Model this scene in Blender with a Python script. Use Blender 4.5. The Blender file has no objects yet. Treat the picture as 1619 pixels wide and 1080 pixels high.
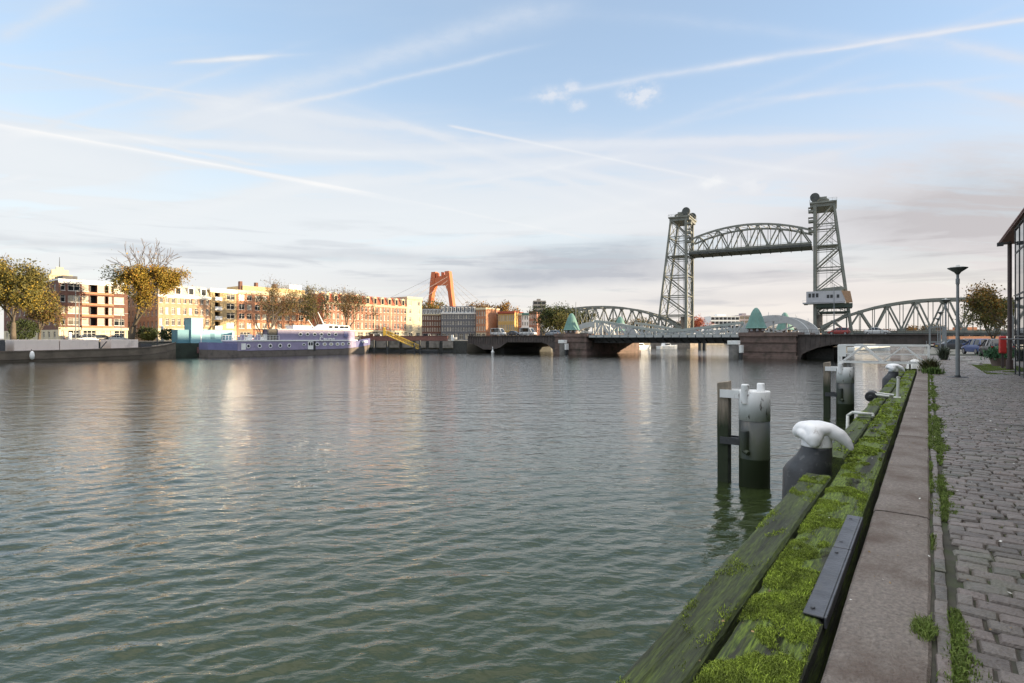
import bpy, math, random
import numpy as np
from mathutils import Vector, Matrix

random.seed(7)
RNG = np.random.default_rng(11)
SC = bpy.context.scene
COL = SC.collection
R = math.radians

# ------------------------------------------------------------------ camera, world, sun, exposure
FPX, CX, HY, EYE = 900.0, 809.5, 535.0, 4.0
cam = bpy.data.cameras.new('camera')
cam.sensor_width = 36.0
cam.lens = 36.0 * FPX / 1619.0
cam.shift_y = -(540.0 - HY) / 1619.0
cam.clip_start = 0.05
cam.clip_end = 8000.0
cam_o = bpy.data.objects.new('camera', cam)
COL.objects.link(cam_o)
cam_o.location = (0, 0, EYE)
cam_o.rotation_euler = (math.pi / 2, 0, 0)
SC.camera = cam_o
SC.view_settings.view_transform = 'Standard'
SC.view_settings.look = 'None'
SC.view_settings.exposure = 1.78
SC.view_settings.gamma = 1.0
SC.cycles.use_denoising = True
SC.cycles.max_bounces = 6
SC.cycles.transparent_max_bounces = 8
SC.cycles.caustics_reflective = False
SC.cycles.caustics_refractive = False

SUN_AZ, SUN_EL = 99.0, 6.5          # degrees clockwise from +Y, above the horizon
sd = Vector((math.sin(R(SUN_AZ)) * math.cos(R(SUN_EL)), math.cos(R(SUN_AZ)) * math.cos(R(SUN_EL)), math.sin(R(SUN_EL))))
sun = bpy.data.lights.new('sun', 'SUN')
sun.energy = 3.0
sun.angle = R(0.5)
sun.color = (1.0, 0.80, 0.54)
sun_o = bpy.data.objects.new('sun', sun)
COL.objects.link(sun_o)
sun_o.rotation_euler = (-sd).to_track_quat('-Z', 'Y').to_euler()

def make_world():
    w = bpy.data.worlds.new('World')
    SC.world = w
    w.use_nodes = True
    nt = w.node_tree
    N, L = nt.nodes, nt.links
    N.clear()
    out = N.new('ShaderNodeOutputWorld')
    sky = N.new('ShaderNodeTexSky')
    sky.sky_type = 'NISHITA'
    sky.sun_disc = False
    sky.sun_elevation = R(SUN_EL)
    sky.sun_rotation = R(SUN_AZ)
    sky.dust_density = 0.6
    sky.ozone_density = 2.2
    bg = N.new('ShaderNodeBackground')
    bg.inputs[1].default_value = 0.14
    L.new(sky.outputs[0], bg.inputs[0])
    tc = N.new('ShaderNodeTexCoord')
    D = tc.outputs['Generated']

    def setin(n, i, v):
        if v is None:
            return
        if isinstance(v, (int, float)):
            n.inputs[i].default_value = v
        elif isinstance(v, (tuple, Vector)):
            n.inputs[i].default_value = tuple(v)
        else:
            L.new(v, n.inputs[i])

    def m(op, a, b=None, c=None, clamp=False):
        n = N.new('ShaderNodeMath')
        n.operation = op
        n.use_clamp = clamp
        setin(n, 0, a); setin(n, 1, b); setin(n, 2, c)
        return n.outputs[0]

    def dot(a, b):
        n = N.new('ShaderNodeVectorMath')
        n.operation = 'DOT_PRODUCT'
        setin(n, 0, a); setin(n, 1, b)
        return n.outputs['Value']

    def smooth(x, a, b):
        n = N.new('ShaderNodeMapRange')
        n.interpolation_type = 'SMOOTHSTEP'
        setin(n, 0, x)
        n.inputs[1].default_value = a
        n.inputs[2].default_value = b
        return n.outputs[0]

    def noise(vec, scale, detail=5.0, rough=0.55, dist=0.0):
        n = N.new('ShaderNodeTexNoise')
        n.inputs['Scale'].default_value = scale
        n.inputs['Detail'].default_value = detail
        n.inputs['Roughness'].default_value = rough
        n.inputs['Distortion'].default_value = dist
        setin(n, 'Vector', vec)
        return n.outputs['Fac']

    def mapping(vec, rot=(0, 0, 0), scale=(1, 1, 1), loc=(0, 0, 0)):
        n = N.new('ShaderNodeMapping')
        setin(n, 0, vec)
        n.inputs[1].default_value = loc
        n.inputs[2].default_value = rot
        n.inputs[3].default_value = scale
        return n.outputs[0]

    sep = N.new('ShaderNodeSeparateXYZ')
    L.new(D, sep.inputs[0])
    x, y, z = sep.outputs
    az = m('ARCTAN2', x, y)
    el = m('ARCSINE', m('MAXIMUM', z, 0.0))
    ae = N.new('ShaderNodeCombineXYZ')
    L.new(az, ae.inputs[0]); L.new(el, ae.inputs[1])
    AE = ae.outputs[0]
    # cloud sheet seen in perspective
    zz = m('ADD', m('MAXIMUM', z, 0.0), 0.10)
    pl = N.new('ShaderNodeCombineXYZ')
    L.new(m('DIVIDE', x, zz), pl.inputs[0]); L.new(m('DIVIDE', y, zz), pl.inputs[1])
    PL = pl.outputs[0]

    wob = m('SUBTRACT', noise(mapping(D, scale=(9, 9, 9)), 1.0, 3.0), 0.5)
    fine = noise(mapping(AE, scale=(26, 60, 1)), 1.0, 6.0, 0.65)
    puffn = noise(mapping(AE, scale=(34, 46, 1)), 1.0, 6.0, 0.6)
    grain = noise(mapping(AE, scale=(7, 16, 1)), 1.0, 5.0, 0.6)

    def ray(px, py):
        return Vector(((px - CX) / FPX, 1.0, -(py - HY) / FPX)).normalized()

    def trail(p, q, w, amp, tex, wobble=0.004, f0=0.05, f1=0.3):
        d1, d2 = ray(*p), ray(*q)
        n = d1.cross(d2).normalized()
        e2 = (d2 - d1 * d1.dot(d2)).normalized()
        A = math.acos(max(-1, min(1, d1.dot(d2))))
        a = m('ARCTAN2', dot(D, e2), dot(D, d1))
        dist = m('ADD', dot(D, n), m('MULTIPLY', wob, wobble))
        g = m('EXPONENT', m('MULTIPLY', m('POWER', m('ABSOLUTE', m('DIVIDE', dist, w)), 1.6), -1.0))
        mask = m('MULTIPLY', smooth(a, -A * f0, A * f0 + 0.002), m('SUBTRACT', 1.0, smooth(a, A * (1 - f1), A)))
        t = m('ADD', 1.0 - tex, m('MULTIPLY', fine, 2.0 * tex))
        return m('MULTIPLY', m('MULTIPLY', m('MULTIPLY', g, mask), t, clamp=True), amp)

    tr = [
        trail((-40, 190), (620, 311), 0.0016, 0.75, 0.25, 0.002, 0.02, 0.15),
        trail((430, 279), (620, 312), 0.0022, 0.6, 0.3, 0.002, 0.3, 0.4),
        trail((1680, 22), (1240, 90), 0.0022, 0.5, 0.5, 0.004, 0.02, 0.3),
        trail((340, 95), (430, 88), 0.0025, 0.6, 0.7, 0.004, 0.3, 0.5),
        trail((-60, 190), (380, 268), 0.0034, 0.60, 0.35, 0.003, 0.02, 0.2),
        trail((300, 253), (700, 332), 0.0029, 0.64, 0.25, 0.002, 0.3, 0.45),
        trail((620, 312), (960, 384), 0.0020, 0.44, 0.3, 0.003, 0.3, 0.4),
        trail((712, 199), (1215, 303), 0.0020, 0.50, 0.3, 0.002, 0.02, 0.3),
        trail((1680, 20), (1080, 110), 0.0051, 0.26, 0.55, 0.006, 0.02, 0.25),
        trail((1230, 88), (760, 168), 0.0048, 0.34, 0.7, 0.010, 0.2, 0.5),
        trail((120, 216), (700, 250), 0.0054, 0.50, 0.6, 0.010, 0.25, 0.4),
        trail((560, 243), (1560, 208), 0.0075, 0.42, 0.6, 0.012, 0.2, 0.3),
        trail((240, 200), (960, -10), 0.0156, 0.27, 0.7, 0.030, 0.2, 0.2),
        trail((330, 196), (900, 60), 0.0041, 0.29, 0.6, 0.012, 0.2, 0.3),
        trail((280, 98), (520, 84), 0.0027, 0.44, 0.8, 0.006, 0.1, 0.7),
        trail((120, 375), (640, 262), 0.0109, 0.27, 0.6, 0.020, 0.25, 0.3),
        trail((420, 300), (1180, 235), 0.0088, 0.30, 0.7, 0.015, 0.2, 0.4),
        trail((860, 262), (1150, 326), 0.0054, 0.34, 0.6, 0.010, 0.2, 0.5),
        trail((1120, 250), (1420, 292), 0.0041, 0.32, 0.6, 0.008, 0.2, 0.5),
        trail((0, 60), (150, -10), 0.0082, 0.24, 0.7, 0.010, 0.1, 0.2),
        trail((1480, 60), (1700, 112), 0.0068, 0.27, 0.8, 0.010, 0.3, 0.2),
        trail((1480, 130), (1680, 176), 0.0054, 0.24, 0.9, 0.012, 0.3, 0.2),
        trail((-20, 300), (320, 330), 0.0041, 0.28, 0.6, 0.010, 0.2, 0.3),
        trail((-20, 292), (70, 272), 0.0034, 0.34, 0.6, 0.006, 0.2, 0.5),
    ]

    rnd_ = random.Random(5)
    for _ in range(15):
        cx_, cy_ = rnd_.uniform(-50, 1650), rnd_.uniform(60, 420)
        ln_, an_ = rnd_.uniform(180, 460), math.radians(rnd_.choice((-16, -9, 7, 12, -4, 18)) + rnd_.uniform(-5, 5))
        f_ = 1.0 - abs(cy_ - 240) / 420
        tr.append(trail((cx_ - ln_ * math.cos(an_), cy_ - ln_ * math.sin(an_)), (cx_ + ln_ * math.cos(an_), cy_ + ln_ * math.sin(an_)), rnd_.uniform(.002, .009), rnd_.uniform(.14, .28) * f_, 1.0, .015, .35, .35))

    def blob(px, py, sx, sy, amp, tex=0.8):
        d = ray(px, py)
        a0 = math.atan2(d.x, d.y); e0 = math.asin(d.z)
        u = m('DIVIDE', m('SUBTRACT', az, a0), sx)
        v = m('DIVIDE', m('ADD', m('SUBTRACT', el, e0), m('MULTIPLY', wob, 0.02)), sy)
        g = m('EXPONENT', m('MULTIPLY', m('ADD', m('MULTIPLY', u, u), m('MULTIPLY', v, v)), -1.0))
        t = m('ADD', 1.0 - tex, m('MULTIPLY', grain, 2.0 * tex))
        return m('MULTIPLY', m('MULTIPLY', g, t, clamp=True), amp)

    def puff(px, py, sx, sy, amp):
        d = ray(px, py)
        a0 = math.atan2(d.x, d.y); e0 = math.asin(d.z)
        u = m('DIVIDE', m('SUBTRACT', az, a0), sx)
        v = m('DIVIDE', m('SUBTRACT', el, e0), sy)
        g = m('EXPONENT', m('MULTIPLY', m('ADD', m('MULTIPLY', u, u), m('MULTIPLY', v, v)), -1.0))
        t = smooth(m('MULTIPLY', g, m('MULTIPLY', m('MAXIMUM', m('SUBTRACT', puffn, 0.30), 0.0), 4.0)), 0.05, 1.0)
        return m('MULTIPLY', t, amp)

    whites = tr + [puff(1012, 149, .034, .018, .62), puff(872, 150, .034, .013, .38), puff(905, 136, .015, .011, .36),
                   puff(912, 166, .018, .010, .36), puff(1126, 287, .020, .014, .8), puff(1190, 290, .022, .014, .5),
                   blob(30, 232, .14, .035, .45), blob(480, 205, .22, .05, .20), blob(420, 190, .14, .03, .22)]
    acc = whites[0]
    for t in whites[1:]:
        acc = m('ADD', acc, t)
    # thin cirrus veil: feathered, lying in the same sheet
    ci = noise(mapping(PL, rot=(0, 0, R(-28)), scale=(0.28, 1.1, 1)), 1.0, 7.0, 0.6, 0.6)
    ci2 = noise(mapping(PL, rot=(0, 0, R(24)), scale=(0.35, 1.6, 1), loc=(3, 7, 0)), 1.0, 7.0, 0.62, 0.4)
    veil = m('ADD', m('MULTIPLY', smooth(ci, 0.44, 0.70), 0.55), m('MULTIPLY', smooth(ci2, 0.46, 0.72), 0.45))
    base = m('ADD', m('MULTIPLY', m('SUBTRACT', 1.0, smooth(el, 0.06, 0.50)), 0.52), 0.44)
    fac = m('ADD', m('ADD', m('MULTIPLY', veil, m('SUBTRACT', 1.15, smooth(el, 0.05, 0.62))), base), acc, clamp=True)

    # colour of the lit cloud: white-blue high up, cream then peach low down, pinker towards the sun
    def mix(f, a, b):
        n = N.new('ShaderNodeMix')
        n.data_type = 'RGBA'
        setin(n, 0, f)
        for i, v in ((6, a), (7, b)):
            if isinstance(v, tuple):
                n.inputs[i].default_value = v + (1.0,)
            else:
                L.new(v, n.inputs[i])
        return n.outputs[2]
    k = 1.0 / (2 ** 1.68)
    def cc(r, g, b):
        return (r * k, g * k, b * k)
    low = mix(smooth(az, -0.7, 0.75), cc(.86, .85, .82), cc(.88, .81, .75))
    midc = mix(smooth(az, -0.2, 0.8), cc(.79, .83, .86), cc(.77, .76, .78))
    top = mix(smooth(az, -0.6, 0.8), cc(.60, .68, .79), cc(.57, .65, .80))
    high = smooth(el, 0.60, 0.95)          # unseen bright overcast added above the view to lift the foreground
    col = mix(smooth(el, 0.03, 0.17), low, midc)
    col = mix(smooth(el, 0.16, 0.42), col, top)
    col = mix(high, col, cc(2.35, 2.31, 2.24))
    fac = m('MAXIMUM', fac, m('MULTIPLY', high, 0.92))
    bright = m('MULTIPLY', acc, 0.55, clamp=True)
    col = mix(bright, col, cc(.90, .90, .90))
    # low grey stratus
    st = noise(mapping(AE, scale=(5.0, 52, 1)), 1.0, 5.0, 0.55, 0.3)
    stm = m('MULTIPLY', smooth(st, 0.50, 0.68), m('MULTIPLY', smooth(el, 0.0, 0.05), m('SUBTRACT', 1.0, smooth(el, 0.11, 0.24))))
    gr = m('MULTIPLY', stm, 0.42)
    for b in (blob(925, 413, .17, .024, .95), blob(870, 438, .24, .014, .60), blob(1190, 436, .12, .010, .50), blob(300, 398, .38, .006, .42), blob(590, 402, .12, .008, .45),
              blob(1560, 330, .16, .075, .75), blob(1440, 345, .20, .03, .35), blob(1000, 385, .13, .012, .30), blob(1140, 470, .25, .012, .25), blob(740, 455, .2, .015, .25)):
        gr = m('ADD', gr, b)
    gr = m('MINIMUM', gr, 0.85)
    grey = mix(smooth(az, 0.0, 0.75), cc(.45, .48, .54), cc(.52, .49, .50))
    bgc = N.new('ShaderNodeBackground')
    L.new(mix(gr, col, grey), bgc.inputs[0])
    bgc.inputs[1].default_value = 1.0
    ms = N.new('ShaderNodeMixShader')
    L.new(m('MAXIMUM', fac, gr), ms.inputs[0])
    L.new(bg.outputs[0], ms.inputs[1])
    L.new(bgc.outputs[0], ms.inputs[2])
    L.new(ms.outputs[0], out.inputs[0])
make_world()

# ------------------------------------------------------------------ frame of the harbour: s runs along the quay, t across it
ANG_U = math.atan2(FPX, 1467.0 - CX)
U = Vector((math.cos(ANG_U), math.sin(ANG_U), 0))
V = Vector((math.sin(ANG_U), -math.cos(ANG_U), 0))
ANG_V = ANG_U - math.pi / 2
QZ = 2.5                                    # quay level above the water
SZ = 3.3                                    # street level on the far bank

def ST(s, t, z=0.0):
    p = U * s + V * t
    return Vector((p.x, p.y, z))

def s_at(px, t):                            # where a sight line crosses the line t = const
    k = (px - CX) / FPX
    return -t * (V.x + U.x * k) / (U.x - U.y * k)

def d_at(s, t):
    return U.y * s + V.y * t

def z_at(py, d):
    return EYE - (py - HY) / FPX * d

# ------------------------------------------------------------------ materials
MATS = {}
def mat(name, color, rough=0.7, var=0.25, scale=3.0, bump=0.0, bscale=None, metal=0.0, spec=0.5, dirt=None, dscale=0.6, dlo=0.5, dhi=0.75, detail=4.0, stretch=(1, 1, 1), extra=None):
    if name in MATS:
        return MATS[name]
    mt = bpy.data.materials.new(name)
    mt.use_nodes = True
    nt = mt.node_tree
    N, L = nt.nodes, nt.links
    b = N['Principled BSDF']
    b.inputs['Roughness'].default_value = rough
    b.inputs['Metallic'].default_value = metal
    b.inputs['Specular IOR Level'].default_value = spec
    tc = N.new('ShaderNodeTexCoord')
    mp = N.new('ShaderNodeMapping')
    mp.inputs[3].default_value = stretch
    L.new(tc.outputs['Object'], mp.inputs[0])
    nz = N.new('ShaderNodeTexNoise')
    nz.inputs['Scale'].default_value = scale
    nz.inputs['Detail'].default_value = detail
    nz.inputs['Roughness'].default_value = 0.6
    L.new(mp.outputs[0], nz.inputs['Vector'])
    cr = N.new('ShaderNodeValToRGB')
    cr.color_ramp.elements[0].position = 0.3
    cr.color_ramp.elements[1].position = 0.7
    cr.color_ramp.elements[0].color = tuple(max(0, c * (1 - var)) for c in color) + (1,)
    cr.color_ramp.elements[1].color = tuple(min(1, c * (1 + var)) for c in color) + (1,)
    L.new(nz.outputs['Fac'], cr.inputs[0])
    csock = cr.outputs[0]
    if dirt:
        dn = N.new('ShaderNodeTexNoise')
        dn.inputs['Scale'].default_value = dscale
        dn.inputs['Detail'].default_value = 7
        dn.inputs['Roughness'].default_value = 0.65
        L.new(mp.outputs[0], dn.inputs['Vector'])
        mr = N.new('ShaderNodeMapRange')
        mr.inputs[1].default_value = dlo
        mr.inputs[2].default_value = dhi
        L.new(dn.outputs['Fac'], mr.inputs[0])
        mx = N.new('ShaderNodeMix')
        mx.data_type = 'RGBA'
        L.new(mr.outputs[0], mx.inputs[0])
        L.new(csock, mx.inputs[6])
        mx.inputs[7].default_value = tuple(dirt) + (1,)
        csock = mx.outputs[2]
    if extra:
        csock = extra(nt, mp.outputs[0], csock, b)
    L.new(csock, b.inputs['Base Color'])
    if bump:
        bn = N.new('ShaderNodeTexNoise')
        bn.inputs['Scale'].default_value = bscale or scale * 4
        bn.inputs['Detail'].default_value = 6
        L.new(mp.outputs[0], bn.inputs['Vector'])
        bp = N.new('ShaderNodeBump')
        bp.inputs['Strength'].default_value = bump
        bp.inputs['Distance'].default_value = 0.02
        L.new(bn.outputs['Fac'], bp.inputs['Height'])
        L.new(bp.outputs[0], b.inputs['Normal'])
    MATS[name] = mt
    return mt

def rnd_tint(amount, tint=None, tamt=0.0):
    """per-element brightness (and hue) change read from the mesh attribute 'rnd'"""
    def f(nt, vec, csock, bsdf):
        N, L = nt.nodes, nt.links
        at = N.new('ShaderNodeAttribute')
        at.attribute_name = 'rnd'
        mr = N.new('ShaderNodeMapRange')
        mr.inputs[3].default_value = 1 - amount
        mr.inputs[4].default_value = 1 + amount
        L.new(at.outputs['Fac'], mr.inputs[0])
        vm = N.new('ShaderNodeVectorMath')
        vm.operation = 'SCALE'
        L.new(csock, vm.inputs[0])
        L.new(mr.outputs[0], vm.inputs['Scale'])
        o = vm.outputs[0]
        if tint:
            fr = N.new('ShaderNodeMath'); fr.operation = 'FRACT'
            ml = N.new('ShaderNodeMath'); ml.operation = 'MULTIPLY'
            L.new(at.outputs['Fac'], ml.inputs[0]); ml.inputs[1].default_value = 7.31
            L.new(ml.outputs[0], fr.inputs[0])
            m2 = N.new('ShaderNodeMath'); m2.operation = 'MULTIPLY'
            L.new(fr.outputs[0], m2.inputs[0]); m2.inputs[1].default_value = tamt
            mx = N.new('ShaderNodeMix'); mx.data_type = 'RGBA'
            L.new(m2.outputs[0], mx.inputs[0]); L.new(o, mx.inputs[6])
            mx.inputs[7].default_value = tint + (1,)
            o = mx.outputs[2]
        return o
    return f

def glassy(name, color, rough=0.04, spec=0.5):
    return mat(name, color, rough=rough, var=0.3, scale=0.7, spec=spec)

BRICK = lambda n, c, v=0.22: mat(n, c, rough=0.85, var=v, scale=1.3, bump=0.25, bscale=9, dirt=tuple(x * 0.55 for x in c), dscale=0.35, dlo=0.55, dhi=0.8, detail=8)
M_white = mat('white_paint', (0.84, 0.83, 0.80), rough=0.5, var=0.08, scale=2, dirt=(0.45, 0.42, 0.37), dscale=0.8, dlo=0.6, dhi=0.85)
M_cream = mat('cream_plaster', (0.60, 0.52, 0.36), rough=0.8, var=0.12, scale=1.2, dirt=(0.4, 0.34, 0.24), dscale=0.5, dlo=0.6, dhi=0.85)
M_glass = glassy('window_glass', (0.018, 0.022, 0.026))
M_glass_mid = glassy('window_glass_blinds', (0.16, 0.14, 0.11), 0.08)
M_curtain = glassy('window_curtain', (0.46, 0.40, 0.30), 0.15)
M_dark = mat('dark_steel', (0.030, 0.032, 0.034), rough=0.55, var=0.3, scale=4)
M_roof = mat('roof_felt', (0.09, 0.085, 0.08), rough=0.9, var=0.25, scale=1)
M_slate = mat('slate_roof', (0.075, 0.085, 0.10), rough=0.7, var=0.25, scale=1.5)
M_redtile = mat('red_tile_roof', (0.36, 0.085, 0.045), rough=0.75, var=0.25, scale=1.2)

# ------------------------------------------------------------------ mesh helpers
class MB:
    def __init__(self):
        self.v, self.f, self.m = [], [], []
    def add(self, pts, faces, mi=0):
        b = len(self.v)
        self.v.extend([tuple(p) for p in pts])
        for f in faces:
            self.f.append(tuple(b + i for i in f))
            self.m.append(mi)
        return self
    def quad(self, a, b, c, d, mi=0):
        return self.add([a, b, c, d], [(0, 1, 2, 3)], mi)
    def box(self, x0, x1, y0, y1, z0, z1, mi=0):
        p = [(x0, y0, z0), (x1, y0, z0), (x1, y1, z0), (x0, y1, z0), (x0, y0, z1), (x1, y0, z1), (x1, y1, z1), (x0, y1, z1)]
        return self.add(p, [(0, 3, 2, 1), (4, 5, 6, 7), (0, 1, 5, 4), (1, 2, 6, 5), (2, 3, 7, 6), (3, 0, 4, 7)], mi)
    def cbox(self, x, y, z, sx, sy, sz, mi=0):
        return self.box(x - sx / 2, x + sx / 2, y - sy / 2, y + sy / 2, z - sz / 2, z + sz / 2, mi)
    def bar(self, p, q, w, h=None, mi=0, up=(0, 0, 1)):
        p, q = Vector(p), Vector(q)
        h = h or w
        d = (q - p)
        if d.length < 1e-6:
            return self
        d.normalize()
        upv = Vector(up)
        if abs(d.dot(upv)) > 0.98:
            upv = Vector((0, 1, 0)) if abs(d.y) < 0.9 else Vector((1, 0, 0))
        a = d.cross(upv).normalized() * (w / 2)
        b = a.cross(d).normalized() * (h / 2)
        pts = [p - a - b, p + a - b, p + a + b, p - a + b, q - a - b, q + a - b, q + a + b, q - a + b]
        return self.add(pts, [(3, 2, 1, 0), (4, 5, 6, 7), (0, 1, 5, 4), (1, 2, 6, 5), (2, 3, 7, 6), (3, 0, 4, 7)], mi)
    def tube(self, p, q, r0, r1=None, n=10, mi=0, caps=True):
        p, q = Vector(p), Vector(q)
        r1 = r0 if r1 is None else r1
        d = (q - p)
        if d.length < 1e-6:
            return self
        d.normalize()
        upv = Vector((0, 0, 1)) if abs(d.z) < 0.95 else Vector((1, 0, 0))
        a = d.cross(upv).normalized()
        b = d.cross(a)
        pts = []
        for c, r in ((p, r0), (q, r1)):
            for i in range(n):
                t = 2 * math.pi * i / n
                pts.append(c + (a * math.cos(t) + b * math.sin(t)) * r)
        fs = [(i, (i + 1) % n, n + (i + 1) % n, n + i) for i in range(n)]
        if caps:
            fs += [tuple(range(n - 1, -1, -1)), tuple(range(n, 2 * n))]
        return self.add(pts, fs, mi)
    def lathe(self, prof, n=20, mi=0, c=(0, 0, 0)):
        pts = []
        for r, z in prof:
            for i in range(n):
                t = 2 * math.pi * i / n
                pts.append((c[0] + r * math.cos(t), c[1] + r * math.sin(t), c[2] + z))
        fs = []
        for k in range(len(prof) - 1):
            for i in range(n):
                j = (i + 1) % n
                fs.append((k * n + i, k * n + j, (k + 1) * n + j, (k + 1) * n + i))
        fs += [tuple(range(n - 1, -1, -1)), tuple(range((len(prof) - 1) * n, len(prof) * n))]
        return self.add(pts, fs, mi)
    def prism(self, poly, y0, y1, mi=0):
        """polygon in x, z extruded from y0 to y1"""
        n = len(poly)
        pts = [(x, y0, z) for x, z in poly] + [(x, y1, z) for x, z in poly]
        fs = [(i, (i + 1) % n, n + (i + 1) % n, n + i) for i in range(n)]
        fs += [tuple(range(n - 1, -1, -1)), tuple(range(n, 2 * n))]
        return self.add(pts, fs, mi)
    def loft(self, sections, mi=0, closed=True, caps=True):
        n = len(sections[0])
        pts = [p for s in sections for p in s]
        fs = []
        for k in range(len(sections) - 1):
            for i in range(n if closed else n - 1):
                j = (i + 1) % n
                fs.append((k * n + i, k * n + j, (k + 1) * n + j, (k + 1) * n + i))
        if caps:
            fs += [tuple(range(n - 1, -1, -1)), tuple(range((len(sections) - 1) * n, len(sections) * n))]
        return self.add(pts, fs, mi)
    def mesh(self, name, mats, smooth=False, fix=True):
        me = bpy.data.meshes.new(name)
        me.from_pydata(self.v, [], self.f)
        for k in (mats if isinstance(mats, (list, tuple)) else [mats]):
            me.materials.append(k)
        if any(self.m):
            me.polygons.foreach_set('material_index', self.m)
        if fix:
            import bmesh
            bm = bmesh.new()
            bm.from_mesh(me)
            bmesh.ops.recalc_face_normals(bm, faces=bm.faces)
            bm.to_mesh(me)
            bm.free()
        if smooth:
            me.polygons.foreach_set('use_smooth', [True] * len(me.polygons))
        me.update()
        return me
    def build(self, name, mats, parent=None, smooth=False, loc=None, rotz=0.0, fix=True):
        o = bpy.data.objects.new(name, self.mesh(name, mats, smooth, fix))
        COL.objects.link(o)
        if parent:
            o.parent = parent
        if loc is not None:
            o.location = loc
        o.rotation_euler = (0, 0, rotz)
        return o

def np_mesh(name, verts, faces, mats, rnd=None, mi=None, smooth=False):
    verts = np.asarray(verts, dtype=np.float32)
    faces = np.asarray(faces, dtype=np.int32)
    k = faces.shape[1]
    me = bpy.data.meshes.new(name)
    me.vertices.add(len(verts))
    me.vertices.foreach_set('co', verts.ravel())
    me.loops.add(faces.size)
    me.loops.foreach_set('vertex_index', faces.ravel())
    me.polygons.add(len(faces))
    me.polygons.foreach_set('loop_start', np.arange(0, faces.size, k, dtype=np.int32))
    for q in (mats if isinstance(mats, (list, tuple)) else [mats]):
        me.materials.append(q)
    if mi is not None:
        me.polygons.foreach_set('material_index', np.asarray(mi, dtype=np.int32))
    if smooth:
        me.polygons.foreach_set('use_smooth', np.ones(len(faces), dtype=bool))
    me.update(calc_edges=True)
    if rnd is not None:
        a = me.attributes.new('rnd', 'FLOAT', 'POINT')
        a.data.foreach_set('value', np.asarray(rnd, dtype=np.float32))
    return me

def link(name, me, parent=None, loc=None, rotz=0.0):
    o = bpy.data.objects.new(name, me)
    COL.objects.link(o)
    if parent:
        o.parent = parent
    if loc is not None:
        o.location = loc
    o.rotation_euler = (0, 0, rotz)
    return o

def tag(o, label=None, cat=None, group=None, kind=None):
    if label: o['label'] = label
    if cat: o['category'] = cat
    if group: o['group'] = group
    if kind: o['kind'] = kind
    return o

def thing(name, label, cat, loc=(0, 0, 0), rotz=0.0, group=None):
    o = bpy.data.objects.new(name, None)
    COL.objects.link(o)
    o.location = loc
    o.rotation_euler = (0, 0, rotz)
    return tag(o, label, cat, group)

def copy_tree(o, label=None, loc=None, rotz=None, parent=None, scale=None):
    c = o.copy()
    COL.objects.link(c)
    if parent: c.parent = parent
    if label: c['label'] = label
    if loc is not None: c.location = loc
    if rotz is not None: c.rotation_euler = (0, 0, rotz)
    if scale is not None: c.scale = scale
    for ch in list(o.children):
        copy_tree(ch, parent=c)
    return c

def add_bevel(o, w=0.01, seg=2):
    b = o.modifiers.new('bevel', 'BEVEL')
    b.width = w
    b.segments = seg
    b.limit_method = 'ANGLE'
    return o

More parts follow.
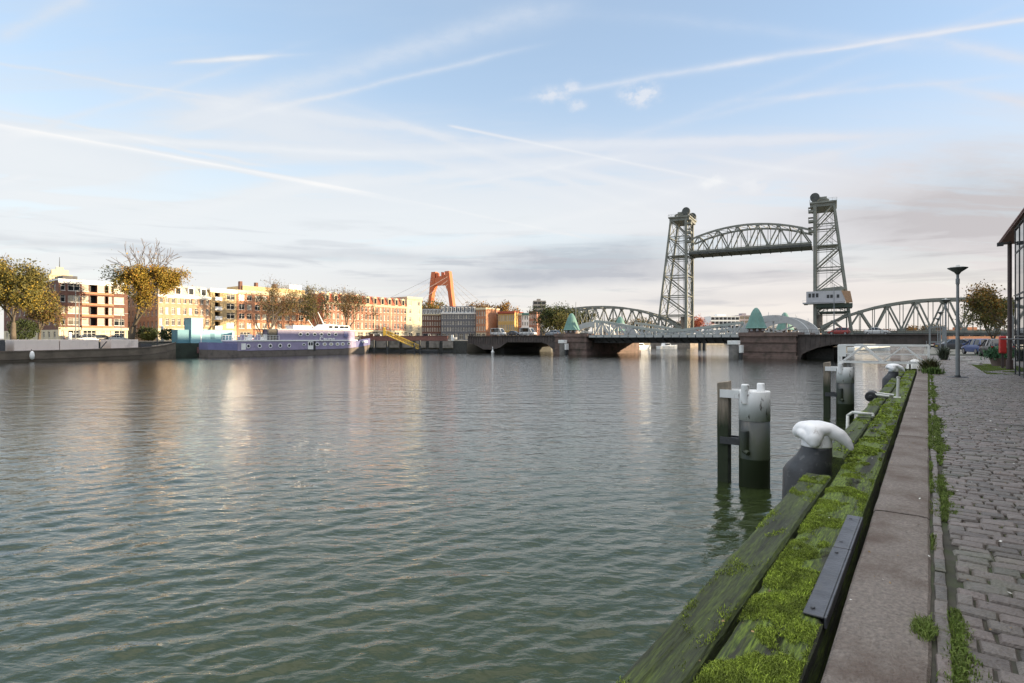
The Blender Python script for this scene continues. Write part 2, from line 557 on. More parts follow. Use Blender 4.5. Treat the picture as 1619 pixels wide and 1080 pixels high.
# ------------------------------------------------------------------ water
def make_water():
    rows, cols = 1000, 860
    d = 1.2 * (2600 / 1.2) ** (np.arange(rows) / (rows - 1))
    k = np.linspace(-1.35, 1.05, cols)
    Dg, K = np.meshgrid(d, k, indexing='ij')
    X, Y = Dg * K, Dg.copy()
    ratio = (2600 / 1.2) ** (1 / (rows - 1)) - 1
    step = np.maximum(Dg * ratio, Dg * (2.4 / cols))
    Z = np.zeros_like(X)
    rng = np.random.default_rng(5)
    nw = 90
    lam = np.exp(rng.uniform(math.log(0.15), math.log(0.95), nw))
    main = R(-68)
    for L_ in lam:
        th = main + rng.normal(0, 0.42)
        sl = 0.150 * math.sqrt(2 / nw) * (1.15 if L_ < 0.55 else 0.85 if L_ < 0.9 else 0.50)
        a = sl * L_ / (2 * math.pi)
        kx, ky = math.cos(th) * 2 * math.pi / L_, math.sin(th) * 2 * math.pi / L_
        fade = np.clip((L_ / step - 3.0) / 3.0, 0, 1)
        ph = kx * X + ky * Y + rng.uniform(0, 6.28) + 0.9 * np.sin(0.21 * X + 0.13 * Y + L_ * 9) + 0.7 * np.sin(0.11 * X - 0.19 * Y + L_ * 5)
        s_ = np.sin(ph)
        Z += a * fade * (s_ - 0.28 * np.cos(2 * ph))
    Z *= 0.74 + 0.26 * np.clip((50.0 - Dg) / 36.0, 0, 1)
    # patches of calmer and rougher water
    pat = 0.80 + 0.22 * np.sin(0.09 * X + 0.21 * Y + 1.2 * np.sin(0.05 * X)) + 0.15 * np.sin(0.23 * X - 0.11 * Y)
    Z *= np.clip(pat, 0.45, 1.25)
    idx = np.arange(rows * cols).reshape(rows, cols)
    F = np.stack([idx[:-1, :-1], idx[:-1, 1:], idx[1:, 1:], idx[1:, :-1]], -1).reshape(-1, 4)
    V_ = np.stack([X, Y, Z], -1).reshape(-1, 3)
    mt = bpy.data.materials.new('harbour_water')
    mt.use_nodes = True
    nt = mt.node_tree
    N, L = nt.nodes, nt.links
    b = N['Principled BSDF']
    b.inputs['Base Color'].default_value = (0.033, 0.047, 0.016, 1)
    b.inputs['Roughness'].default_value = 0.045
    b.inputs['Specular IOR Level'].default_value = 0.0
    g = N.new('ShaderNodeNewGeometry')
    hs = []
    for sc, st, rot, amp, det in ((0.33, (0.6, 1.6, 1), 18, 0.060, 2.0), (1.0, (0.75, 1.5, 1), 22, 0.056, 3.0), (4.2, (0.7, 1.5, 1), 26, 0.026, 4.0)):
        mp = N.new('ShaderNodeMapping')
        mp.inputs[2].default_value = (0, 0, R(rot))
        mp.inputs[3].default_value = st
        L.new(g.outputs['Position'], mp.inputs[0])
        nz = N.new('ShaderNodeTexNoise')
        nz.inputs['Scale'].default_value = sc
        nz.inputs['Detail'].default_value = det
        nz.inputs['Roughness'].default_value = 0.5
        nz.inputs['Distortion'].default_value = 0.4
        L.new(mp.outputs[0], nz.inputs['Vector'])
        mu = N.new('ShaderNodeMath'); mu.operation = 'MULTIPLY'
        L.new(nz.outputs['Fac'], mu.inputs[0]); mu.inputs[1].default_value = amp
        hs.append(mu.outputs[0])
    ad = N.new('ShaderNodeMath'); ad.operation = 'ADD'
    ad0 = N.new('ShaderNodeMath'); ad0.operation = 'ADD'
    L.new(hs[0], ad0.inputs[0]); L.new(hs[1], ad0.inputs[1])
    L.new(ad0.outputs[0], ad.inputs[0]); L.new(hs[2], ad.inputs[1])
    bp = N.new('ShaderNodeBump')
    bp.inputs['Strength'].default_value = 1.0
    bp.inputs['Distance'].default_value = 1.0
    L.new(ad.outputs[0], bp.inputs['Height'])
    gl = N.new('ShaderNodeBsdfGlossy')
    gl.inputs['Roughness'].default_value = 0.045
    fr = N.new('ShaderNodeFresnel')
    fr.inputs['IOR'].default_value = 1.36
    for n_, i_ in ((b, 'Normal'), (gl, 'Normal'), (fr, 'Normal')):
        L.new(bp.outputs[0], n_.inputs[i_])
    fm = N.new('ShaderNodeMath'); fm.operation = 'MULTIPLY_ADD'; fm.use_clamp = True
    L.new(fr.outputs[0], fm.inputs[0]); fm.inputs[1].default_value = 1.85; fm.inputs[2].default_value = -0.026
    mx = N.new('ShaderNodeMixShader')
    L.new(fm.outputs[0], mx.inputs[0]); L.new(b.outputs[0], mx.inputs[1]); L.new(gl.outputs[0], mx.inputs[2])
    L.new(mx.outputs[0], N['Material Output'].inputs[0])
    o = link('water', np_mesh('water', V_, F, mt, smooth=True))
    tag(o, kind='structure')
make_water()

# ------------------------------------------------------------------ land
M_land = mat('city_ground', (0.17, 0.155, 0.13), rough=0.9, var=0.25, scale=0.3)
M_dirtground = mat('quay_sand', (0.20, 0.19, 0.165), rough=0.9, var=0.3, scale=1.4, bump=0.4, bscale=6, dirt=(0.07, 0.10, 0.03), dscale=0.5, dlo=0.55, dhi=0.75)

def land(name, poly, z, zb, m):
    b = MB()
    n = len(poly)
    pts = [ST(s, t, z) for s, t in poly] + [ST(s, t, zb) for s, t in poly]
    b.add(pts, [tuple(range(n))] + [(i, n + i, n + (i + 1) % n, (i + 1) % n) for i in range(n)])
    o = b.build(name, m)
    return tag(o, kind='structure')
FARQ = [(-260, -136), (111, -136), (122, -109), (132, -106), (430, -118), (430, -0.5)]
land('ground', FARQ + [(2600, -0.5), (2600, -1600), (-260, -1600)], SZ, -1.5, M_land)
land('quay_ground', [(-160, -0.37), (-160, 500), (2600, 500), (2600, -0.37)], QZ - 0.04, -1.5, M_dirtground)

# ------------------------------------------------------------------ foreground quay (local x = s, local y = -t)
def SL(s, t, z):
    return (s, -t, z)

def fbm(x, y, seed=0, octv=5):
    """cheap repeatable value noise on arrays, 0..1"""
    x = np.asarray(x, float); y = np.asarray(y, float)
    tot = np.zeros(np.broadcast(x, y).shape); amp = 1.0; sm = 0
    for o in range(octv):
        xi, yi = np.floor(x), np.floor(y)
        fx, fy = x - xi, y - yi
        fx, fy = fx * fx * (3 - 2 * fx), fy * fy * (3 - 2 * fy)
        def h(a, b):
            v = np.sin(a * 127.1 + b * 311.7 + seed * 74.7 + o * 19.3) * 43758.5453
            return v - np.floor(v)
        v = (h(xi, yi) * (1 - fx) + h(xi + 1, yi) * fx) * (1 - fy) + (h(xi, yi + 1) * (1 - fx) + h(xi + 1, yi + 1) * fx) * fy
        tot = tot + amp * v; sm += amp
        amp *= 0.55; x = x * 2.03 + 5.1; y = y * 2.03 + 1.7
    return tot / sm

M_cobble = mat('granite_cobble', (0.104, 0.093, 0.080), rough=0.45, var=0.3, scale=26, bump=0.5, bscale=60, detail=6, spec=0.45,
               dirt=(0.070, 0.085, 0.038), dscale=0.9, dlo=0.52, dhi=0.78, extra=rnd_tint(0.34, (0.21, 0.165, 0.15), 0.6))
M_coping = mat('stained_coping', (0.185, 0.158, 0.138), rough=0.75, var=0.38, scale=38, bump=0.8, bscale=70, detail=9,
               dirt=(0.098, 0.068, 0.052), dscale=1.9, dlo=0.43, dhi=0.64)
M_quaywall = mat('wet_quay_wall', (0.05, 0.05, 0.045), rough=0.8, var=0.4, scale=2, bump=0.5)
M_joint = mat('mossy_joint_soil', (0.045, 0.042, 0.032), rough=0.95, var=0.4, scale=9, dirt=(0.035, 0.055, 0.012), dscale=1.3, dlo=0.5, dhi=0.66)

# soil sheet in the joints, and the sett paving as one sheet of individually shaped stones
b = MB()
b.quad(SL(0.2, 0.012, QZ - 0.026), SL(70, 0.012, QZ - 0.026), SL(70, 14, QZ - 0.026), SL(0.2, 14, QZ - 0.026))
o = b.build('path', M_joint, rotz=ANG_U)
tag(o, kind='structure')

def paving():
    vs, fs, rn = [], [], []
    rng = np.random.default_rng(3)
    def stone(s0, s1, t0, t1, rise):
        g = 0.0045
        c = np.array([[s0 + g, t0 + g], [s1 - g, t0 + g], [s1 - g, t1 - g], [s0 + g, t1 - g]]) + rng.uniform(-0.006, 0.006, (4, 2))
        cen = c.mean(0)
        zt = QZ + rise
        b0 = len(vs)
        tilt = rng.normal(0, 0.03, 2)
        for f, z in ((1.0, QZ - 0.04), (1.0, zt - 0.016), (0.86, zt - 0.002)):
            for p in c:
                q = cen + (p - cen) * f
                vs.append((q[0], -q[1], z + (np.dot(q - cen, tilt) if z > QZ - 0.03 else 0)))
        vs.append((cen[0], -cen[1], zt + 0.004))
        for k in (0, 4):
            for i in range(4):
                j = (i + 1) % 4
                fs.append((b0 + k + i, b0 + k + 4 + i, b0 + k + 4 + j, b0 + k + j))
        for i in range(4):
            j = (i + 1) % 4
            fs.append((b0 + 8 + i, b0 + 12, b0 + 12, b0 + 8 + j))
        r = rng.uniform()
        rn.extend([r] * 13)
    s = 1.4
    while s < 62:                                   # gutter course beside the coping
        ln = rng.uniform(0.20, 0.27)
        stone(s, s + ln, 0.026, 0.098, rng.normal(-0.004, 0.003))
        s += ln
    row = 0; s = 1.4
    while s < 62:
        w = rng.uniform(0.108, 0.150) * (1.0 if s < 30 else 1.5)
        t = 0.140 + rng.uniform(-0.02, 0.0) - (0.12 if row % 2 else 0)
        tmax = min(13.0, 0.16 * s + 2.0)
        while t < tmax:
            ln = rng.uniform(0.15, 0.26) * (1.0 if s < 30 else 1.4)
            a = max(t, 0.136 + 0.01 * math.sin(s * 3))
            if t + ln - a > 0.06:
                sink = 0.012 * (fbm(s * 0.5, t * 0.5, 4, 3) - 0.5) * 2
                stone(s, s + w, a, t + ln, float(sink) + rng.normal(-0.004, 0.004))
            t += ln
        s += w; row += 1
    v = np.array(vs); f = np.array(fs)
    tri = f[:, 1] == f[:, 2]
    q = f[~tri]
    t3 = f[tri][:, [0, 1, 3]]
    me = bpy.data.meshes.new('pavement')
    allf = [tuple(x) for x in q] + [tuple(x) for x in t3]
    me.from_pydata([tuple(x) for x in v], [], allf)
    me.materials.append(M_cobble)
    a = me.attributes.new('rnd', 'FLOAT', 'POINT')
    a.data.foreach_set('value', np.array(rn, dtype=np.float32))
    import bmesh
    bm = bmesh.new(); bm.from_mesh(me)
    bmesh.ops.recalc_face_normals(bm, faces=bm.faces)
    bm.to_mesh(me); bm.free()
    o = link('pavement', me, rotz=ANG_U)
    tag(o, kind='structure')
paving()

# quay wall with its coping
qw = thing('quay_wall', 'dark quay wall capped with stained brownish coping stones along the cobbles', 'quay wall', (0, 0, 0), ANG_U)
b = MB()
b.box(-60, 420, 0.385, 0.75 - 0.33, -1.4, QZ - 0.42)
b.box(-60, 420, 0.372, 0.384, QZ - 0.42, QZ - 0.03)
b.build('wall', M_quaywall, qw)
cuts = [-3.0, 0.6, 5.9, 10.6, 15.3, 20.1, 24.2, 28.3, 32.4, 36.5, 40.6, 44.7, 49, 53, 57, 61]
for i in range(len(cuts) - 1):
    a, c = cuts[i] + 0.006, cuts[i + 1] - 0.006
    n = max(2, int((c - a) / 0.10))
    secs = []
    rng = np.random.default_rng(100 + i)
    lift = rng.normal(0, 0.004)
    for k in range(n + 1):
        s = a + (c - a) * k / n
        e1 = 0.012 * (fbm(s * 2.3, 1.0, i, 4) - 0.5) + 0.004
        e2 = 0.020 * (fbm(s * 2.9, 7.0, i, 4) - 0.5)
        z = QZ + lift
        secs.append([(s, 0.381 + e1, z - 0.40), (s, 0.381 + e1, z - 0.022), (s, 0.366 + e1, z - 0.004), (s, 0.30, z + 0.002), (s, 0.18, z + 0.004 + 0.004 * math.sin(s * 2)),
                     (s, 0.06, z + 0.002), (s, 0.002 + e2, z - 0.004), (s, -0.012 + e2, z - 0.018), (s, -0.012 + e2, z - 0.40)])
    bb = MB(); bb.loft(secs)
    o = bb.build('coping_stone', M_coping, qw, smooth=False)

# timber fender beams, rough and mossy
def moss_extra(lo, hi, seed):
    def f(nt, vec, csock, bsdf):
        N, L = nt.nodes, nt.links
        n1 = N.new('ShaderNodeTexNoise'); n1.inputs['Scale'].default_value = 2.1; n1.inputs['Detail'].default_value = 8; n1.inputs['Roughness'].default_value = 0.68
        mp = N.new('ShaderNodeMapping'); mp.inputs[1].default_value = (seed, seed * 2.0, 0); mp.inputs[3].default_value = (0.8, 1.3, 1)
        L.new(vec, mp.inputs[0]); L.new(mp.outputs[0], n1.inputs['Vector'])
        mr = N.new('ShaderNodeMapRange'); mr.inputs[1].default_value = lo; mr.inputs[2].default_value = hi
        L.new(n1.outputs['Fac'], mr.inputs[0])
        n2 = N.new('ShaderNodeTexNoise'); n2.inputs['Scale'].default_value = 30; n2.inputs['Detail'].default_value = 5
        L.new(vec, n2.inputs['Vector'])
        cr = N.new('ShaderNodeValToRGB')
        cr.color_ramp.elements[0].position = 0.35; cr.color_ramp.elements[0].color = (0.030, 0.050, 0.008, 1)
        cr.color_ramp.elements[1].position = 0.68; cr.color_ramp.elements[1].color = (0.16, 0.225, 0.024, 1)
        L.new(n2.outputs['Fac'], cr.inputs[0])
        mx = N.new('ShaderNodeMix'); mx.data_type = 'RGBA'
        L.new(mr.outputs[0], mx.inputs[0]); L.new(csock, mx.inputs[6]); L.new(cr.outputs[0], mx.inputs[7])
        # pale lichen and droppings
        v = N.new('ShaderNodeTexVoronoi'); v.inputs['Scale'].default_value = 17
        L.new(vec, v.inputs['Vector'])
        m2 = N.new('ShaderNodeMapRange'); m2.inputs[1].default_value = 0.075; m2.inputs[2].default_value = 0.04
        L.new(v.outputs['Distance'], m2.inputs[0])
        n3 = N.new('ShaderNodeTexNoise'); n3.inputs['Scale'].default_value = 5
        L.new(vec, n3.inputs['Vector'])
        m3 = N.new('ShaderNodeMapRange'); m3.inputs[1].default_value = 0.56; m3.inputs[2].default_value = 0.60
        L.new(n3.outputs['Fac'], m3.inputs[0])
        mm = N.new('ShaderNodeMath'); mm.operation = 'MULTIPLY'
        L.new(m2.outputs[0], mm.inputs[0]); L.new(m3.outputs[0], mm.inputs[1])
        mx2 = N.new('ShaderNodeMix'); mx2.data_type = 'RGBA'
        L.new(mm.outputs[0], mx2.inputs[0]); L.new(mx.outputs[2], mx2.inputs[6]); mx2.inputs[7].default_value = (0.34, 0.36, 0.30, 1)
        return mx2.outputs[2]
    return f
M_beam_in = mat('mossy_timber_inner', (0.024, 0.025, 0.016), rough=0.85, var=0.45, scale=3, stretch=(0.35, 3, 3), bump=0.5, bscale=26, extra=moss_extra(0.42, 0.56, 3.0))
M_beam_out = mat('mossy_timber_outer', (0.022, 0.026, 0.014), rough=0.8, var=0.45, scale=3, stretch=(0.3, 3, 3), bump=0.45, bscale=26, extra=moss_extra(0.40, 0.74, 9.0))

def crack(s, y, s0, y0, s1, y1, w):
    px_, py_ = s1 - s0, y1 - y0
    L2 = px_ * px_ + py_ * py_
    k = np.clip(((s - s0) * px_ + (y - y0) * py_) / L2, 0, 1)
    d = np.hypot(s - s0 - k * px_, y - y0 - k * py_)
    return np.exp(-(d / w) ** 2)

def beam(label, s0, s1, t0, t1, material, seed, holes=(), group=None, step=0.035):
    near = min(s1, 9.0)
    xs = list(np.arange(s0, near, step)) if s0 < near else []
    if s1 > 9.0:
        xs += list(np.arange(max(s0, 9.0), s1, 0.12))
    xs.append(s1)
    ny = 15
    ys = np.linspace(-t1, -t0, ny)
    top = []
    secs = []
    for s in xs:
        endf = min(1.0, (s - s0) / 0.03, (s1 - s) / 0.03) if False else 1.0
        w0 = 0.010 * (fbm(s * 3.1, 0.0, seed, 4) - 0.5); w1 = 0.022 * (fbm(s * 2.2, 9.0, seed, 5) - 0.5)
        yy = ys.copy()
        f = (ys - ys[0]) / (ys[-1] - ys[0])
        yy = yy + w0 * (1 - f) + w1 * f
        z = QZ + 0.014 * (fbm(s * 1.3, ys * 9.0, seed + 1, 5) - 0.5) + 0.010 * (fbm(np.full(ny, s * 9), ys * 24, seed + 2, 3) - 0.5)
        z = z - 0.020 * (f < 0.01) - 0.026 * (f > 0.99) - 0.004 * ((f > 0.9) & (f < 0.99))
        for (a, c, e, g, w, dep) in holes:
            z = z - dep * crack(s, ys, a, c, e, g, w)
        pts = [(s, yy[0], QZ - 0.34)] + [(s, yy[i], z[i]) for i in range(ny)] + [(s, yy[-1], QZ - 0.34)]
        secs.append(pts)
    bb = MB()
    bb.loft(secs)
    o = bb.build('fender_beam', material, rotz=ANG_U)
    tag(o, label, 'timber beam', group)
    return o
GB = 'mossy timber fender beams along the quay edge'
beam('long inner timber beam thick with bright moss beside the coping', 0.4, 15.2, -0.82, -0.45, M_beam_in, 1,
     holes=[(6.55, 0.60, 7.0, 0.67, 0.020, 0.07), (6.75, 0.66, 6.95, 0.58, 0.016, 0.05), (3.0, 0.60, 3.5, 0.66, 0.02, 0.04), (4.3, 0.70, 4.5, 0.56, 0.02, 0.04)], group=GB)
beam('far inner timber beam running on towards the white gangway', 15.23, 35.6, -0.82, -0.45, M_beam_in, 2, group=GB)
beam('dark green outer timber beam ending in front of the near bollard', 0.2, 7.08, -1.114, -0.85, M_beam_out, 3, holes=[(0.5, 1.0, 2.9, 0.99, 0.008, 0.03), (1.2, 0.9, 1.9, 0.92, 0.01, 0.03)], group=GB)
beam('outer timber beam between the near bollard and the white bent bar', 8.2, 12.55, -1.114, -0.85, M_beam_out, 4, holes=[(12.1, 0.9, 12.5, 1.1, 0.05, 0.05)], group=GB)
beam('outer timber beam between the white bent bar and the tyre hook', 12.68, 17.2, -1.10, -0.85, M_beam_out, 5, group=GB)
beam('outer timber beam between the tyre hook and the far bollard', 17.35, 25.9, -1.114, -0.85, M_beam_out, 6, group=GB)
beam('short outer timber beam past the far bollard', 27.4, 35.6, -1.114, -0.85, M_beam_out, 7, group=GB)

# moss and grass: many small blades
def blades(name, pts, h, w, m, seed, lean=0.7, rnd=True):
    rng = np.random.default_rng(seed)
    pts = np.asarray(pts)
    n = len(pts)
    h = h * rng.uniform(0.5, 1.35, n); w = w * rng.uniform(0.6, 1.4, n)
    a = rng.uniform(0, 2 * np.pi, n); bta = rng.uniform(0, 2 * np.pi, n)
    ln = rng.uniform(0.1, lean, n)
    dx, dy = np.cos(a) * w / 2, np.sin(a) * w / 2
    p0 = pts + np.stack([-dx, -dy, np.zeros(n)], 1)
    p1 = pts + np.stack([dx, dy, np.zeros(n)], 1)
    mid = pts + np.stack([np.cos(bta) * ln * h * 0.35, np.sin(bta) * ln * h * 0.35, h * 0.62], 1)
    p2 = mid + np.stack([dx * 0.7, dy * 0.7, np.zeros(n)], 1)
    p3 = mid - np.stack([dx * 0.7, dy * 0.7, np.zeros(n)], 1)
    tip = pts + np.stack([np.cos(bta) * ln * h, np.sin(bta) * ln * h, h * (1 - 0.25 * ln)], 1)
    v = np.stack([p0, p1, p2, p3, tip], 1).reshape(-1, 3)
    b0 = np.arange(n) * 5
    f = np.concatenate([np.stack([b0, b0 + 1, b0 + 2], 1), np.stack([b0, b0 + 2, b0 + 3], 1), np.stack([b0 + 3, b0 + 2, b0 + 4], 1)])
    r = np.repeat(rng.uniform(0, 1, n), 5)
    return np_mesh(name, v, f, m, rnd=r)
M_moss = mat('bright_moss', (0.27, 0.35, 0.040), rough=0.9, var=0.6, scale=7, extra=rnd_tint(0.5, (0.07, 0.10, 0.012), 0.75))
M_grass = mat('short_grass', (0.115, 0.175, 0.026), rough=0.8, var=0.35, scale=3, extra=rnd_tint(0.45, (0.16, 0.15, 0.05), 0.4))
def moss():
    rng = np.random.default_rng(8)
    P = []
    # inner beam: thick cushions close by, patches further along
    n = 420000
    s = rng.uniform(0.6, 15, n) ** 1.0; t = rng.uniform(-0.815, -0.455, n)
    keep = rng.uniform(0, 1, n) < np.clip(5.0 / (s + 1.2), 0.12, 1)
    s, t = s[keep], t[keep]; n0 = len(s)
    f = fbm(s * 2.7 + t * 2.3, t * 4.6 - s * 1.5, 21, 5)
    thr = np.where(s < 4.2, 0.425, np.where(s < 6.0, 0.475, 0.55)) + 0.02 * np.sin(s * 2)
    plate = (s > 3.36) & (s < 5.56) & (t > -0.556)
    k = (rng.uniform(0, 1, n0) < np.clip((f - thr + 0.03) * 8, 0, 1)) & ~plate
    s, t, f, thr = s[k], t[k], f[k], thr[k]
    lump = np.clip((f - thr) * 6, 0, 1)
    z = QZ - 0.004 + lump * 0.022 * rng.uniform(0.15, 1.0, len(s))
    P.append(np.stack([s, -t, z], 1))
    # outer beam: a thin edge band and scattered cushions
    n = 60000
    s = rng.uniform(0.6, 7.0, n); t = rng.uniform(-1.10, -0.86, n)
    f = fbm(s * 2.2 + t * 2.5, t * 4.8 - s * 1.3, 33, 5)
    k = (rng.uniform(0, 1, n) < np.where(s > 6.6, np.clip((f - .44) * 8, 0, 1), np.clip((f - .60) * 5, 0, 1) + np.clip((t + .96) * 9, 0, 1) * np.clip((f - .46) * 5, 0, 1) * (s < 4.2)))
    s, t, f = s[k], t[k], f[k]
    P.append(np.stack([s, -t, QZ - 0.006 + 0.008 * rng.uniform(0, 1, len(s))], 1))
    n = 30000
    s = rng.uniform(8.2, 34, n); t = rng.uniform(-1.1, -0.46, n)
    f = fbm(s * 1.3 + t * 1.7, t * 4.2 - s * .8, 41, 4)
    k = (f > 0.53) & ((t < -0.86) | (t > -0.81))
    P.append(np.stack([s[k], -t[k], np.full(k.sum(), QZ - 0.004)], 1))
    p = np.concatenate(P)
    near = p[:, 0] < 8
    me = blades('moss', p[near], 0.015, 0.0042, M_moss, 1, lean=1.4)
    o = link('moss', me, rotz=ANG_U); tag(o, 'bright green moss cushions growing over the timber beams', 'moss', kind='stuff')
    me = blades('moss', p[~near], 0.02, 0.02, M_moss, 2, lean=1.2)
    o = link('moss', me, rotz=ANG_U); tag(o, 'thin moss further along the timber beams', 'moss', kind='stuff')
    # grass in the joint beside the coping and between the stones
    P = []
    n = 110000
    s = rng.uniform(1.5, 40, n) ; t = 0.118 + rng.normal(0, 0.026, n) + 0.012 * np.sin(s * 2.1)
    f = fbm(s * 1.1, t * 2, 51, 5)
    wide = np.clip((f - 0.42) * 5, 0.0, 1)
    t = 0.118 + (t - 0.118) * (0.35 + 1.6 * wide)
    k = (f > 0.43) & (rng.uniform(0, 1, n) < np.clip(9 / (s + 2), 0.25, 1))
    P.append(np.stack([s[k], -t[k], np.full(k.sum(), QZ - 0.02)], 1))
    n = 26000
    s = rng.uniform(1.5, 36, n); t = 0.02 + np.abs(rng.normal(0, 0.012, n))
    f = fbm(s * 1.7, t * 0 + 3, 61, 5)
    k = f > 0.52
    P.append(np.stack([s[k], -t[k] + 0.02 * (f[k] - 0.5), np.full(k.sum(), QZ - 0.01)], 1))
    n = 240000                                     # loose grass in the joints of the setts
    s = rng.uniform(2.0, 46, n); t = 0.16 + rng.uniform(0, 1, n) * (0.15 * s + 0.6)
    f = fbm(s * 0.55, t * 0.9, 71, 5)
    k = rng.uniform(0, 1, n) < np.clip((f - .56) * 2.6, 0, .28)
    P.append(np.stack([s[k], -t[k], np.full(k.sum(), QZ - 0.036)], 1))
    n = 26000                                      # turf by the corner of the glass hall
    s = rng.uniform(31, 43, n); t = rng.uniform(2.0, 3.4, n)
    f = fbm(s * 0.7, t * 1.2, 81, 4)
    k = f > 0.40
    P.append(np.stack([s[k], -t[k], np.full(k.sum(), QZ - 0.01)], 1))
    p = np.concatenate(P)
    near = p[:, 0] < 9
    o = link('grass', blades('grass', p[near], 0.028, 0.006, M_grass, 3, lean=1.0), rotz=ANG_U)
    tag(o, 'grass growing in the joints of the near cobbles', 'grass', kind='stuff')
    o = link('grass', blades('grass', p[~near], 0.035, 0.018, M_grass, 4, lean=1.0), rotz=ANG_U)
    tag(o, 'grass growing in the joints of the far cobbles', 'grass', kind='stuff')
    # fallen leaves and pale droppings scattered over the stones
    n = 420
    s = 1.8 + rng.uniform(0, 1, n) ** 1.6 * 24; t = rng.uniform(-1.08, 1, n) * 1.0 + rng.uniform(0, .12, n) * s
    ok = ~((t > -0.47) & (t < -0.36))
    s, t = s[ok], t[ok]; n = len(s)
    a = rng.uniform(0, 6.28, n); r = rng.uniform(.004, .011, n) * (1 + s * .06)
    c = np.stack([s, -t, np.full(n, QZ + .012)], 1)
    e1 = np.stack([np.cos(a) * r, np.sin(a) * r, rng.uniform(-.3, .5, n) * r], 1); e2 = np.stack([-np.sin(a) * r * .6, np.cos(a) * r * .6, rng.uniform(-.3, .5, n) * r], 1)
    v = np.stack([c - e1, c - e2, c + e1, c + e2], 1).reshape(-1, 3)
    o = link('fallen_leaves', np_mesh('fallen_leaves', v, np.arange(n * 4).reshape(-1, 4), [mat('leaf_litter', (0.26, 0.17, 0.07), rough=0.8, extra=rnd_tint(0.6, (0.10, 0.06, 0.03), 0.8)), mat('pale_droppings', (0.62, 0.62, 0.58), rough=0.8)], rnd=np.repeat(rng.uniform(0, 1, n), 4), mi=(rng.uniform(0, 1, n) < .45).astype(int)), rotz=ANG_U)
    tag(o, 'small fallen leaves and pale flecks on the stones and beams', 'leaves', kind='stuff')
    # clump of grass lying on the coping edge close by
    c = rng.normal(0, 1, (900, 2)) * np.array([0.055, 0.022]) + np.array([3.62, 0.0])
    p = np.stack([c[:, 0], c[:, 1] + 0.012, np.full(900, QZ - 0.002)], 1)
    o = link('grass_tuft', blades('grass_tuft', p, 0.035, 0.005, M_grass, 5, lean=1.3), rotz=ANG_U)
    tag(o, 'small tuft of grass lapping over the inner edge of the near coping', 'grass tuft')
moss()

# steel plate let into the inner beam
M_plate = mat('blackened_plate', (0.085, 0.087, 0.097), rough=0.42, var=0.35, scale=6, metal=0.3, bump=0.25, bscale=30, dirt=(0.10, 0.10, 0.10), dscale=7, dlo=0.55, dhi=0.7)
b = MB()
for (a, c) in ((3.42, 4.62), (4.62, 5.52)):
    off = 0.004 if a > 4 else 0.0
    b.box(a, c - 0.004, 0.447, 0.548 - off, QZ + 0.006 + off, QZ + 0.018 + off)
    b.box(a, c - 0.004, 0.432, 0.446, QZ - 0.045, QZ + 0.018 + off)
for s in (3.5, 4.5, 4.75, 5.4):
    b.lathe([(0.013, 0.018), (0.013, 0.025), (0.007, 0.028)], 10, c=(s, 0.51, QZ))
o = b.build('edge_plate', M_plate, rotz=ANG_U)
tag(o, 'blackened steel angle plate let into the mossy inner beam', 'steel plate')
add_bevel(o, 0.003, 1)

# ------------------------------------------------------------------ bollards
M_bwhite = mat('bollard_white', (0.76, 0.76, 0.77), rough=0.38, var=0.06, scale=5, bump=0.10, bscale=20, dirt=(0.24, 0.21, 0.18), dscale=4.5, dlo=0.58, dhi=0.72, detail=8, stretch=(1.6, 1.6, 0.7))
M_bgrey = mat('bollard_grey', (0.042, 0.044, 0.048), rough=0.5, var=0.25, scale=6, bump=0.2, bscale=30, dirt=(0.11, 0.11, 0.11), dscale=9, dlo=0.60, dhi=0.68, detail=9)
def ellipsoid(b, c, r, n=20, k=12, mi=0):
    prof = []
    pts, fs = [], []
    for i in range(k + 1):
        th = math.pi * i / k
        for j in range(n):
            ph = 2 * math.pi * j / n
            pts.append((c[0] + r[0] * max(1e-3, math.sin(th)) * math.cos(ph), c[1] + r[1] * max(1e-3, math.sin(th)) * math.sin(ph), c[2] - r[2] * math.cos(th)))
    for i in range(k):
        for j in range(n):
            j2 = (j + 1) % n
            fs.append((i * n + j, i * n + j2, (i + 1) * n + j2, (i + 1) * n + j))
    fs += [tuple(range(n - 1, -1, -1)), tuple(range(k * n, (k + 1) * n))]
    b.add(pts, fs, mi)
def chain(b, pr, sub=10):
    for (p, r), (q, r2) in zip(pr[:-1], pr[1:]):
        for i in range(sub):
            f = i / sub
            c = [p[k] + (q[k] - p[k]) * f for k in range(3)]
            rr = r + (r2 - r) * f
            ellipsoid(b, c, (rr, rr, rr * 0.86), 14, 8)
    ellipsoid(b, pr[-1][0], (pr[-1][1],) * 3, 14, 8)
bol = thing('bollard', 'near mooring bollard, white horned cap on a flared dark base, behind the outer beam end', 'bollard', ST(7.62, -1.07, QZ), ANG_V, 'mooring bollards')
bol.scale = (0.92, 0.92, 0.92)
b = MB()
secs = []
for z, cx, cy, rx, ry in ((-1.3, -0.13, 0.0, 0.30, 0.30), (-0.10, -0.115, 0.0, 0.285, 0.28), (-0.02, -0.09, 0.0, 0.262, 0.26), (0.10, -0.03, 0.0, 0.212, 0.21), (0.20, -0.005, 0.0, 0.182, 0.18), (0.235, 0, 0, 0.178, 0.178)):
    secs.append([(cx + rx * math.cos(2 * math.pi * i / 24), cy + ry * math.sin(2 * math.pi * i / 24), z) for i in range(24)])
b.loft(secs)
b.build('base', M_bgrey, bol, smooth=True)
b = MB()
b.lathe([(0.180, 0.237), (0.183, 0.245), (0.180, 0.26), (0.172, 0.36), (0.168, 0.42)], 28)
b.build('neck', M_bwhite, bol, smooth=True)
b = MB()
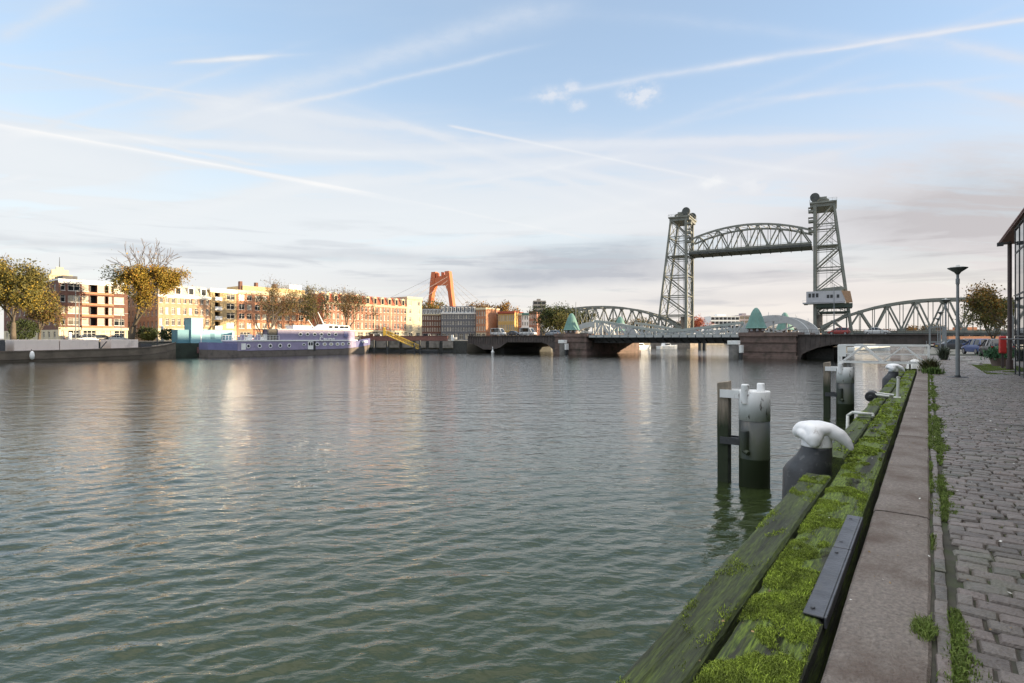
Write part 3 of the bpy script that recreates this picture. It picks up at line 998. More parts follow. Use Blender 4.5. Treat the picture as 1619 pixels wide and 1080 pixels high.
ellipsoid(b, (0.0, 0, 0.455), (0.212, 0.195, 0.105))
chain(b, [((-0.05, 0, 0.46), 0.125), ((-0.15, 0, 0.445), 0.118), ((-0.20, 0, 0.41), 0.092)])
chain(b, [((0.0, 0.0, 0.465), 0.12), ((-0.01, -0.10, 0.43), 0.125), ((-0.005, -0.17, 0.36), 0.10), ((0.0, -0.195, 0.31), 0.072)])
chain(b, [((-0.19, -0.02, 0.425), 0.075), ((-0.12, -0.12, 0.395), 0.080), ((-0.03, -0.18, 0.335), 0.075)])
chain(b, [((-0.19, 0.02, 0.425), 0.075), ((-0.12, 0.12, 0.395), 0.080), ((-0.03, 0.17, 0.345), 0.070)])
chain(b, [((0.0, 0.0, 0.465), 0.12), ((0.0, 0.11, 0.435), 0.115), ((0.0, 0.18, 0.35), 0.065)])
chain(b, [((0.02, 0, 0.468), 0.120), ((0.14, 0, 0.450), 0.114), ((0.25, 0, 0.402), 0.094), ((0.328, 0, 0.335), 0.067), ((0.372, 0, 0.272), 0.043), ((0.388, 0, 0.245), 0.030)])
cap = b.build('cap', M_bwhite, bol, smooth=True)
rm = cap.modifiers.new('fuse', 'REMESH'); rm.mode = 'VOXEL'; rm.voxel_size = 0.009; rm.use_smooth_shade = True
sm = cap.modifiers.new('soften', 'SMOOTH'); sm.factor = 0.6; sm.iterations = 14
bol2 = copy_tree(bol, 'far mooring bollard with a white horned cap, in front of the gangway', ST(26.6, -1.08, QZ))

# ------------------------------------------------------------------ mooring piles standing in the water
def pile_paint(nt, vec, csock, bsdf):
    N, L = nt.nodes, nt.links
    sp = N.new('ShaderNodeSeparateXYZ'); L.new(vec, sp.inputs[0])
    n = N.new('ShaderNodeTexNoise'); n.inputs['Scale'].default_value = 1.3; n.inputs['Detail'].default_value = 6
    L.new(vec, n.inputs['Vector'])
    a = N.new('ShaderNodeMath'); a.operation = 'MULTIPLY_ADD'; L.new(n.outputs['Fac'], a.inputs[0]); a.inputs[1].default_value = -0.9; L.new(sp.outputs[2], a.inputs[2])
    mr = N.new('ShaderNodeMapRange'); mr.inputs[1].default_value = 0.46; mr.inputs[2].default_value = 0.14
    L.new(a.outputs[0], mr.inputs[0])
    mx = N.new('ShaderNodeMix'); mx.data_type = 'RGBA'
    L.new(mr.outputs[0], mx.inputs[0]); L.new(csock, mx.inputs[6]); mx.inputs[7].default_value = (0.028, 0.038, 0.018, 1)
    return mx.outputs[2]
M_pile = mat('pile_steel', (0.052, 0.060, 0.062), rough=0.5, var=0.25, scale=2.5, bump=0.15, bscale=12, dirt=(0.13, 0.12, 0.105), dscale=2.2, dlo=0.57, dhi=0.68, stretch=(1.5, 1.5, 0.5), extra=pile_paint)
M_pilewhite = mat('pile_white', (0.80, 0.80, 0.79), rough=0.55, var=0.08, scale=3, dirt=(0.085, 0.06, 0.045), dscale=3.8, dlo=0.56, dhi=0.64, detail=8, stretch=(1.4, 1.4, 0.6))
M_plank = mat('weathered_plank', (0.26, 0.215, 0.165), rough=0.85, var=0.4, scale=3, stretch=(4, 4, 0.4), bump=0.6, bscale=18, extra=pile_paint)
pl = thing('mooring_pile', 'near steel mooring pile, white topped, with a brown timber plank, left of the near bollard', 'mooring pile', (6.60, 15.5, 0), ANG_V, 'mooring piles in the water')
b = MB(); b.lathe([(0.395, -1.4), (0.395, 0.735), (0.402, 0.745), (0.402, 0.765), (0.395, 0.775), (0.395, 1.78)], 40); b.build('shaft', M_pile, pl, smooth=False)
for p in pl.children[-1].data.polygons: p.use_smooth = len(p.vertices) == 4
b = MB(); b.lathe([(0.399, 1.78), (0.399, 2.56), (0.385, 2.575), (0.365, 2.575), (0.36, 2.50)], 40)
o = b.build('white_band', M_pilewhite, pl)
for p in o.data.polygons: p.use_smooth = len(p.vertices) == 4
def prong(x, y):
    b = MB(); b.lathe([(0.105, 2.25), (0.105, 2.74), (0.085, 2.765)], 16, c=(x, y, 0)); return b
prong(-0.16, -0.33).build('lug', M_pilewhite, pl)
prong(0.10, 0.30).build('lug', M_pilewhite, pl)
b = MB()
secs = []
for k, z in enumerate((-1.2, 0.4, 1.6, 2.3, 2.72, 2.76)):
    w = 0.15
    secs.append([(-0.80 - w + (0.01 * k % 0.02), -0.17, z), (-0.80 + w, -0.17, z + (0.04 if k == 5 else 0)), (-0.80 + w, 0.17, z + (0.06 if k == 5 else 0)), (-0.80 - w, 0.17, z)])
b.loft(secs); o = b.build('plank', M_plank, pl); add_bevel(o, 0.012, 2)
b = MB(); b.box(-0.86, -0.30, -0.215, -0.172, 2.36, 2.58); b.box(-0.86, -0.30, 0.172, 0.215, 2.36, 2.58); b.box(-0.64, -0.38, -0.171, 0.171, 2.40, 2.54)
b.build('upper_bracket', M_pilewhite, pl)
b = MB(); b.box(-0.86, -0.30, -0.215, -0.172, 1.08, 1.27); b.box(-0.86, -0.30, 0.172, 0.215, 1.08, 1.27); b.box(-0.64, -0.38, -0.171, 0.171, 1.12, 1.23)
o = b.build('lower_bracket', M_bgrey, pl)
b = MB(); b.lathe([(0.115, 1.02), (0.115, 1.52), (0.10, 1.535)], 18, c=(-0.16, -0.40, 0)); b.tube((-0.16, -0.40, 1.0), (-0.03, -0.52, 0.94), 0.085, 0.06, 12)
o = b.build('mooring_hook', M_pile, pl)
copy_tree(pl, 'far steel mooring pile, white topped, under the outer end of the gangway', (16.62, 28.4, 0))

# ------------------------------------------------------------------ ladder rails and hook on the beams
M_rail = mat('rail_white', (0.62, 0.62, 0.58), rough=0.5, var=0.12, scale=9, dirt=(0.25, 0.20, 0.15), dscale=9, dlo=0.6, dhi=0.75)
def poly_tube(b, pts, r, n=10):
    for p, q in zip(pts[:-1], pts[1:]):
        b.tube(p, q, r, n=n)
    for p in pts[1:-1]:
        ellipsoid(b, p, (r, r, r), 10, 6)
b = MB()
poly_tube(b, [SL(12.62, -0.83, QZ + 0.02), SL(12.62, -0.84, QZ + 0.075), SL(12.62, -1.16, QZ + 0.085), SL(12.62, -1.24, QZ + 0.02), SL(12.62, -1.26, QZ - 0.7)], 0.028)
tag(b.build('ladder_rail', M_rail, rotz=ANG_U, smooth=True), 'bent white bar lying across the outer beam over the water', 'ladder rail')
b = MB()
b.tube(SL(17.35, -0.62, QZ + 0.012), SL(17.35, -0.60, QZ + 0.50), 0.034)
b.tube(SL(17.35, -0.60, QZ + 0.50), SL(17.36, -0.60, QZ + 0.52), 0.045)
b.box(17.22, 17.48, 0.55, 0.70, QZ + 0.003, QZ + 0.018)
tag(b.build('grab_post', M_rail, rotz=ANG_U), 'short upright white post on a foot plate on the inner beam', 'grab post')
b = MB()
b.tube(SL(33.4, -0.70, QZ), SL(33.4, -0.70, QZ + 0.40), 0.04)
b.box(33.3, 33.5, 0.62, 0.78, QZ + 0.003, QZ + 0.018)
tag(b.build('grab_post', M_rail, rotz=ANG_U), 'small pale post at the far end of the beams under the gangway', 'grab post')
tk = thing('tyre_hook', 'dark rubber roller held by two white bars at the water edge of the outer beam', 'fender', ST(17.27, -1.0, QZ), ANG_U)
b = MB()
poly_tube(b, [(-0.25, -0.22, 0.05), (-0.25, 0.16, 0.09)], 0.03)
poly_tube(b, [(0.22, -0.30, 0.05), (0.22, 0.16, 0.09)], 0.03)
b.build('bar', M_rail, tk)
b = MB()
b.tube((-0.30, 0.17, 0.02), (0.27, 0.17, 0.02), 0.13, 0.13, 18)
b.tube((-0.36, 0.17, 0.02), (0.33, 0.17, 0.02), 0.05, 0.05, 12)
o = b.build('roller', mat('black_rubber', (0.03, 0.03, 0.032), rough=0.7, var=0.3, scale=5), tk); add_bevel(o, 0.02, 2)

# ------------------------------------------------------------------ white gangway from the quay to the far pile
gw = thing('gangway', 'white steel truss gangway from the quay edge to the far mooring pile', 'gangway', (16.30, 28.4, 2.80), ANG_V)
GL, GH = 3.62, 0.86
def side_truss(y):
    b = MB()
    b.bar((0, y, GH), (GL, y, GH), 0.075, 0.085)
    b.bar((0, y, 0.03), (GL, y, 0.03), 0.075, 0.09)
    for x in (0.0, GL):
        b.bar((x, y, 0), (x, y, GH), 0.09, 0.08)
    b.bar((0.0, y, GH * 0.5), (GL, y, GH * 0.5), 0.03, 0.03)
    nod = [(0.12, 0.05), (GL * .285, GH - .02), (GL * .50, 0.05), (GL * .735, GH - .02), (GL * .97, 0.05)]
    for (x0, z0), (x1, z1) in zip(nod[:-1], nod[1:]):
        b.bar((x0, y, z0), (x1, y, z1), 0.06, 0.055)
    return b
side_truss(0.0).build('side_truss', M_white, gw)
side_truss(1.05).build('side_truss', M_white, gw)
b = MB(); b.box(0.0, GL, 0.05, 1.0, 0.03, 0.06)
for i in range(12): b.box(0.1 + i * 0.3, 0.13 + i * 0.3, 0.06, 0.99, 0.06, 0.075)
b.build('deck', M_bgrey, gw)
for y in (-.05,):
    b = MB(); b.box(-0.02, 0.33, y, y + .015, 0.30, GH + 0.03); b.build('end_plate', M_white, gw)
b = MB(); b.box(-0.05, 0.20, 0.0, 1.05, -0.22, -0.02); b.build('foot', M_white, gw)
# crumpled white sheet by the gangway
def crumple(name, label, cat, loc, size, m, seed, n=26):
    b = MB(); rows = []
    for i in range(n + 1):
        r = []
        for j in range(n + 1):
            x, y = i / n * 2 - 1, j / n * 2 - 1
            e = max(0.0, 1 - (abs(x) ** 2.2 + abs(y) ** 2.2))
            z = size[2] * (e ** 0.45) * (0.35 + 0.9 * float(fbm(x * 2.1 + 5, y * 2.1, seed, 4))) - 0.01
            r.append((x * size[0], y * size[1], z))
        rows.append(r)
    pts = [p for r in rows for p in r]
    w = n + 1
    b.add(pts, [(i * w + j, i * w + j + 1, (i + 1) * w + j + 1, (i + 1) * w + j) for i in range(n) for j in range(n)])
    o = b.build(name, m, loc=loc, rotz=ANG_U)
    return tag(o, label, cat)
crumple('tarpaulin', 'crumpled white tarpaulin heaped at the quay end of the gangway', 'tarpaulin', ST(35.0, -0.55, QZ), (0.5, 0.34, 0.52), M_white, 4)

# ------------------------------------------------------------------ plants on the quay
M_weed = mat('weed_green', (0.075, 0.105, 0.030), rough=0.8, var=0.35, scale=4, extra=rnd_tint(0.5, (0.13, 0.07, 0.035), 0.6))
M_reed = mat('dark_rush', (0.06, 0.075, 0.045), rough=0.8, var=0.35, scale=4, extra=rnd_tint(0.5))
def tuft(label, s, t, n, h, spread, m, seed, w=0.03):
    rng = np.random.default_rng(seed)
    r = np.abs(rng.normal(0, 1, n)) * spread; a = rng.uniform(0, 6.28, n)
    p = np.stack([r * np.cos(a), r * np.sin(a), np.abs(rng.normal(0, 0.15, n)) * h], 1)
    me = blades('weed_plant', p, h, w, m, seed, lean=1.3)
    o = link('weed_plant', me, loc=ST(s, t, QZ - 0.01), rotz=ANG_U)
    tag(o, label, 'weed')
    return o
tuft('reddish green weed clump growing where the coping meets the gangway', 31.3, 0.06, 900, 0.50, 0.15, M_weed, 3)
tuft('low green weeds spilling onto the cobbles beside the reddish clump', 29.8, 0.20, 500, 0.24, 0.16, mat('weed_leaf', (0.09, 0.15, 0.03), rough=0.8, var=0.3, scale=4, extra=rnd_tint(0.5)), 4, 0.035)
tuft('dark spiky rush at the foot of the second lamp post', 49.9, 0.9, 380, 0.78, 0.14, M_reed, 5, 0.04)

# ------------------------------------------------------------------ street lamps
M_post = mat('grey_post', (0.20, 0.215, 0.22), rough=0.5, var=0.15, scale=4, dirt=(0.12, 0.12, 0.12), dscale=2, dlo=0.6, dhi=0.8)
M_shade = mat('lamp_shade_grey', (0.085, 0.095, 0.09), rough=0.5, var=0.15, scale=3)
M_lens = mat('lamp_lens', (0.45, 0.46, 0.44), rough=0.25, var=0.05, scale=2)
lp = thing('street_lamp', 'nearest slim grey street lamp with an inverted cone head on the cobbles', 'street lamp', ST(27.9, 0.93, QZ - 0.01), ANG_U, 'cone headed street lamps along the quay')
b = MB(); b.lathe([(0.070, 0.0), (0.070, 1.55), (0.060, 1.58), (0.046, 3.55), (0.050, 3.60), (0.066, 3.62), (0.066, 3.80), (0.045, 3.83), (0.045, 3.98)], 16); b.build('post', M_post, lp, smooth=False)
b = MB(); b.lathe([(0.34, 0.0), (0.34, 0.022), (0.30, 0.03), (0.10, 0.034), (0.10, 0.075)], 24); b.build('base_plate', M_dark, lp)
b = MB(); b.lathe([(0.05, 3.97), (0.11, 4.06), (0.325, 4.215), (0.33, 4.23), (0.325, 4.237)], 32); o = b.build('head', M_shade, lp, smooth=True)
b = MB(); b.lathe([(0.315, 4.238), (0.22, 4.265), (0.06, 4.28), (0.055, 4.335), (0.02, 4.345)], 32); b.build('cap', M_lens, lp, smooth=True)
for k, (s, t, lab) in enumerate(((50.6, 1.02, 'street lamp standing in the dark rush, second from the camera'), (74, 1.05, 'third street lamp along the quay, before the bridge end'), (97, 1.1, 'far street lamp closest to the bridge approach'))):
    copy_tree(lp, lab, ST(s, t, QZ - 0.01))

# ------------------------------------------------------------------ trees: skeleton of limbs, twigs and many leaf faces
M_bark = mat('tree_bark', (0.125, 0.10, 0.072), rough=0.9, var=0.35, scale=3, stretch=(3, 3, 0.6), bump=0.5, bscale=10)
M_twig = mat('twig_bark', (0.135, 0.105, 0.085), rough=0.9, var=0.3, scale=2)
def leafmat(n, c, t=None):
    return mat(n, c, rough=0.75, var=0.3, scale=0.6, spec=0.25, extra=rnd_tint(0.5, t or tuple(x * 0.5 for x in c), 0.7))
L_green = leafmat('leaf_green', (0.085, 0.095, 0.022), (0.13, 0.10, 0.02))
L_olive = leafmat('leaf_olive', (0.135, 0.115, 0.030), (0.09, 0.085, 0.028))
L_yellow = leafmat('leaf_yellow', (0.30, 0.20, 0.028), (0.17, 0.14, 0.03))
L_orange = leafmat('leaf_orange', (0.33, 0.155, 0.025), (0.24, 0.16, 0.03))
L_brown = leafmat('leaf_brown', (0.20, 0.115, 0.045), (0.13, 0.09, 0.045))
L_darkgreen = leafmat('leaf_dark_green', (0.035, 0.052, 0.018), (0.06, 0.07, 0.02))
L_red = leafmat('leaf_red', (0.40, 0.07, 0.045), (0.35, 0.16, 0.05))

def make_tree(label, loc, H, RX, seed, leaves, nleaf, lsize, fork=0.22, lean=0.0, trunk_r=None, group=None, levels=5, leafy=None, name='autumn_tree', rotz=0.0, spread=0.62, kids=3, sig=None, limb=0.22, twig=0.018, up=0.06):
    """leaves: list of (material, weight-by-height function); leafy(x,z)->0..1 keeps leaves away from bare parts (x, z relative to the crown, 0..1 in z)"""
    rng = np.random.default_rng(seed)
    segs, tips = [], []
    trunk_r = trunk_r or H * 0.022
    def rot_dir(d, ang):
        ax = Vector(rng.normal(0, 1, 3)).cross(d)
        if ax.length < 1e-4: ax = Vector((1, 0, 0))
        ax.normalize()
        return (Matrix.Rotation(ang, 3, ax) @ d).normalized()
    def grow(p, d, L, r, lev):
        n = 3 if lev < 2 else 2
        for i in range(n):
            d = (d + Vector(rng.normal(0, 0.10, 3)) + Vector((0, 0, up if lev < 4 else 0.06))).normalized()
            q = p + d * (L / n)
            r2 = r * (0.86 if lev else 0.92)
            segs.append((p, q, r, r2, lev)); p, r = q, r2
            if lev >= 2 and i == 0 and lev < levels:
                grow(p, rot_dir(d, rng.uniform(0.6, 1.0)), L * 0.55, r * 0.5, min(levels, lev + 2))
        if lev >= levels:
            tips.append((p, d)); return
        m = kids if lev < 3 else 2
        for i in range(m):
            grow(p, rot_dir(d, rng.uniform(0.35, 1.0) * spread * (1.25 if lev == 0 else 1.0)), L * rng.uniform(0.66, 0.86), r * rng.uniform(0.58, 0.74), lev + 1)
    th = H * fork
    d0 = Vector((lean, 0, 1)).normalized()
    p = Vector((0, 0, 0)); r = trunk_r * 1.25
    for i in range(4):
        d0 = (d0 + Vector(rng.normal(0, 0.03, 3))).normalized()
        q = p + d0 * th / 4
        segs.append((p, q, r, r * 0.92, -1)); p, r = q, r * 0.92
    for i in range(4):
        grow(p, rot_dir(d0, rng.uniform(0.25, 0.75)), H * limb, r * 0.62, 1)
    P = np.array([list(t[0]) for t in tips])
    top = np.percentile(P[:, 2], 99.5); kz = (H - th) / (top - th)
    cx = P[:, 0].mean() - 0.0
    kx = RX / max(1e-3, np.percentile(np.abs(P[:, 0] - cx), 96)); ky = RX / max(1e-3, np.percentile(np.abs(P[:, 1] - P[:, 1].mean()), 96))
    base = Vector(p)
    def warp(v):
        if v.z <= th: return Vector(v)
        f = min(1.0, (v.z - th) / (0.12 * H))
        sx = 1 + (kx - 1) * f; sy = 1 + (ky - 1) * f
        return Vector((base.x + (v.x - base.x) * sx, base.y + (v.y - base.y) * sy, th + (v.z - th) * kz))
    root = thing(name, label, 'tree', loc, rotz, group)
    mb_t, mb_b = MB(), MB()
    for (a, b_, r0, r1, lev) in segs:
        rr0, rr1 = max(r0, twig * 1.2), max(r1, twig)
        if lev <= 1: mb_t.tube(warp(a), warp(b_), rr0, rr1, 8, caps=False)
        else: mb_b.tube(warp(a), warp(b_), rr0, rr1, 4, caps=False)
    mb_t.build('trunk', M_bark, root, smooth=True, fix=False)
    mb_b.build('branches', M_twig, root, fix=False)
    if nleaf:
        pool = [(warp(a), warp(b_)) for (a, b_, r0, r1, lev) in segs if lev >= 2]
        A = np.array([list(x[0]) for x in pool]); B = np.array([list(x[1]) for x in pool])
        i = rng.integers(0, len(A), nleaf * 3); f = rng.uniform(0, 1, (nleaf * 3, 1))
        C = A[i] + (B[i] - A[i]) * f + rng.normal(0, sig or H * 0.022, (nleaf * 3, 3))
        zr = (C[:, 2] - th) / (H - th); xr = (C[:, 0] - base.x) / RX
        cl = fbm(C[:, 0] * 0.55 + C[:, 1] * 0.31 + 7, C[:, 2] * 0.55 + C[:, 1] * 0.2, seed, 3)
        keep = np.clip((cl - 0.31) * 4.5, 0.14, 1)
        if leafy: keep = keep * leafy(xr, zr)
        k = rng.uniform(0, 1, len(C)) < keep
        C, zr, xr, cl = C[k][:nleaf], zr[k][:nleaf], xr[k][:nleaf], cl[k][:nleaf]
        n = len(C)
        sz = lsize * rng.uniform(0.55, 1.3, n)
        nrm = rng.normal(0, 1, (n, 3)); nrm /= np.linalg.norm(nrm, axis=1)[:, None]
        a = np.cross(nrm, rng.normal(0, 1, (n, 3))); a /= np.linalg.norm(a, axis=1)[:, None]
        b_ = np.cross(nrm, a)
        a *= sz[:, None] / 2; b_ *= sz[:, None] / 3
        v = np.stack([C - a, C - b_ * 0.9 + a * 0.1, C + a, C + b_ * 0.9 + a * 0.1], 1).reshape(-1, 3)
        fq = np.arange(n * 4).reshape(-1, 4)
        W = np.stack([np.clip(w(xr, zr), 1e-4, None) * (0.4 + rng.uniform(0, 1, n)) * (0.6 + 0.9 * fbm(C[:, 0] * 0.35 + q * 9, C[:, 2] * 0.35 + C[:, 1] * 0.2, seed + q, 2)) for q, (mm, w) in enumerate(leaves)], 1)
        mi = W.argmax(1)
        link('crown', np_mesh('crown', v, fq, [mm for mm, w in leaves], rnd=np.repeat(rng.uniform(0, 1, n), 4), mi=mi), root)
    return root
one = lambda x, z: np.ones_like(x)

# ------------------------------------------------------------------ glass hall on the right (local x = s, y = -t)
M_col = mat('rust_brown_steel', (0.075, 0.052, 0.048), rough=0.6, var=0.25, scale=3)
M_facade = mat('facade_glass', (0.02, 0.025, 0.03), rough=0.02, var=0.2, scale=0.5, spec=1.0)
M_facade.node_tree.nodes['Principled BSDF'].inputs['IOR'].default_value = 1.9
M_soffit = mat('red_brown_soffit', (0.16, 0.075, 0.062), rough=0.7, var=0.15, scale=2)
gh = thing('glass_hall', 'glass walled quay hall with dark mullions and a jutting red brown eave', 'building', ST(36.4, 2.92, QZ - 0.03), ANG_U)
GE = -4.9                                   # the glazing stops short of the eave's end, leaving a porch on one column
b = MB(); b.box(-64, GE - 0.02, -14, -0.10, 0, 6.1); b.build('wall', mat('hall_wall', (0.22, 0.21, 0.20), rough=0.8), gh)
b = MB(); b.box(-64.2, 0.45, -14.2, 0.10, 6.13, 6.19); b.build('soffit', M_soffit, gh)
b = MB()
b.add([(-64.2, 0.12, 6.195), (0.5, 0.12, 6.195), (0.5, 0.12, 6.26), (-64.2, 0.12, 6.26), (-64.2, -0.62, 6.85), (0.5, -0.62, 6.85), (0.5, -14.2, 7.1), (-64.2, -14.2, 7.1), (-64.2, -14.2, 6.195), (0.5, -14.2, 6.195)],
      [(0, 1, 2, 3), (3, 2, 5, 4), (4, 5, 6, 7), (7, 6, 9, 8), (8, 9, 1, 0), (1, 9, 6, 5, 2), (0, 3, 4, 7, 8)])
b.build('roof', M_soffit, gh)
b = MB()
for z in (0.0, 1.62, 3.30, 5.05, 6.09):
    b.box(-64, GE, -0.06, -0.006, max(0.0, z - 0.035), z + 0.035)
x = GE
while x > -64:
    b.box(x - 0.035, x + 0.035, -0.062, 0.0, 0.0, 6.12)
    x -= 1.35
b.build('mullions', M_dark, gh)
for i in range(10):
    x1 = GE - 0.04 - i * 1.35
    for (z0, z1) in ((0.04, 1.58), (1.66, 3.26), (3.34, 5.01), (5.09, 6.05)):
        bb = MB(); bb.box(x1 - 1.27, x1, -0.04, -0.02, z0, z1)
        bb.build('glass_pane', M_facade, gh)
bb = MB(); bb.box(-64, GE - 13.6, -0.04, -0.02, 0.04, 6.05); bb.build('glass_pane', M_facade, gh)
b = MB()
b.tube((-0.15, -0.26, 0), (-0.15, -0.26, 6.13), 0.085, n=16)
b.tube((-0.15, -0.26, 0), (-0.15, -0.26, 0.5), 0.14, n=16)
b.build('column', M_col, gh)
b = MB(); b.tube((-40, 0.05, 1.50), (-0.15, 0.05, 1.50), 0.030, n=10)
b.build('rail', M_dark, gh)
b = MB(); b.box(-3.1, -2.9, 0.20, 0.42, 5.65, 5.8); b.bar((-3.0, -0.05, 5.8), (-3.0, 0.25, 5.75), 0.05); b.build('floodlight', M_dark, gh)
# red lifebuoy cabinet
M_redgl = mat('red_enamel', (0.50, 0.030, 0.025), rough=0.35, var=0.1, scale=3)
lc = thing('lifebuoy_cabinet', 'red lifebuoy cabinet beside the brown corner column of the glass hall', 'cabinet', ST(37.6, 3.03, QZ), ANG_U)
b = MB(); b.box(-0.35, 0.35, -0.13, 0.13, 0.75, 1.62); o = b.build('box', M_redgl, lc); add_bevel(o, 0.04, 3)
b = MB(); b.box(-0.40, -0.351, -0.12, 0.12, 0.80, 1.57); o = b.build('door', M_redgl, lc); add_bevel(o, 0.015, 2)
b = MB(); b.box(-0.06, 0.06, -0.05, 0.05, 0, 0.75); b.build('post', M_col, lc)
# tub with green shrub, small kerb blocks
pt = thing('planter', 'low stone tub with a green shrub in front of the red cabinet', 'planter', ST(40.2, 3.10, QZ), ANG_U)
b = MB(); b.lathe([(0.30, 0), (0.42, 0.42), (0.44, 0.45), (0.38, 0.45), (0.36, 0.40)], 20); b.build('tub', mat('brown_stone_tub', (0.19, 0.14, 0.115), rough=0.85), pt)
rng_ = np.random.default_rng(2)
q = rng_.normal(0, 1, (1500, 3)) * np.array([0.27, 0.27, 0.15]) + np.array([0, 0, 0.62])
link('shrub', blades('shrub', q, 0.14, 0.07, mat('shrub_green', (0.035, 0.11, 0.045), rough=0.7, var=0.3, extra=rnd_tint(0.5)), 4, 1.2), pt)
b = MB(); b.box(-0.5, 0.5, -0.09, 0.09, 0, 0.16); kb = b.build('kerb_block', mat('pale_concrete', (0.42, 0.40, 0.37), rough=0.8), rotz=ANG_U + 0.5)
kb.location = ST(41.5, 2.15, QZ); add_bevel(kb, 0.02, 2)
tag(kb, 'pale concrete kerb block nearest the green planter', 'kerb block', 'kerb blocks in front of the cars')
c = copy_tree(kb, 'pale concrete kerb block in front of the dark hatchback', ST(47.0, 1.95, QZ), ANG_U + 0.6)
c = copy_tree(kb, 'pale concrete kerb block in front of the blue car', ST(53.5, 1.9, QZ), ANG_U + 0.5)

# ------------------------------------------------------------------ cars
M_tyre = mat('tyre_rubber', (0.02, 0.02, 0.02), rough=0.85)
M_rim = mat('wheel_rim', (0.30, 0.30, 0.31), rough=0.35, metal=0.7)
M_cglass = glassy('car_glass', (0.02, 0.024, 0.028), 0.03, 0.8)
M_lampred = mat('tail_light_red', (0.30, 0.012, 0.010), rough=0.25)
M_lampw = mat('head_light_clear', (0.55, 0.55, 0.53), rough=0.15)
M_plate_y = mat('number_plate', (0.55, 0.36, 0.03), rough=0.5)
def paint(n, c):
    return mat(n, c, rough=0.28, var=0.06, scale=2, spec=0.6)
def make_car(label, loc, rotz, m, style='hatch', group=None, plates=True):
    """local x forwards; origin on the ground below the middle"""
    L, Wd, Hh = {'hatch': (3.95, 1.70, 1.48), 'saloon': (4.4, 1.74, 1.45), 'van': (4.9, 1.9, 2.2)}[style]
    root = thing('parked_car' if style != 'van' else 'parked_van', label, 'car' if style != 'van' else 'van', loc, rotz, group)
    hl, hw = L / 2, Wd / 2
    if style == 'van':
        st = [(-hl, .86, .40, 1.05), (-hl + .06, .95, .30, 1.12), (-1.2, 1, .28, 1.12), (0.6, 1, .28, 1.12), (1.5, .98, .28, 1.10), (hl - .3, .92, .30, .98), (hl - .02, .80, .40, .75)]
        cab = [(-hl + .05, .90, .90, Hh), (-hl + .35, .93, .92, Hh), (0.7, .94, .92, Hh), (1.05, .94, .86, Hh - .12), (1.75, .93, .80, 1.10)]
    elif style == 'hatch':
        st = [(-hl, .80, .42, .85), (-hl + .10, .95, .30, .92), (-1.2, 1, .24, .94), (0.2, 1, .22, .93), (1.0, .98, .24, .90), (hl - .25, .90, .28, .74), (hl, .72, .38, .58)]
        cab = [(-hl + .10, .88, .74, .95), (-hl + .42, .90, .72, Hh - .06), (-0.6, .92, .72, Hh), (0.25, .92, .72, Hh - .04), (1.15, .90, .78, .92)]
    else:
        st = [(-hl, .80, .42, .82), (-hl + .10, .95, .30, .92), (-1.3, 1, .24, .93), (0.2, 1, .22, .92), (1.0, .98, .24, .88), (hl - .25, .90, .28, .74), (hl, .72, .38, .58)]
        cab = [(-1.55, .86, .76, .93), (-0.85, .90, .72, Hh - .03), (-0.4, .92, .72, Hh), (0.2, .92, .72, Hh - .04), (1.1, .90, .78, .91)]
    secs = []
    for x, w, z0, z1 in st:
        y = hw * w
        secs.append([(x, -y * .93, z0), (x, -y, z0 + .12), (x, -y, z1 - .16), (x, -y * .94, z1 - .02), (x, 0, z1 + .015), (x, y * .94, z1 - .02), (x, y, z1 - .16), (x, y, z0 + .12), (x, y * .93, z0)])
    b = MB(); b.loft(secs); o = b.build('body', m, root, smooth=True); add_bevel(o, 0.02, 2)
    o.data.set_sharp_from_angle(angle=0.6)
    secs = []
    for x, wb, wt, zt in cab:
        zb = 0.80
        secs.append([(x, -hw * wb, zb), (x, -hw * (wb * .45 + wt * .55), (zb + zt) / 2), (x, -hw * wt * .97, zt - .03), (x, -hw * wt * .8, zt), (x, hw * wt * .8, zt), (x, hw * wt * .97, zt - .03), (x, hw * (wb * .45 + wt * .55), (zb + zt) / 2), (x, hw * wb, zb)])
    b = MB(); b.loft(secs); o = b.build('windows', M_cglass, root, smooth=True); o.data.set_sharp_from_angle(angle=0.6)
    b = MB()
    rs = []
    for x, wb, wt, zt in cab[1:-1]:
        rs.append([(x, -hw * wt * .985, zt - .05), (x, -hw * wt * .8, zt + .016), (x, hw * wt * .8, zt + .016), (x, hw * wt * .985, zt - .05)])
    b.loft(rs)
    for sy in (-1, 1):
        for i in range(len(cab)):
            x, wb, wt, zt = cab[i]
            j = i + 1 if i == len(cab) - 2 else i
            b.bar((x if i < len(cab) - 1 else x, sy * hw * wb * 1.002, .88), (cab[max(1, min(i, len(cab) - 2))][0], sy * hw * wt * .975, cab[max(1, min(i, len(cab) - 2))][3] - .03), 0.07 if style != 'van' else 0.12, 0.05)
    b.build('roof', m, root)
    r = 0.31 if style != 'van' else 0.34
    for x in (-hl + .78, hl - .80):
        for sy in (-1, 1):
            w = MB(); w.tube((0, -.095, 0), (0, .095, 0), r, n=22)
            wo = w.build('wheel', M_tyre, root, loc=(x, sy * (hw - .10), r)); add_bevel(wo, 0.03, 2)
            w = MB(); w.tube((0, sy * .085, 0), (0, sy * .103, 0), r * .62, n=18); w.build('rim', M_rim, wo)
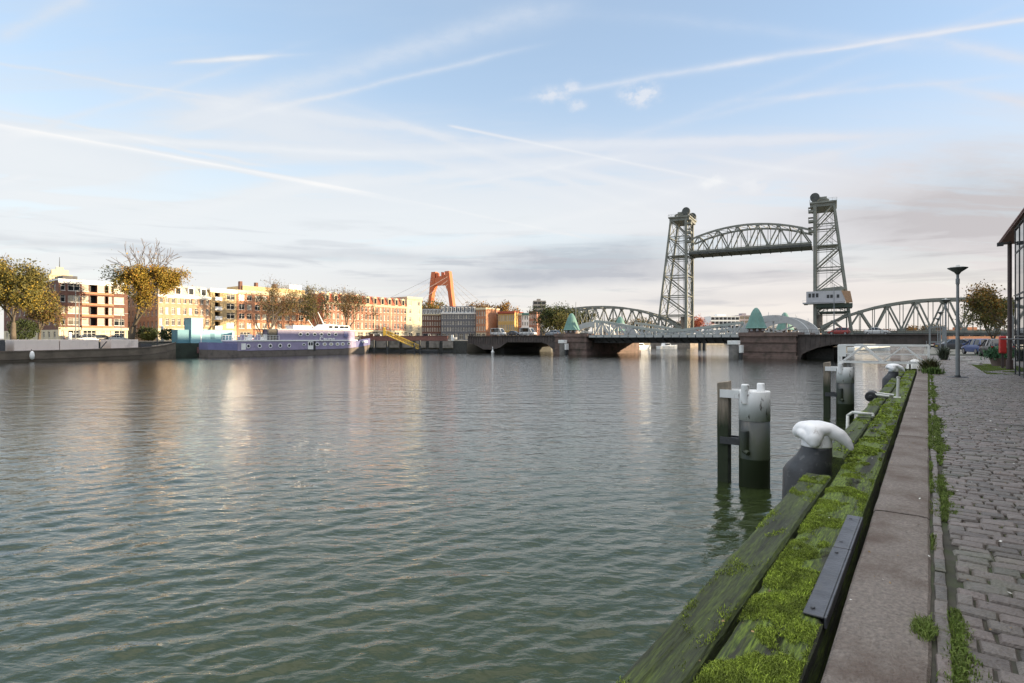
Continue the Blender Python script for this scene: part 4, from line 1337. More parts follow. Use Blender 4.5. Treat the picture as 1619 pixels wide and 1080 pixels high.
    for sy in (-1, 1):
        b = MB(); b.box(-hl + .01, -hl + .10, sy * (hw * .80) - .12, sy * (hw * .80) + .12, .68, .90); b.build('tail_light', M_lampred, root)
        b = MB(); b.box(hl - .20, hl - .04, sy * (hw * .66) - .14, sy * (hw * .66) + .14, .56, .70); b.build('headlight', M_lampw, root)
        b = MB(); b.box(.78, .95, sy * (hw + .08) - .09, sy * (hw + .08) + .09, .90, 1.04); o = b.build('wing_mirror', m, root); add_bevel(o, 0.03, 2)
    if plates:
        b = MB(); b.box(-hl - .012, -hl + .08, -.26, .26, .56, .68); b.build('number_plate', M_plate_y, root)
        b = MB(); b.box(-hl - .03, -hl + .2, -hw * .80, hw * .80, .36, .50); o = b.build('bumper', M_dark, root); add_bevel(o, 0.03, 2)
    return root
GC = 'cars parked on the quay'
make_car('dark hatchback parked by the red cabinet with its back to the camera', ST(61.5, 4.55, QZ - .03), ANG_U + 0.16, paint('car_black', (0.035, 0.036, 0.04)), 'hatch', GC)
make_car('blue car parked left of the dark hatchback', ST(70.5, 4.0, QZ - .03), ANG_U + 0.35, paint('car_blue', (0.045, 0.08, 0.22)), 'hatch', GC)
make_car('silver car parked behind the blue car', ST(80.5, 5.2, QZ - .03), ANG_U + 0.2, paint('car_silver', (0.36, 0.38, 0.40)), 'saloon', GC)
make_car('black saloon parked across the quay between the lamp posts', ST(86, 2.9, QZ - .03), ANG_U - 1.2, paint('car_dark_grey', (0.05, 0.052, 0.055)), 'saloon', GC)
make_car('grey car standing far along the quay near the bridge end', ST(101, 4.4, QZ - .03), ANG_U + 0.1, paint('car_grey', (0.18, 0.19, 0.20)), 'hatch', GC)
# posts and mast on the quay
b = MB(); b.lathe([(0.42, 0), (0.42, 1.2), (0.30, 1.3), (0.26, 4.2), (0.16, 4.3), (0.10, 6.2), (0.06, 6.4)], 14)
tag(b.build('mooring_mast', M_post, loc=ST(92, 8.2, QZ - .03)), 'thick stepped grey mast behind the dark hatchback', 'mast')
b = MB(); b.lathe([(0.09, 0), (0.075, 4.0), (0.055, 7.4), (0.03, 7.5)], 10); b.box(-0.3, 0.05, -.06, .06, 7.3, 7.4)
tag(b.build('flag_pole', mat('pole_olive', (0.20, 0.21, 0.15), rough=0.5), loc=ST(90, 9.4, QZ - .03)), 'thin olive pole in front of the big autumn tree on the right', 'pole')
for k, (s, t, h, lab) in enumerate(((88, 0.15, 2.9, 'grey barrier frame on the quay edge before the bridge, nearest of three'), (99, 0.25, 3.1, 'grey barrier frame on the quay edge, middle of three'), (110, 0.3, 3.3, 'grey barrier frame at the bridge end of the quay'))):
    bt = thing('barrier_frame', lab, 'barrier', ST(s, t, QZ), ANG_V, 'barrier frames at the quay edge')
    b = MB(); b.bar((0, 0, 0), (0, 0, h), 0.13); b.build('post', M_post, bt)
    b = MB(); b.bar((1.5, 0, 0), (1.5, 0, h), 0.13); b.build('post', M_post, bt)
    b = MB(); b.bar((-0.065, 0, h), (1.565, 0, h), 0.13); b.bar((0, 0, 1.0), (1.5, 0, 1.0), 0.06); b.build('crossbar', M_post, bt)
b = MB()
for i in range(14):
    b.tube((i * 1.5, 0, 0), (i * 1.5, 0, 1.05), 0.03, n=8)
for z in (0.55, 1.05): b.tube((0, 0, z), (19.5, 0, z), 0.025, n=8)
tag(b.build('quay_railing', M_post, loc=ST(100, -0.15, QZ), rotz=ANG_U), 'thin grey railing on the quay edge by the bridge', 'railing')
# trees on our bank
make_tree('broad autumn tree, green below and orange above, behind the cars on the quay', ST(112, 11.0, QZ), 9.9, 5.6, 21,
          [(L_green, lambda x, z: 1.25 - z + 0.15 * (x < 0)), (L_olive, lambda x, z: 0.9 + 0 * z), (L_orange, lambda x, z: 0.45 + 1.0 * np.clip(z, 0, 1) + 0.35 * x), (L_brown, one)], 15000, 0.32, fork=0.12, levels=5, sig=0.55, spread=0.8)
make_tree('lower green autumn tree left of the broad tree behind the quay lamps', ST(134, 9.6, QZ), 8.6, 4.4, 22,
          [(L_green, lambda x, z: 1.1 + 0 * z), (L_olive, lambda x, z: 0.9 + 0 * z)], 8000, 0.32, fork=0.12, levels=5, sig=0.55, spread=0.8)

# ------------------------------------------------------------------ steel lift bridge (local x along the bridge, y away from the camera)
M_hef = mat('bridge_green_grey', (0.18, 0.188, 0.163), rough=0.6, var=0.22, scale=0.5, dirt=(0.13, 0.095, 0.07), dscale=0.35, dlo=0.58, dhi=0.78, detail=8)
M_hefdark = mat('bridge_dark_grey', (0.060, 0.066, 0.062), rough=0.65, var=0.25, scale=0.6)
M_stone = mat('pier_stone', (0.26, 0.215, 0.175), rough=0.85, var=0.25, scale=0.8, bump=0.3, bscale=3, dirt=(0.09, 0.08, 0.065), dscale=0.5, dlo=0.5, dhi=0.7)
M_cabin = mat('cabin_white', (0.42, 0.42, 0.44), rough=0.5, var=0.08, scale=1)
HX, HY_ = 77.4, 253.0
ANG_H = math.atan2(-0.49, 0.87)
SP, WY = 50.5, 13.0
hef = thing('lift_bridge', 'tall grey green steel lift bridge with two lattice towers and a raised arched span', 'bridge', (HX, HY_, 0), ANG_H)

def lattice(b, p, q, w, m=0):
    """two channel bars with lacing, read as a riveted member"""
    b.bar(p, q, w, w)

def tower(x0, sgn):
    """x0: inner leg; sgn: direction of the sloping outer legs"""
    root = bpy.data.objects.new('tower', None); COL.objects.link(root); root.parent = hef
    ZB, ZT = 3.0, 57.5
    def xo(z): return x0 + sgn * (13.2 + (6.7 - 13.2) * (z - ZB) / (ZT - ZB))
    lev = [ZB + 3.0, 14.5, 23.2, 32.2, 41.0, 49.6, ZT]
    b = MB()
    for y in (0.0, WY):
        b.bar((x0, y, -1), (x0, y, ZT + 1.5), 1.15, 1.15)
        b.bar((xo(-1), y, -1), (xo(ZT), y, ZT), 0.85, 0.85)
    b.build('legs', M_hef, root)
    b = MB()
    for y in (0.0, WY):
        for i, z in enumerate(lev):
            b.bar((x0, y, z), (xo(z), y, z), 0.42, 0.42)
            b.bar((x0, y, z - 0.9), (xo(z), y, z - 0.9), 0.20, 0.20)
            if i:
                z0 = lev[i - 1]
                b.bar((xo(z - 0.2), y, z - 0.2), (x0, y, z0 + 0.3), 0.50, 0.50)
                b.bar((xo(z - 1.2), y, z - 1.2), (x0, y, z0 - 0.9), 0.16, 0.16)
                b.bar((xo(z0), y, z0), ((x0 + xo((z + z0) / 2)) / 2, y, (z + z0) / 2), 0.16, 0.16)
    for i, z in enumerate(lev):
        for x in (x0, xo(z)):
            b.bar((x, 0, z), (x, WY, z), 0.38, 0.38)
            if i:
                z0 = lev[i - 1]
                xa = x0 if x == x0 else xo(z0)
                b.bar((x, 0, z), (xa, WY, z0), 0.22, 0.22)
                b.bar((x, WY, z), (xa, 0, z0), 0.22, 0.22)
    b.build('bracing', M_hef, root)
    # stair flights and ladders inside the tower
    b = MB()
    xl = x0 + sgn * 4.2
    for dy in (4.0, 4.6):
        b.bar((xl, dy, 4), (xl, dy, ZT), 0.10, 0.10)
    z = 4.0
    while z < ZT:
        b.bar((xl, 4.0, z), (xl, 4.6, z), 0.06); z += 0.5
    xl = x0 + sgn * 5.6
    for dx in (0, 0.6):
        b.bar((xl + dx, 8, 16), (xl + dx, 8, ZT), 0.09, 0.09)
    z = 16.0
    while z < ZT:
        b.bar((xl, 8, z), (xl + .6, 8, z), 0.06); z += 0.6
    b.build('ladder', M_hef, root)
    # landings with railings
    for z in (41.3,):
        b = MB()
        xa, xb = x0 + sgn * 0.8, xo(z) - sgn * 0.5
        x1, x2 = min(xa, xb), max(xa, xb)
        b.box(x1, x2, 1.0, WY - 1.0, z, z + 0.12)
        for y in (1.0, WY - 1.0):
            b.bar((x1, y, z + 1.0), (x2, y, z + 1.0), 0.06)
            for i in range(5):
                xx = x1 + (x2 - x1) * i / 4
                b.bar((xx, y, z), (xx, y, z + 1.0), 0.06)
        b.build('landing', M_hef, root)
    # head platform, machinery and the rope sheaves
    b = MB()
    xa, xb = x0 - sgn * 1.8, xo(ZT) + sgn * 1.0
    x1, x2 = min(xa, xb), max(xa, xb)
    b.box(x1, x2, -1.0, WY + 1.0, ZT + 0.4, ZT + 1.0)
    b.box(x1 + .4, x2 - .4, -0.4, WY + .4, ZT - 0.9, ZT + 0.38)
    b.bar((x0 - sgn * 1.0, 0, ZT + 3.8), (x0 + sgn * 5.0, 0, ZT + 1.4), 0.9, 0.6)
    b.bar((x0 - sgn * 1.0, WY, ZT + 3.8), (x0 + sgn * 5.0, WY, ZT + 1.4), 0.9, 0.6)
    b.box(min(x0 + sgn * 1.0, x0 + sgn * 4.2), max(x0 + sgn * 1.0, x0 + sgn * 4.2), 2.0, WY - 2.0, ZT + 1.0, ZT + 3.4)
    b.build('head_platform', M_hef, root)
    b = MB()
    for y in (-1.0, WY + 1.0):
        b.bar((x1, y, ZT + 2.0), (x2, y, ZT + 2.0), 0.07)
        b.bar((x1, y, ZT + 1.5), (x2, y, ZT + 1.5), 0.05)
        for i in range(7):
            xx = x1 + (x2 - x1) * i / 6
            b.bar((xx, y, ZT + 1), (xx, y, ZT + 2.0), 0.07)
    for x in (x1, x2):
        b.bar((x, -1, ZT + 2.0), (x, WY + 1, ZT + 2.0), 0.07)
    b.build('railing', M_hef, root)
    for y in (0.0, WY):
        w = MB()
        w.tube((x0, y - 0.55, ZT + 3.0), (x0, y + 0.55, ZT + 3.0), 1.7, n=28)
        w.tube((x0, y - 0.75, ZT + 3.0), (x0, y + 0.75, ZT + 3.0), 0.7, n=16)
        w.box(x0 - 1.0, x0 + 1.0, y - 0.95, y + 0.95, ZT + 1.0, ZT + 2.6)
        w.build('sheave', M_hefdark, root)
    # access balconies on the inner face
    for z in (46.5, 50.5, 54.5):
        bb = MB()
        xi = x0 - sgn * 0.6
        xj = x0 - sgn * 2.3
        x1_, x2_ = min(xi, xj), max(xi, xj)
        bb.box(x1_, x2_, -1.2, 1.8, z, z + 0.9)
        bb.box(x1_, x2_, -1.2, 1.8, z + 1.9, z + 2.0)
        bb.bar((x1_ if sgn > 0 else x2_, -1.2, z + .9), (x1_ if sgn > 0 else x2_, -1.2, z + 1.9), 0.08)
        bb.bar((x1_ if sgn > 0 else x2_, 1.8, z + .9), (x1_ if sgn > 0 else x2_, 1.8, z + 1.9), 0.08)
        bb.build('balcony', M_hef, root)
    # guide rail and counterweight ropes down the inner leg
    b = MB()
    for y in (0.0, WY):
        for dx in (0.7, 1.0, 1.3):
            b.bar((x0 + sgn * dx, y, 12), (x0 + sgn * dx, y, ZT), 0.09)
    b.build('ropes', M_hefdark, root)
    b = MB(); b.box(min(x0 + sgn * .7, x0 + sgn * 2.6), max(x0 + sgn * .7, x0 + sgn * 2.6), 0.8, WY - .8, 8.2, 13.6)
    b.build('counterweight', M_stone, root)
    b = MB()
    b.box(x0 - sgn * 2.2 if sgn > 0 else x0 - 15.5, x0 + 15.5 if sgn > 0 else x0 + 2.2, -2.0, WY + 2.0, -1.3, 3.6)
    b.build('pier', M_stone, root)
    return root
tower(0.0, -1)
tower(SP, 1)

def truss(name, parent, x0, x1, zb, zt, npan, mats, y0, y1, chord, web, decks=True, deck_d=1.2, vert=True):
    """pair of trusses between x0 and x1; zt(f) is the height of the top chord at fraction f"""
    root = bpy.data.objects.new(name, None); COL.objects.link(root); root.parent = parent
    X = lambda i: x0 + (x1 - x0) * i / (2 * npan)
    for y in (y0, y1):
        b = MB()
        ztop = [zt(i / (2 * npan)) for i in range(2 * npan + 1)]
        nodes = [(X(i), (zb if i % 2 == 0 else ztop[i])) for i in range(2 * npan + 1)]
        for i in range(2 * npan):
            b.bar((nodes[i][0], y, nodes[i][1]), (nodes[i + 1][0], y, nodes[i + 1][1]), web, web)
        for i in range(1, 2 * npan):
            if vert:
                b.bar((X(i), y, zb), (X(i), y, ztop[i] - 0.1), web * 0.45, web * 0.45)
        b.build('web', mats[0], root)
        b = MB()
        first = 0 if ztop[0] > zb + 0.3 else 1
        for i in range(first, 2 * npan - first):
            b.bar((X(i), y, ztop[i]), (X(i + 1), y, ztop[i + 1]), chord, chord)
        b.bar((x0, y, zb), (x1, y, zb), chord, chord * 1.2)
        for i in range(1, 2 * npan):
            b.cbox(X(i), y, zb + chord * 0.55 if i % 2 == 0 else ztop[i] - chord * 0.3, chord * 2.2, chord * 1.06, chord * 1.3)
        b.build('chords', mats[0], root)
    b = MB()
    for i in range(1, 2 * npan):
        z = zt(i / (2 * npan))
        if z > zb + 4:
            b.bar((X(i), y0, z), (X(i), y1, z), web * 0.7, web * 0.7)
            if i + 1 < 2 * npan:
                b.bar((X(i), y0, z), (X(i + 1), y1, zt((i + 1) / (2 * npan))), web * 0.4, web * 0.4)
    b.build('top_bracing', mats[0], root)
    if decks:
        b = MB()
        b.box(x0, x1, y0 - 0.6, y1 + 0.6, zb - deck_d, zb - 0.35)
        for i in range(2 * npan + 1):
            b.box(X(i) - .12, X(i) + .12, y0 - .8, y1 + .8, zb - deck_d - 0.35, zb - 0.36)
        for i in range(2 * npan):
            b.bar((X(i), y0 - 1.0, zb + 0.75), (X(i + 1), y0 - 1.0, zb + 0.75), 0.08)
            b.bar((X(i), y0 - 1.0, zb - 0.4), (X(i), y0 - 1.0, zb + 0.75), 0.07)
        b.build('deck', mats[1], root)
    return root
arch = lambda a, c, p=2.0: (lambda f: a + (c - a) * (1 - abs(2 * f - 1) ** p))
truss('lift_span', hef, 1.2, SP - 1.2, 42.4, arch(47.6, 52.2), 6, (M_hef, M_hefdark), 0.6, WY - 0.6, 0.75, 0.50, deck_d=1.25)
truss('approach_span', hef, SP + 2.0, SP + 84.0, 6.4, arch(8.5, 18.4, 2.3), 9, (M_hef, M_hefdark), 0.4, WY - 0.4, 0.85, 0.58)
truss('approach_span', hef, -84.0, -2.0, 6.4, arch(8.5, 19.2, 2.3), 9, (M_hef, M_hefdark), 0.4, WY - 0.4, 0.85, 0.55)
b = MB()
b.box(SP + 84.3, SP + 230, 0, WY, 5.0, 6.4)
for i in range(10): b.box(SP + 90 + i * 15, SP + 91.2 + i * 15, 1, WY - 1, -1, 4.99)
b.box(-230, -84.3, 0, WY, 5.0, 6.4)
for i in range(10): b.box(-91 - i * 15, -89.8 - i * 15, 1, WY - 1, -1, 4.99)
b.build('viaduct', M_hefdark, hef)
# control cabin hung on the right tower
cb = bpy.data.objects.new('control_cabin', None); COL.objects.link(cb); cb.parent = hef
b = MB()
b.loft([[(SP - 3.0, -1.6, 18.3), (SP + 10.5, -1.6, 18.3), (SP + 10.5, -1.6, 21.6), (SP + 9.0, -1.6, 22.7), (SP - 3.0, -1.6, 22.7)],
        [(SP - 3.0, WY + 1, 18.3), (SP + 10.5, WY + 1, 18.3), (SP + 10.5, WY + 1, 21.6), (SP + 9.0, WY + 1, 22.7), (SP - 3.0, WY + 1, 22.7)]])
b.box(SP - 4.2, SP - 2.9, -1.3, WY, 18.0, 18.35)
b.build('walls', M_cabin, cb)
b = MB()
for x in (SP - 2.2, SP - .9, SP + .4):
    b.box(x, x + 0.9, -1.66, -1.59, 20.3, 21.9)
for x in (SP + 4.2, SP + 5.4, SP + 7.6): b.box(x, x + 0.9, -1.66, -1.59, 19.9, 21.2)
b.build('windows', M_dark, cb)
b = MB()
for x in np.linspace(SP - 4.2, SP + 9.5, 9): b.bar((x, -2.6, 18.1), (x, -2.6, 19.2), 0.07)
b.bar((SP - 4.2, -2.6, 19.2), (SP + 9.5, -2.6, 19.2), 0.07)
b.box(SP - 4.3, SP + 10.5, -2.7, -1.62, 17.8, 18.1)
b.build('walkway', M_cabin, cb)
b = MB()
b.loft([[(SP + .5, -1.2, 22.75), (SP + 9.2, -1.2, 22.75), (SP + 10.6, -1.2, 23.4), (SP + 9.4, -1.2, 24.4), (SP + 3.0, -1.2, 23.9)], [(SP + .5, WY + .6, 22.75), (SP + 9.2, WY + .6, 22.75), (SP + 10.6, WY + .6, 23.4), (SP + 9.4, WY + .6, 24.4), (SP + 3.0, WY + .6, 23.9)]])
b.build('roof', M_hef, cb)
b = MB()
b.box(SP + .7, SP + 13.0, -1.0, WY + .4, 16.2, 17.75)
b.box(SP + 1.5, SP + 12.0, -.6, WY, 14.2, 14.6)
for x in np.linspace(SP + 1.5, SP + 11.8, 8):
    b.bar((x, -.6, 14.4), (x, -.6, 16.2), 0.2)
b.bar((SP + 1.5, -.6, 14.4), (SP + 6.5, -.6, 16.2), 0.2); b.bar((SP + 11.8, -.6, 14.4), (SP + 6.5, -.6, 16.2), 0.2)
b.build('understructure', mat('bridge_deep_green', (0.05, 0.075, 0.06), rough=0.65), cb)
b = MB(); b.add([(SP + 9.2, -1.75, 22.6), (SP + 12.2, -1.75, 22.4), (SP + 13.0, -1.75, 17.9), (SP + 11.0, -1.75, 17.9), (SP + 9.2, -1.65, 22.6), (SP + 12.2, -1.65, 22.4), (SP + 13.0, -1.65, 17.9), (SP + 11.0, -1.65, 17.9)],
              [(0, 1, 2, 3), (7, 6, 5, 4), (0, 4, 5, 1), (1, 5, 6, 2), (2, 6, 7, 3), (3, 7, 4, 0)])
b.build('bracket', mat('bracket_sun_tint', (0.36, 0.22, 0.13), rough=0.7), cb)  # orange of low sunlight on the bracket is put into its colour

# ------------------------------------------------------------------ bascule road bridge (local x across the harbour, y along it, away from the camera)
M_bgrn = mat('bascule_pale_green', (0.36, 0.385, 0.35), rough=0.55, var=0.12, scale=0.6, dirt=(0.20, 0.17, 0.13), dscale=0.7, dlo=0.6, dhi=0.8)
M_bwht = mat('bascule_grey_white', (0.44, 0.45, 0.44), rough=0.55, var=0.1, scale=0.8, dirt=(0.22, 0.19, 0.15), dscale=0.6, dlo=0.6, dhi=0.85)
M_pier = mat('pier_brick', (0.165, 0.112, 0.094), rough=0.85, var=0.25, scale=1.2, bump=0.35, bscale=5, dirt=(0.05, 0.048, 0.035), dscale=0.4, dlo=0.5, dhi=0.72, detail=8)
M_approach = mat('approach_dark', (0.085, 0.068, 0.061), rough=0.75, var=0.3, scale=0.8, dirt=(0.10, 0.065, 0.05), dscale=0.7, dlo=0.55, dhi=0.8)
M_copper = mat('copper_patina', (0.115, 0.235, 0.20), rough=0.65, var=0.15, scale=0.9, dirt=(0.10, 0.17, 0.14), dscale=0.8, dlo=0.5, dhi=0.75, stretch=(1.5, 1.5, 0.25))
BX, BY_ = 15.0, 143.3
bas = thing('bascule_bridge', 'road bascule bridge with pale curved trusses, brick piers and green cone roofed turrets', 'bridge', (BX, BY_, 0), ANG_V)
BW = 27.0
DZ = 4.65
def pier(xa, xb):
    b = MB()
    b.box(xa, xb, -2.3, BW + 2.3, -1.4, DZ - 0.25)
    b.box(xa - 0.18, xb + 0.18, -2.5, BW + 2.5, DZ - 1.5, DZ - 1.25)
    b.box(xa - 0.25, xb + 0.25, -2.55, BW + 2.55, DZ - 0.24, DZ + 0.55)
    b.box(xa - 0.35, xb + 0.35, -2.7, BW + 2.7, -1.4, 0.55)
    b.box(xa - 0.14, xb + 0.14, -2.42, BW + 2.42, 1.3, 1.5)
    return b.build('pier', M_pier, bas)
pier(-3.4, 5.4)
pier(43.8 - 2.6, 51.6)
def turret(x, y, s=1.0):
    r = bpy.data.objects.new('turret', None); COL.objects.link(r); r.parent = bas; r.location = (x, y, DZ + 0.5); r.scale = (s, s, s)
    b = MB()
    b.lathe([(1.55, 0.0), (1.55, 0.9)], 8)
    b.build('body', M_pier, r)
    b = MB()
    for i in range(8):
        a = math.pi / 8 + i * math.pi / 4
        b.cbox(1.44 * math.cos(a), 1.44 * math.sin(a), 0.58, 0.42, 0.42, 0.5)
    b.build('windows', M_cabin, r)
    b = MB(); b.lathe([(2.05, 0.86), (2.15, 0.94), (2.05, 1.08), (1.62, 2.2), (1.30, 3.2), (0.95, 4.1), (0.60, 4.75), (0.30, 5.08), (0.05, 5.2)], 16)
    b.build('roof', M_copper, r)
    return r
turret(0.0, 0.0)
turret(43.8, 0.0)
turret(0.5, BW)
turret(44.2, BW)
# leaves: deck, side trusses with a dipping curved top chord
def leaf(x0, x1, prof):
    root = bpy.data.objects.new('bridge_leaf', None); COL.objects.link(root); root.parent = bas
    b = MB()
    b.box(x0, x1, -1.6, BW + 1.6, DZ - 0.55, DZ + 0.02)
    for y in (1.5, BW - 1.5):
        b.box(x0, x1, y - .3, y + .3, DZ - 1.75, DZ - 0.56)
    n = 9
    for i in range(n + 1):
        x = x0 + (x1 - x0) * i / n
        b.bar((x, -1.5, DZ - 0.6), (x, 1.3, DZ - 1.6), 0.16)
        b.box(x - .1, x + .1, 1.5, BW - 1.5, DZ - 1.3, DZ - 0.56)
    b.build('deck', M_dark, root)
    b = MB()
    for i in range(n):
        xa = x0 + (x1 - x0) * i / n + 0.10; xb = x0 + (x1 - x0) * (i + 1) / n - 0.10
        b.box(xa, xb, -1.72, -1.61, DZ - 0.42, DZ + 0.08)
        b.box(xa, xb, BW + 1.61, BW + 1.72, DZ - 0.42, DZ + 0.08)
    b.build('edge_beam', M_bwht, root)
    for y in (1.5, BW - 1.5):
        b = MB()
        pts = [(x0 + (x1 - x0) * i / n, prof(i / n)) for i in range(n + 1)]
        for i in range(n):
            b.bar((pts[i][0], y, pts[i][1]), (pts[i + 1][0], y, pts[i + 1][1]), 0.50, 0.55)
        b.bar((x0, y, DZ + .12), (x1, y, DZ + .12), 0.4, 0.28)
        b.build('top_chord', M_bgrn, root)
        b = MB()
        for i in range(n + 1):
            x, z = pts[i]
            b.bar((x, y, DZ + .1), (x, y, z), 0.30, 0.30)
            if i < n:
                x2, z2 = pts[i + 1]
                if (i % 2 == 0): b.bar((x, y, DZ + .2), (x2, y, z2), 0.34, 0.30)
                else: b.bar((x, y, z), (x2, y, DZ + .2), 0.34, 0.30)
                xm = (x + x2) / 2
                b.bar((xm, y, DZ + .1), (xm, y, (z + z2) / 2), 0.14, 0.14)
        b.build('web', M_bwht, root)
    b = MB()
    for i in range(25):
        x = x0 + (x1 - x0) * i / 24
        b.bar((x, -1.5, DZ), (x, -1.5, DZ + 1.0), 0.05)
    b.bar((x0, -1.5, DZ + 1.0), (x1, -1.5, DZ + 1.0), 0.06); b.bar((x0, -1.5, DZ + .5), (x1, -1.5, DZ + .5), 0.04)
    b.build('railing', M_bwht, root)
    return root
leaf(5.7, 24.4, lambda f: DZ + 0.95 + 3.0 * (1 - f) ** 1.25 * (1.0 if f > 0.2 else 0.90 + f / 2))
leaf(24.6, 40.9, lambda f: DZ + 0.95 + 1.75 * f ** 1.15)
# rear arches that carry the counterweights
def rear_arch(xc, y, rx, rz):
    b = MB(); n = 22
    out = [(xc + rx * math.cos(math.pi * i / n), DZ + rz * math.sin(math.pi * i / n)) for i in range(n + 1)]
    inn = [(xc + (rx - 1.7) * math.cos(math.pi * i / n), DZ + (rz - 1.35) * math.sin(math.pi * i / n)) for i in range(n + 1)]
    pts = [(x, y - .55, z) for x, z in out] + [(x, y - .55, z) for x, z in inn] + [(x, y + .55, z) for x, z in out] + [(x, y + .55, z) for x, z in inn]
    k = n + 1
    fs = []
    for i in range(n):
        fs += [(i, i + 1, k + i + 1, k + i), (2 * k + i, 3 * k + i, 3 * k + i + 1, 2 * k + i + 1), (i, 2 * k + i, 2 * k + i + 1, i + 1), (k + i, k + i + 1, 3 * k + i + 1, 3 * k + i)]
    b.add(pts, fs)
    for i in (5, 11, 17):
        b.bar((inn[i][0], y, inn[i][1]), (xc, y, DZ + 0.3), 0.3)
    for i in range(2, 7):
        b.bar((out[i * 3][0], y, out[i * 3][1]), (out[i * 3][0], y, out[i * 3][1] + 0.7), 0.07)
    b.build('rear_arch', M_bwht, bas)
for y in (6.5, BW - 6.5):
    rear_arch(45.8, y, 6.9, 4.3)
    rear_arch(2.6, y, 6.2, 3.6)
def approach(poly, ribs, name='approach'):
    root = bpy.data.objects.new(name, None); COL.objects.link(root); root.parent = bas
    b = MB(); b.prism(poly, -1.0, BW + 1.0); b.build('girder', M_approach, root)
    b = MB()
    for (x, z0, z1) in ribs: b.box(x - .07, x + .07, -1.14, -1.003, z0, z1)
    b.build('ribs', M_approach, root)
    b = MB()
    xs = [p[0] for p in poly]; x0, x1 = min(xs), max(xs)
    b.box(x0, x1, -1.35, -1.02, DZ - .05, DZ + .12)
    n = int((x1 - x0) / 1.2)
    for i in range(n + 1):
        x = x0 + (x1 - x0) * i / n
        b.bar((x, -1.2, DZ + .1), (x, -1.2, DZ + 1.0), 0.06)
    for z in (.55, 1.0): b.bar((x0, -1.2, DZ + z), (x1, -1.2, DZ + z), 0.06)
    b.build('parapet', M_approach, root)
    b = MB(); b.box(x0, x1, -.6, BW + .6, DZ - .02, DZ + .03); b.build('roadway', mat('bridge_asphalt', (0.06, 0.06, 0.06), rough=0.9), root)
    return root
approach([(51.65, -1.3), (51.65, DZ - .1), (74.2, DZ - .1), (74.2, 2.95), (60.0, 2.95), (57.5, 2.80), (55.2, 2.2), (53.3, 1.35), (52.6, 0.9)],
         [(52.2 + .85 * i, 3.0 if i > 6 else 2.6 - .35 * (3 - min(i, 3)), DZ - .12) for i in range(26)])
approach([(-33.5, 2.6), (-33.5, DZ - .1), (-3.45, DZ - .1), (-3.45, -1.3), (-4.6, -1.3), (-5.0, 1.2), (-6.4, 2.4), (-8.4, 2.95), (-19.5, 2.95), (-22.0, 1.5), (-24.5, 0.9), (-27.8, 0.9), (-31.2, 2.4)],
         [(-33 + .85 * i, 3.0 if -33 + .85 * i > -20 else 2.5, DZ - .12) for i in range(35)])
b = MB(); b.box(52.7, 57.5, 3.0, BW - 1, -1.3, 2.0); b.build('abutment', M_quaywall, bas)
b = MB(); b.box(-26.5, -22.5, 1.5, BW - 1, -1.3, 1.5); b.build('abutment', M_quaywall, bas)
# guard dolphins standing in front of the piers
M_conc = mat('dolphin_concrete', (0.20, 0.185, 0.17), rough=0.85, var=0.25, scale=1.2, bump=0.3, bscale=5, dirt=(0.07, 0.07, 0.05), dscale=0.7, dlo=0.52, dhi=0.7)
def dolphin(label, loc, w, h):
    r = thing('guard_dolphin', label, 'dolphin', loc, ANG_V, 'guard dolphins in front of the bascule piers')
    b = MB(); b.lathe([(w, -1.4), (w, h - .85), (w * .96, h - .8)], 20, c=(0, 0, 0)); b.build('shaft', M_conc, r)
    b = MB(); b.box(-w * 1.05, w * .8, -w * 1.03, w * 1.03, h - .79, h); o = b.build('cap', M_white, r); add_bevel(o, .05, 2)
    b = MB(); b.box(w * 1.02, w * 1.45, -w * .8, w * .8, h - 2.4, h - .9); b.build('marker_board', M_white, r)
    b = MB(); b.box(w * 1.0, w * 1.35, -w * .7, w * .7, -1.4, h - 2.4); b.build('fender', M_dark, r)
dolphin('guard dolphin with white cap left of the right hand bascule pier', (44.4, 113.6, 0), 1.05, 3.55)
dolphin('guard dolphin with white cap in front of the left brick bascule pier', (12.6, 140.6, 0), 0.85, 3.6)

# ------------------------------------------------------------------ buildings: walls with real openings, each window a part with its pane
WCACHE = {}
def window_mesh(w, h, style, fm, pm):
    key = (round(w, 2), round(h, 2), style, fm.name, pm.name)
    if key in WCACHE: return WCACHE[key]
    b = MB(); f = 0.09
    b.box(-w / 2, -w / 2 + f, 0, .08, 0, h); b.box(w / 2 - f, w / 2, 0, .08, 0, h)
    b.box(-w / 2 + f, w / 2 - f, 0, .08, 0, f); b.box(-w / 2 + f, w / 2 - f, 0, .08, h - f, h)
    if style in ('cross', 'mull'):
        n = max(1, int(round(w / 1.0)) - 1) if style == 'mull' else 1
        for i in range(n):
            x = -w / 2 + w * (i + 1) / (n + 1)
            b.box(x - .045, x + .045, 0, .078, f, h - f)
    if style in ('cross', 'top', 'mull'):
        b.box(-w / 2 + f, w / 2 - f, .002, .076, h * .70 - .04, h * .70 + .04)
    b.box(-w / 2 - .05, w / 2 + .05, -.16, -.002, -.07, -.004)
    fr = b.mesh('window', fm)
    p = MB(); p.box(-w / 2 + .04, w / 2 - .04, .085, .10, .04, h - .04)
    WCACHE[key] = (fr, p.mesh('pane', pm))
    return WCACHE[key]

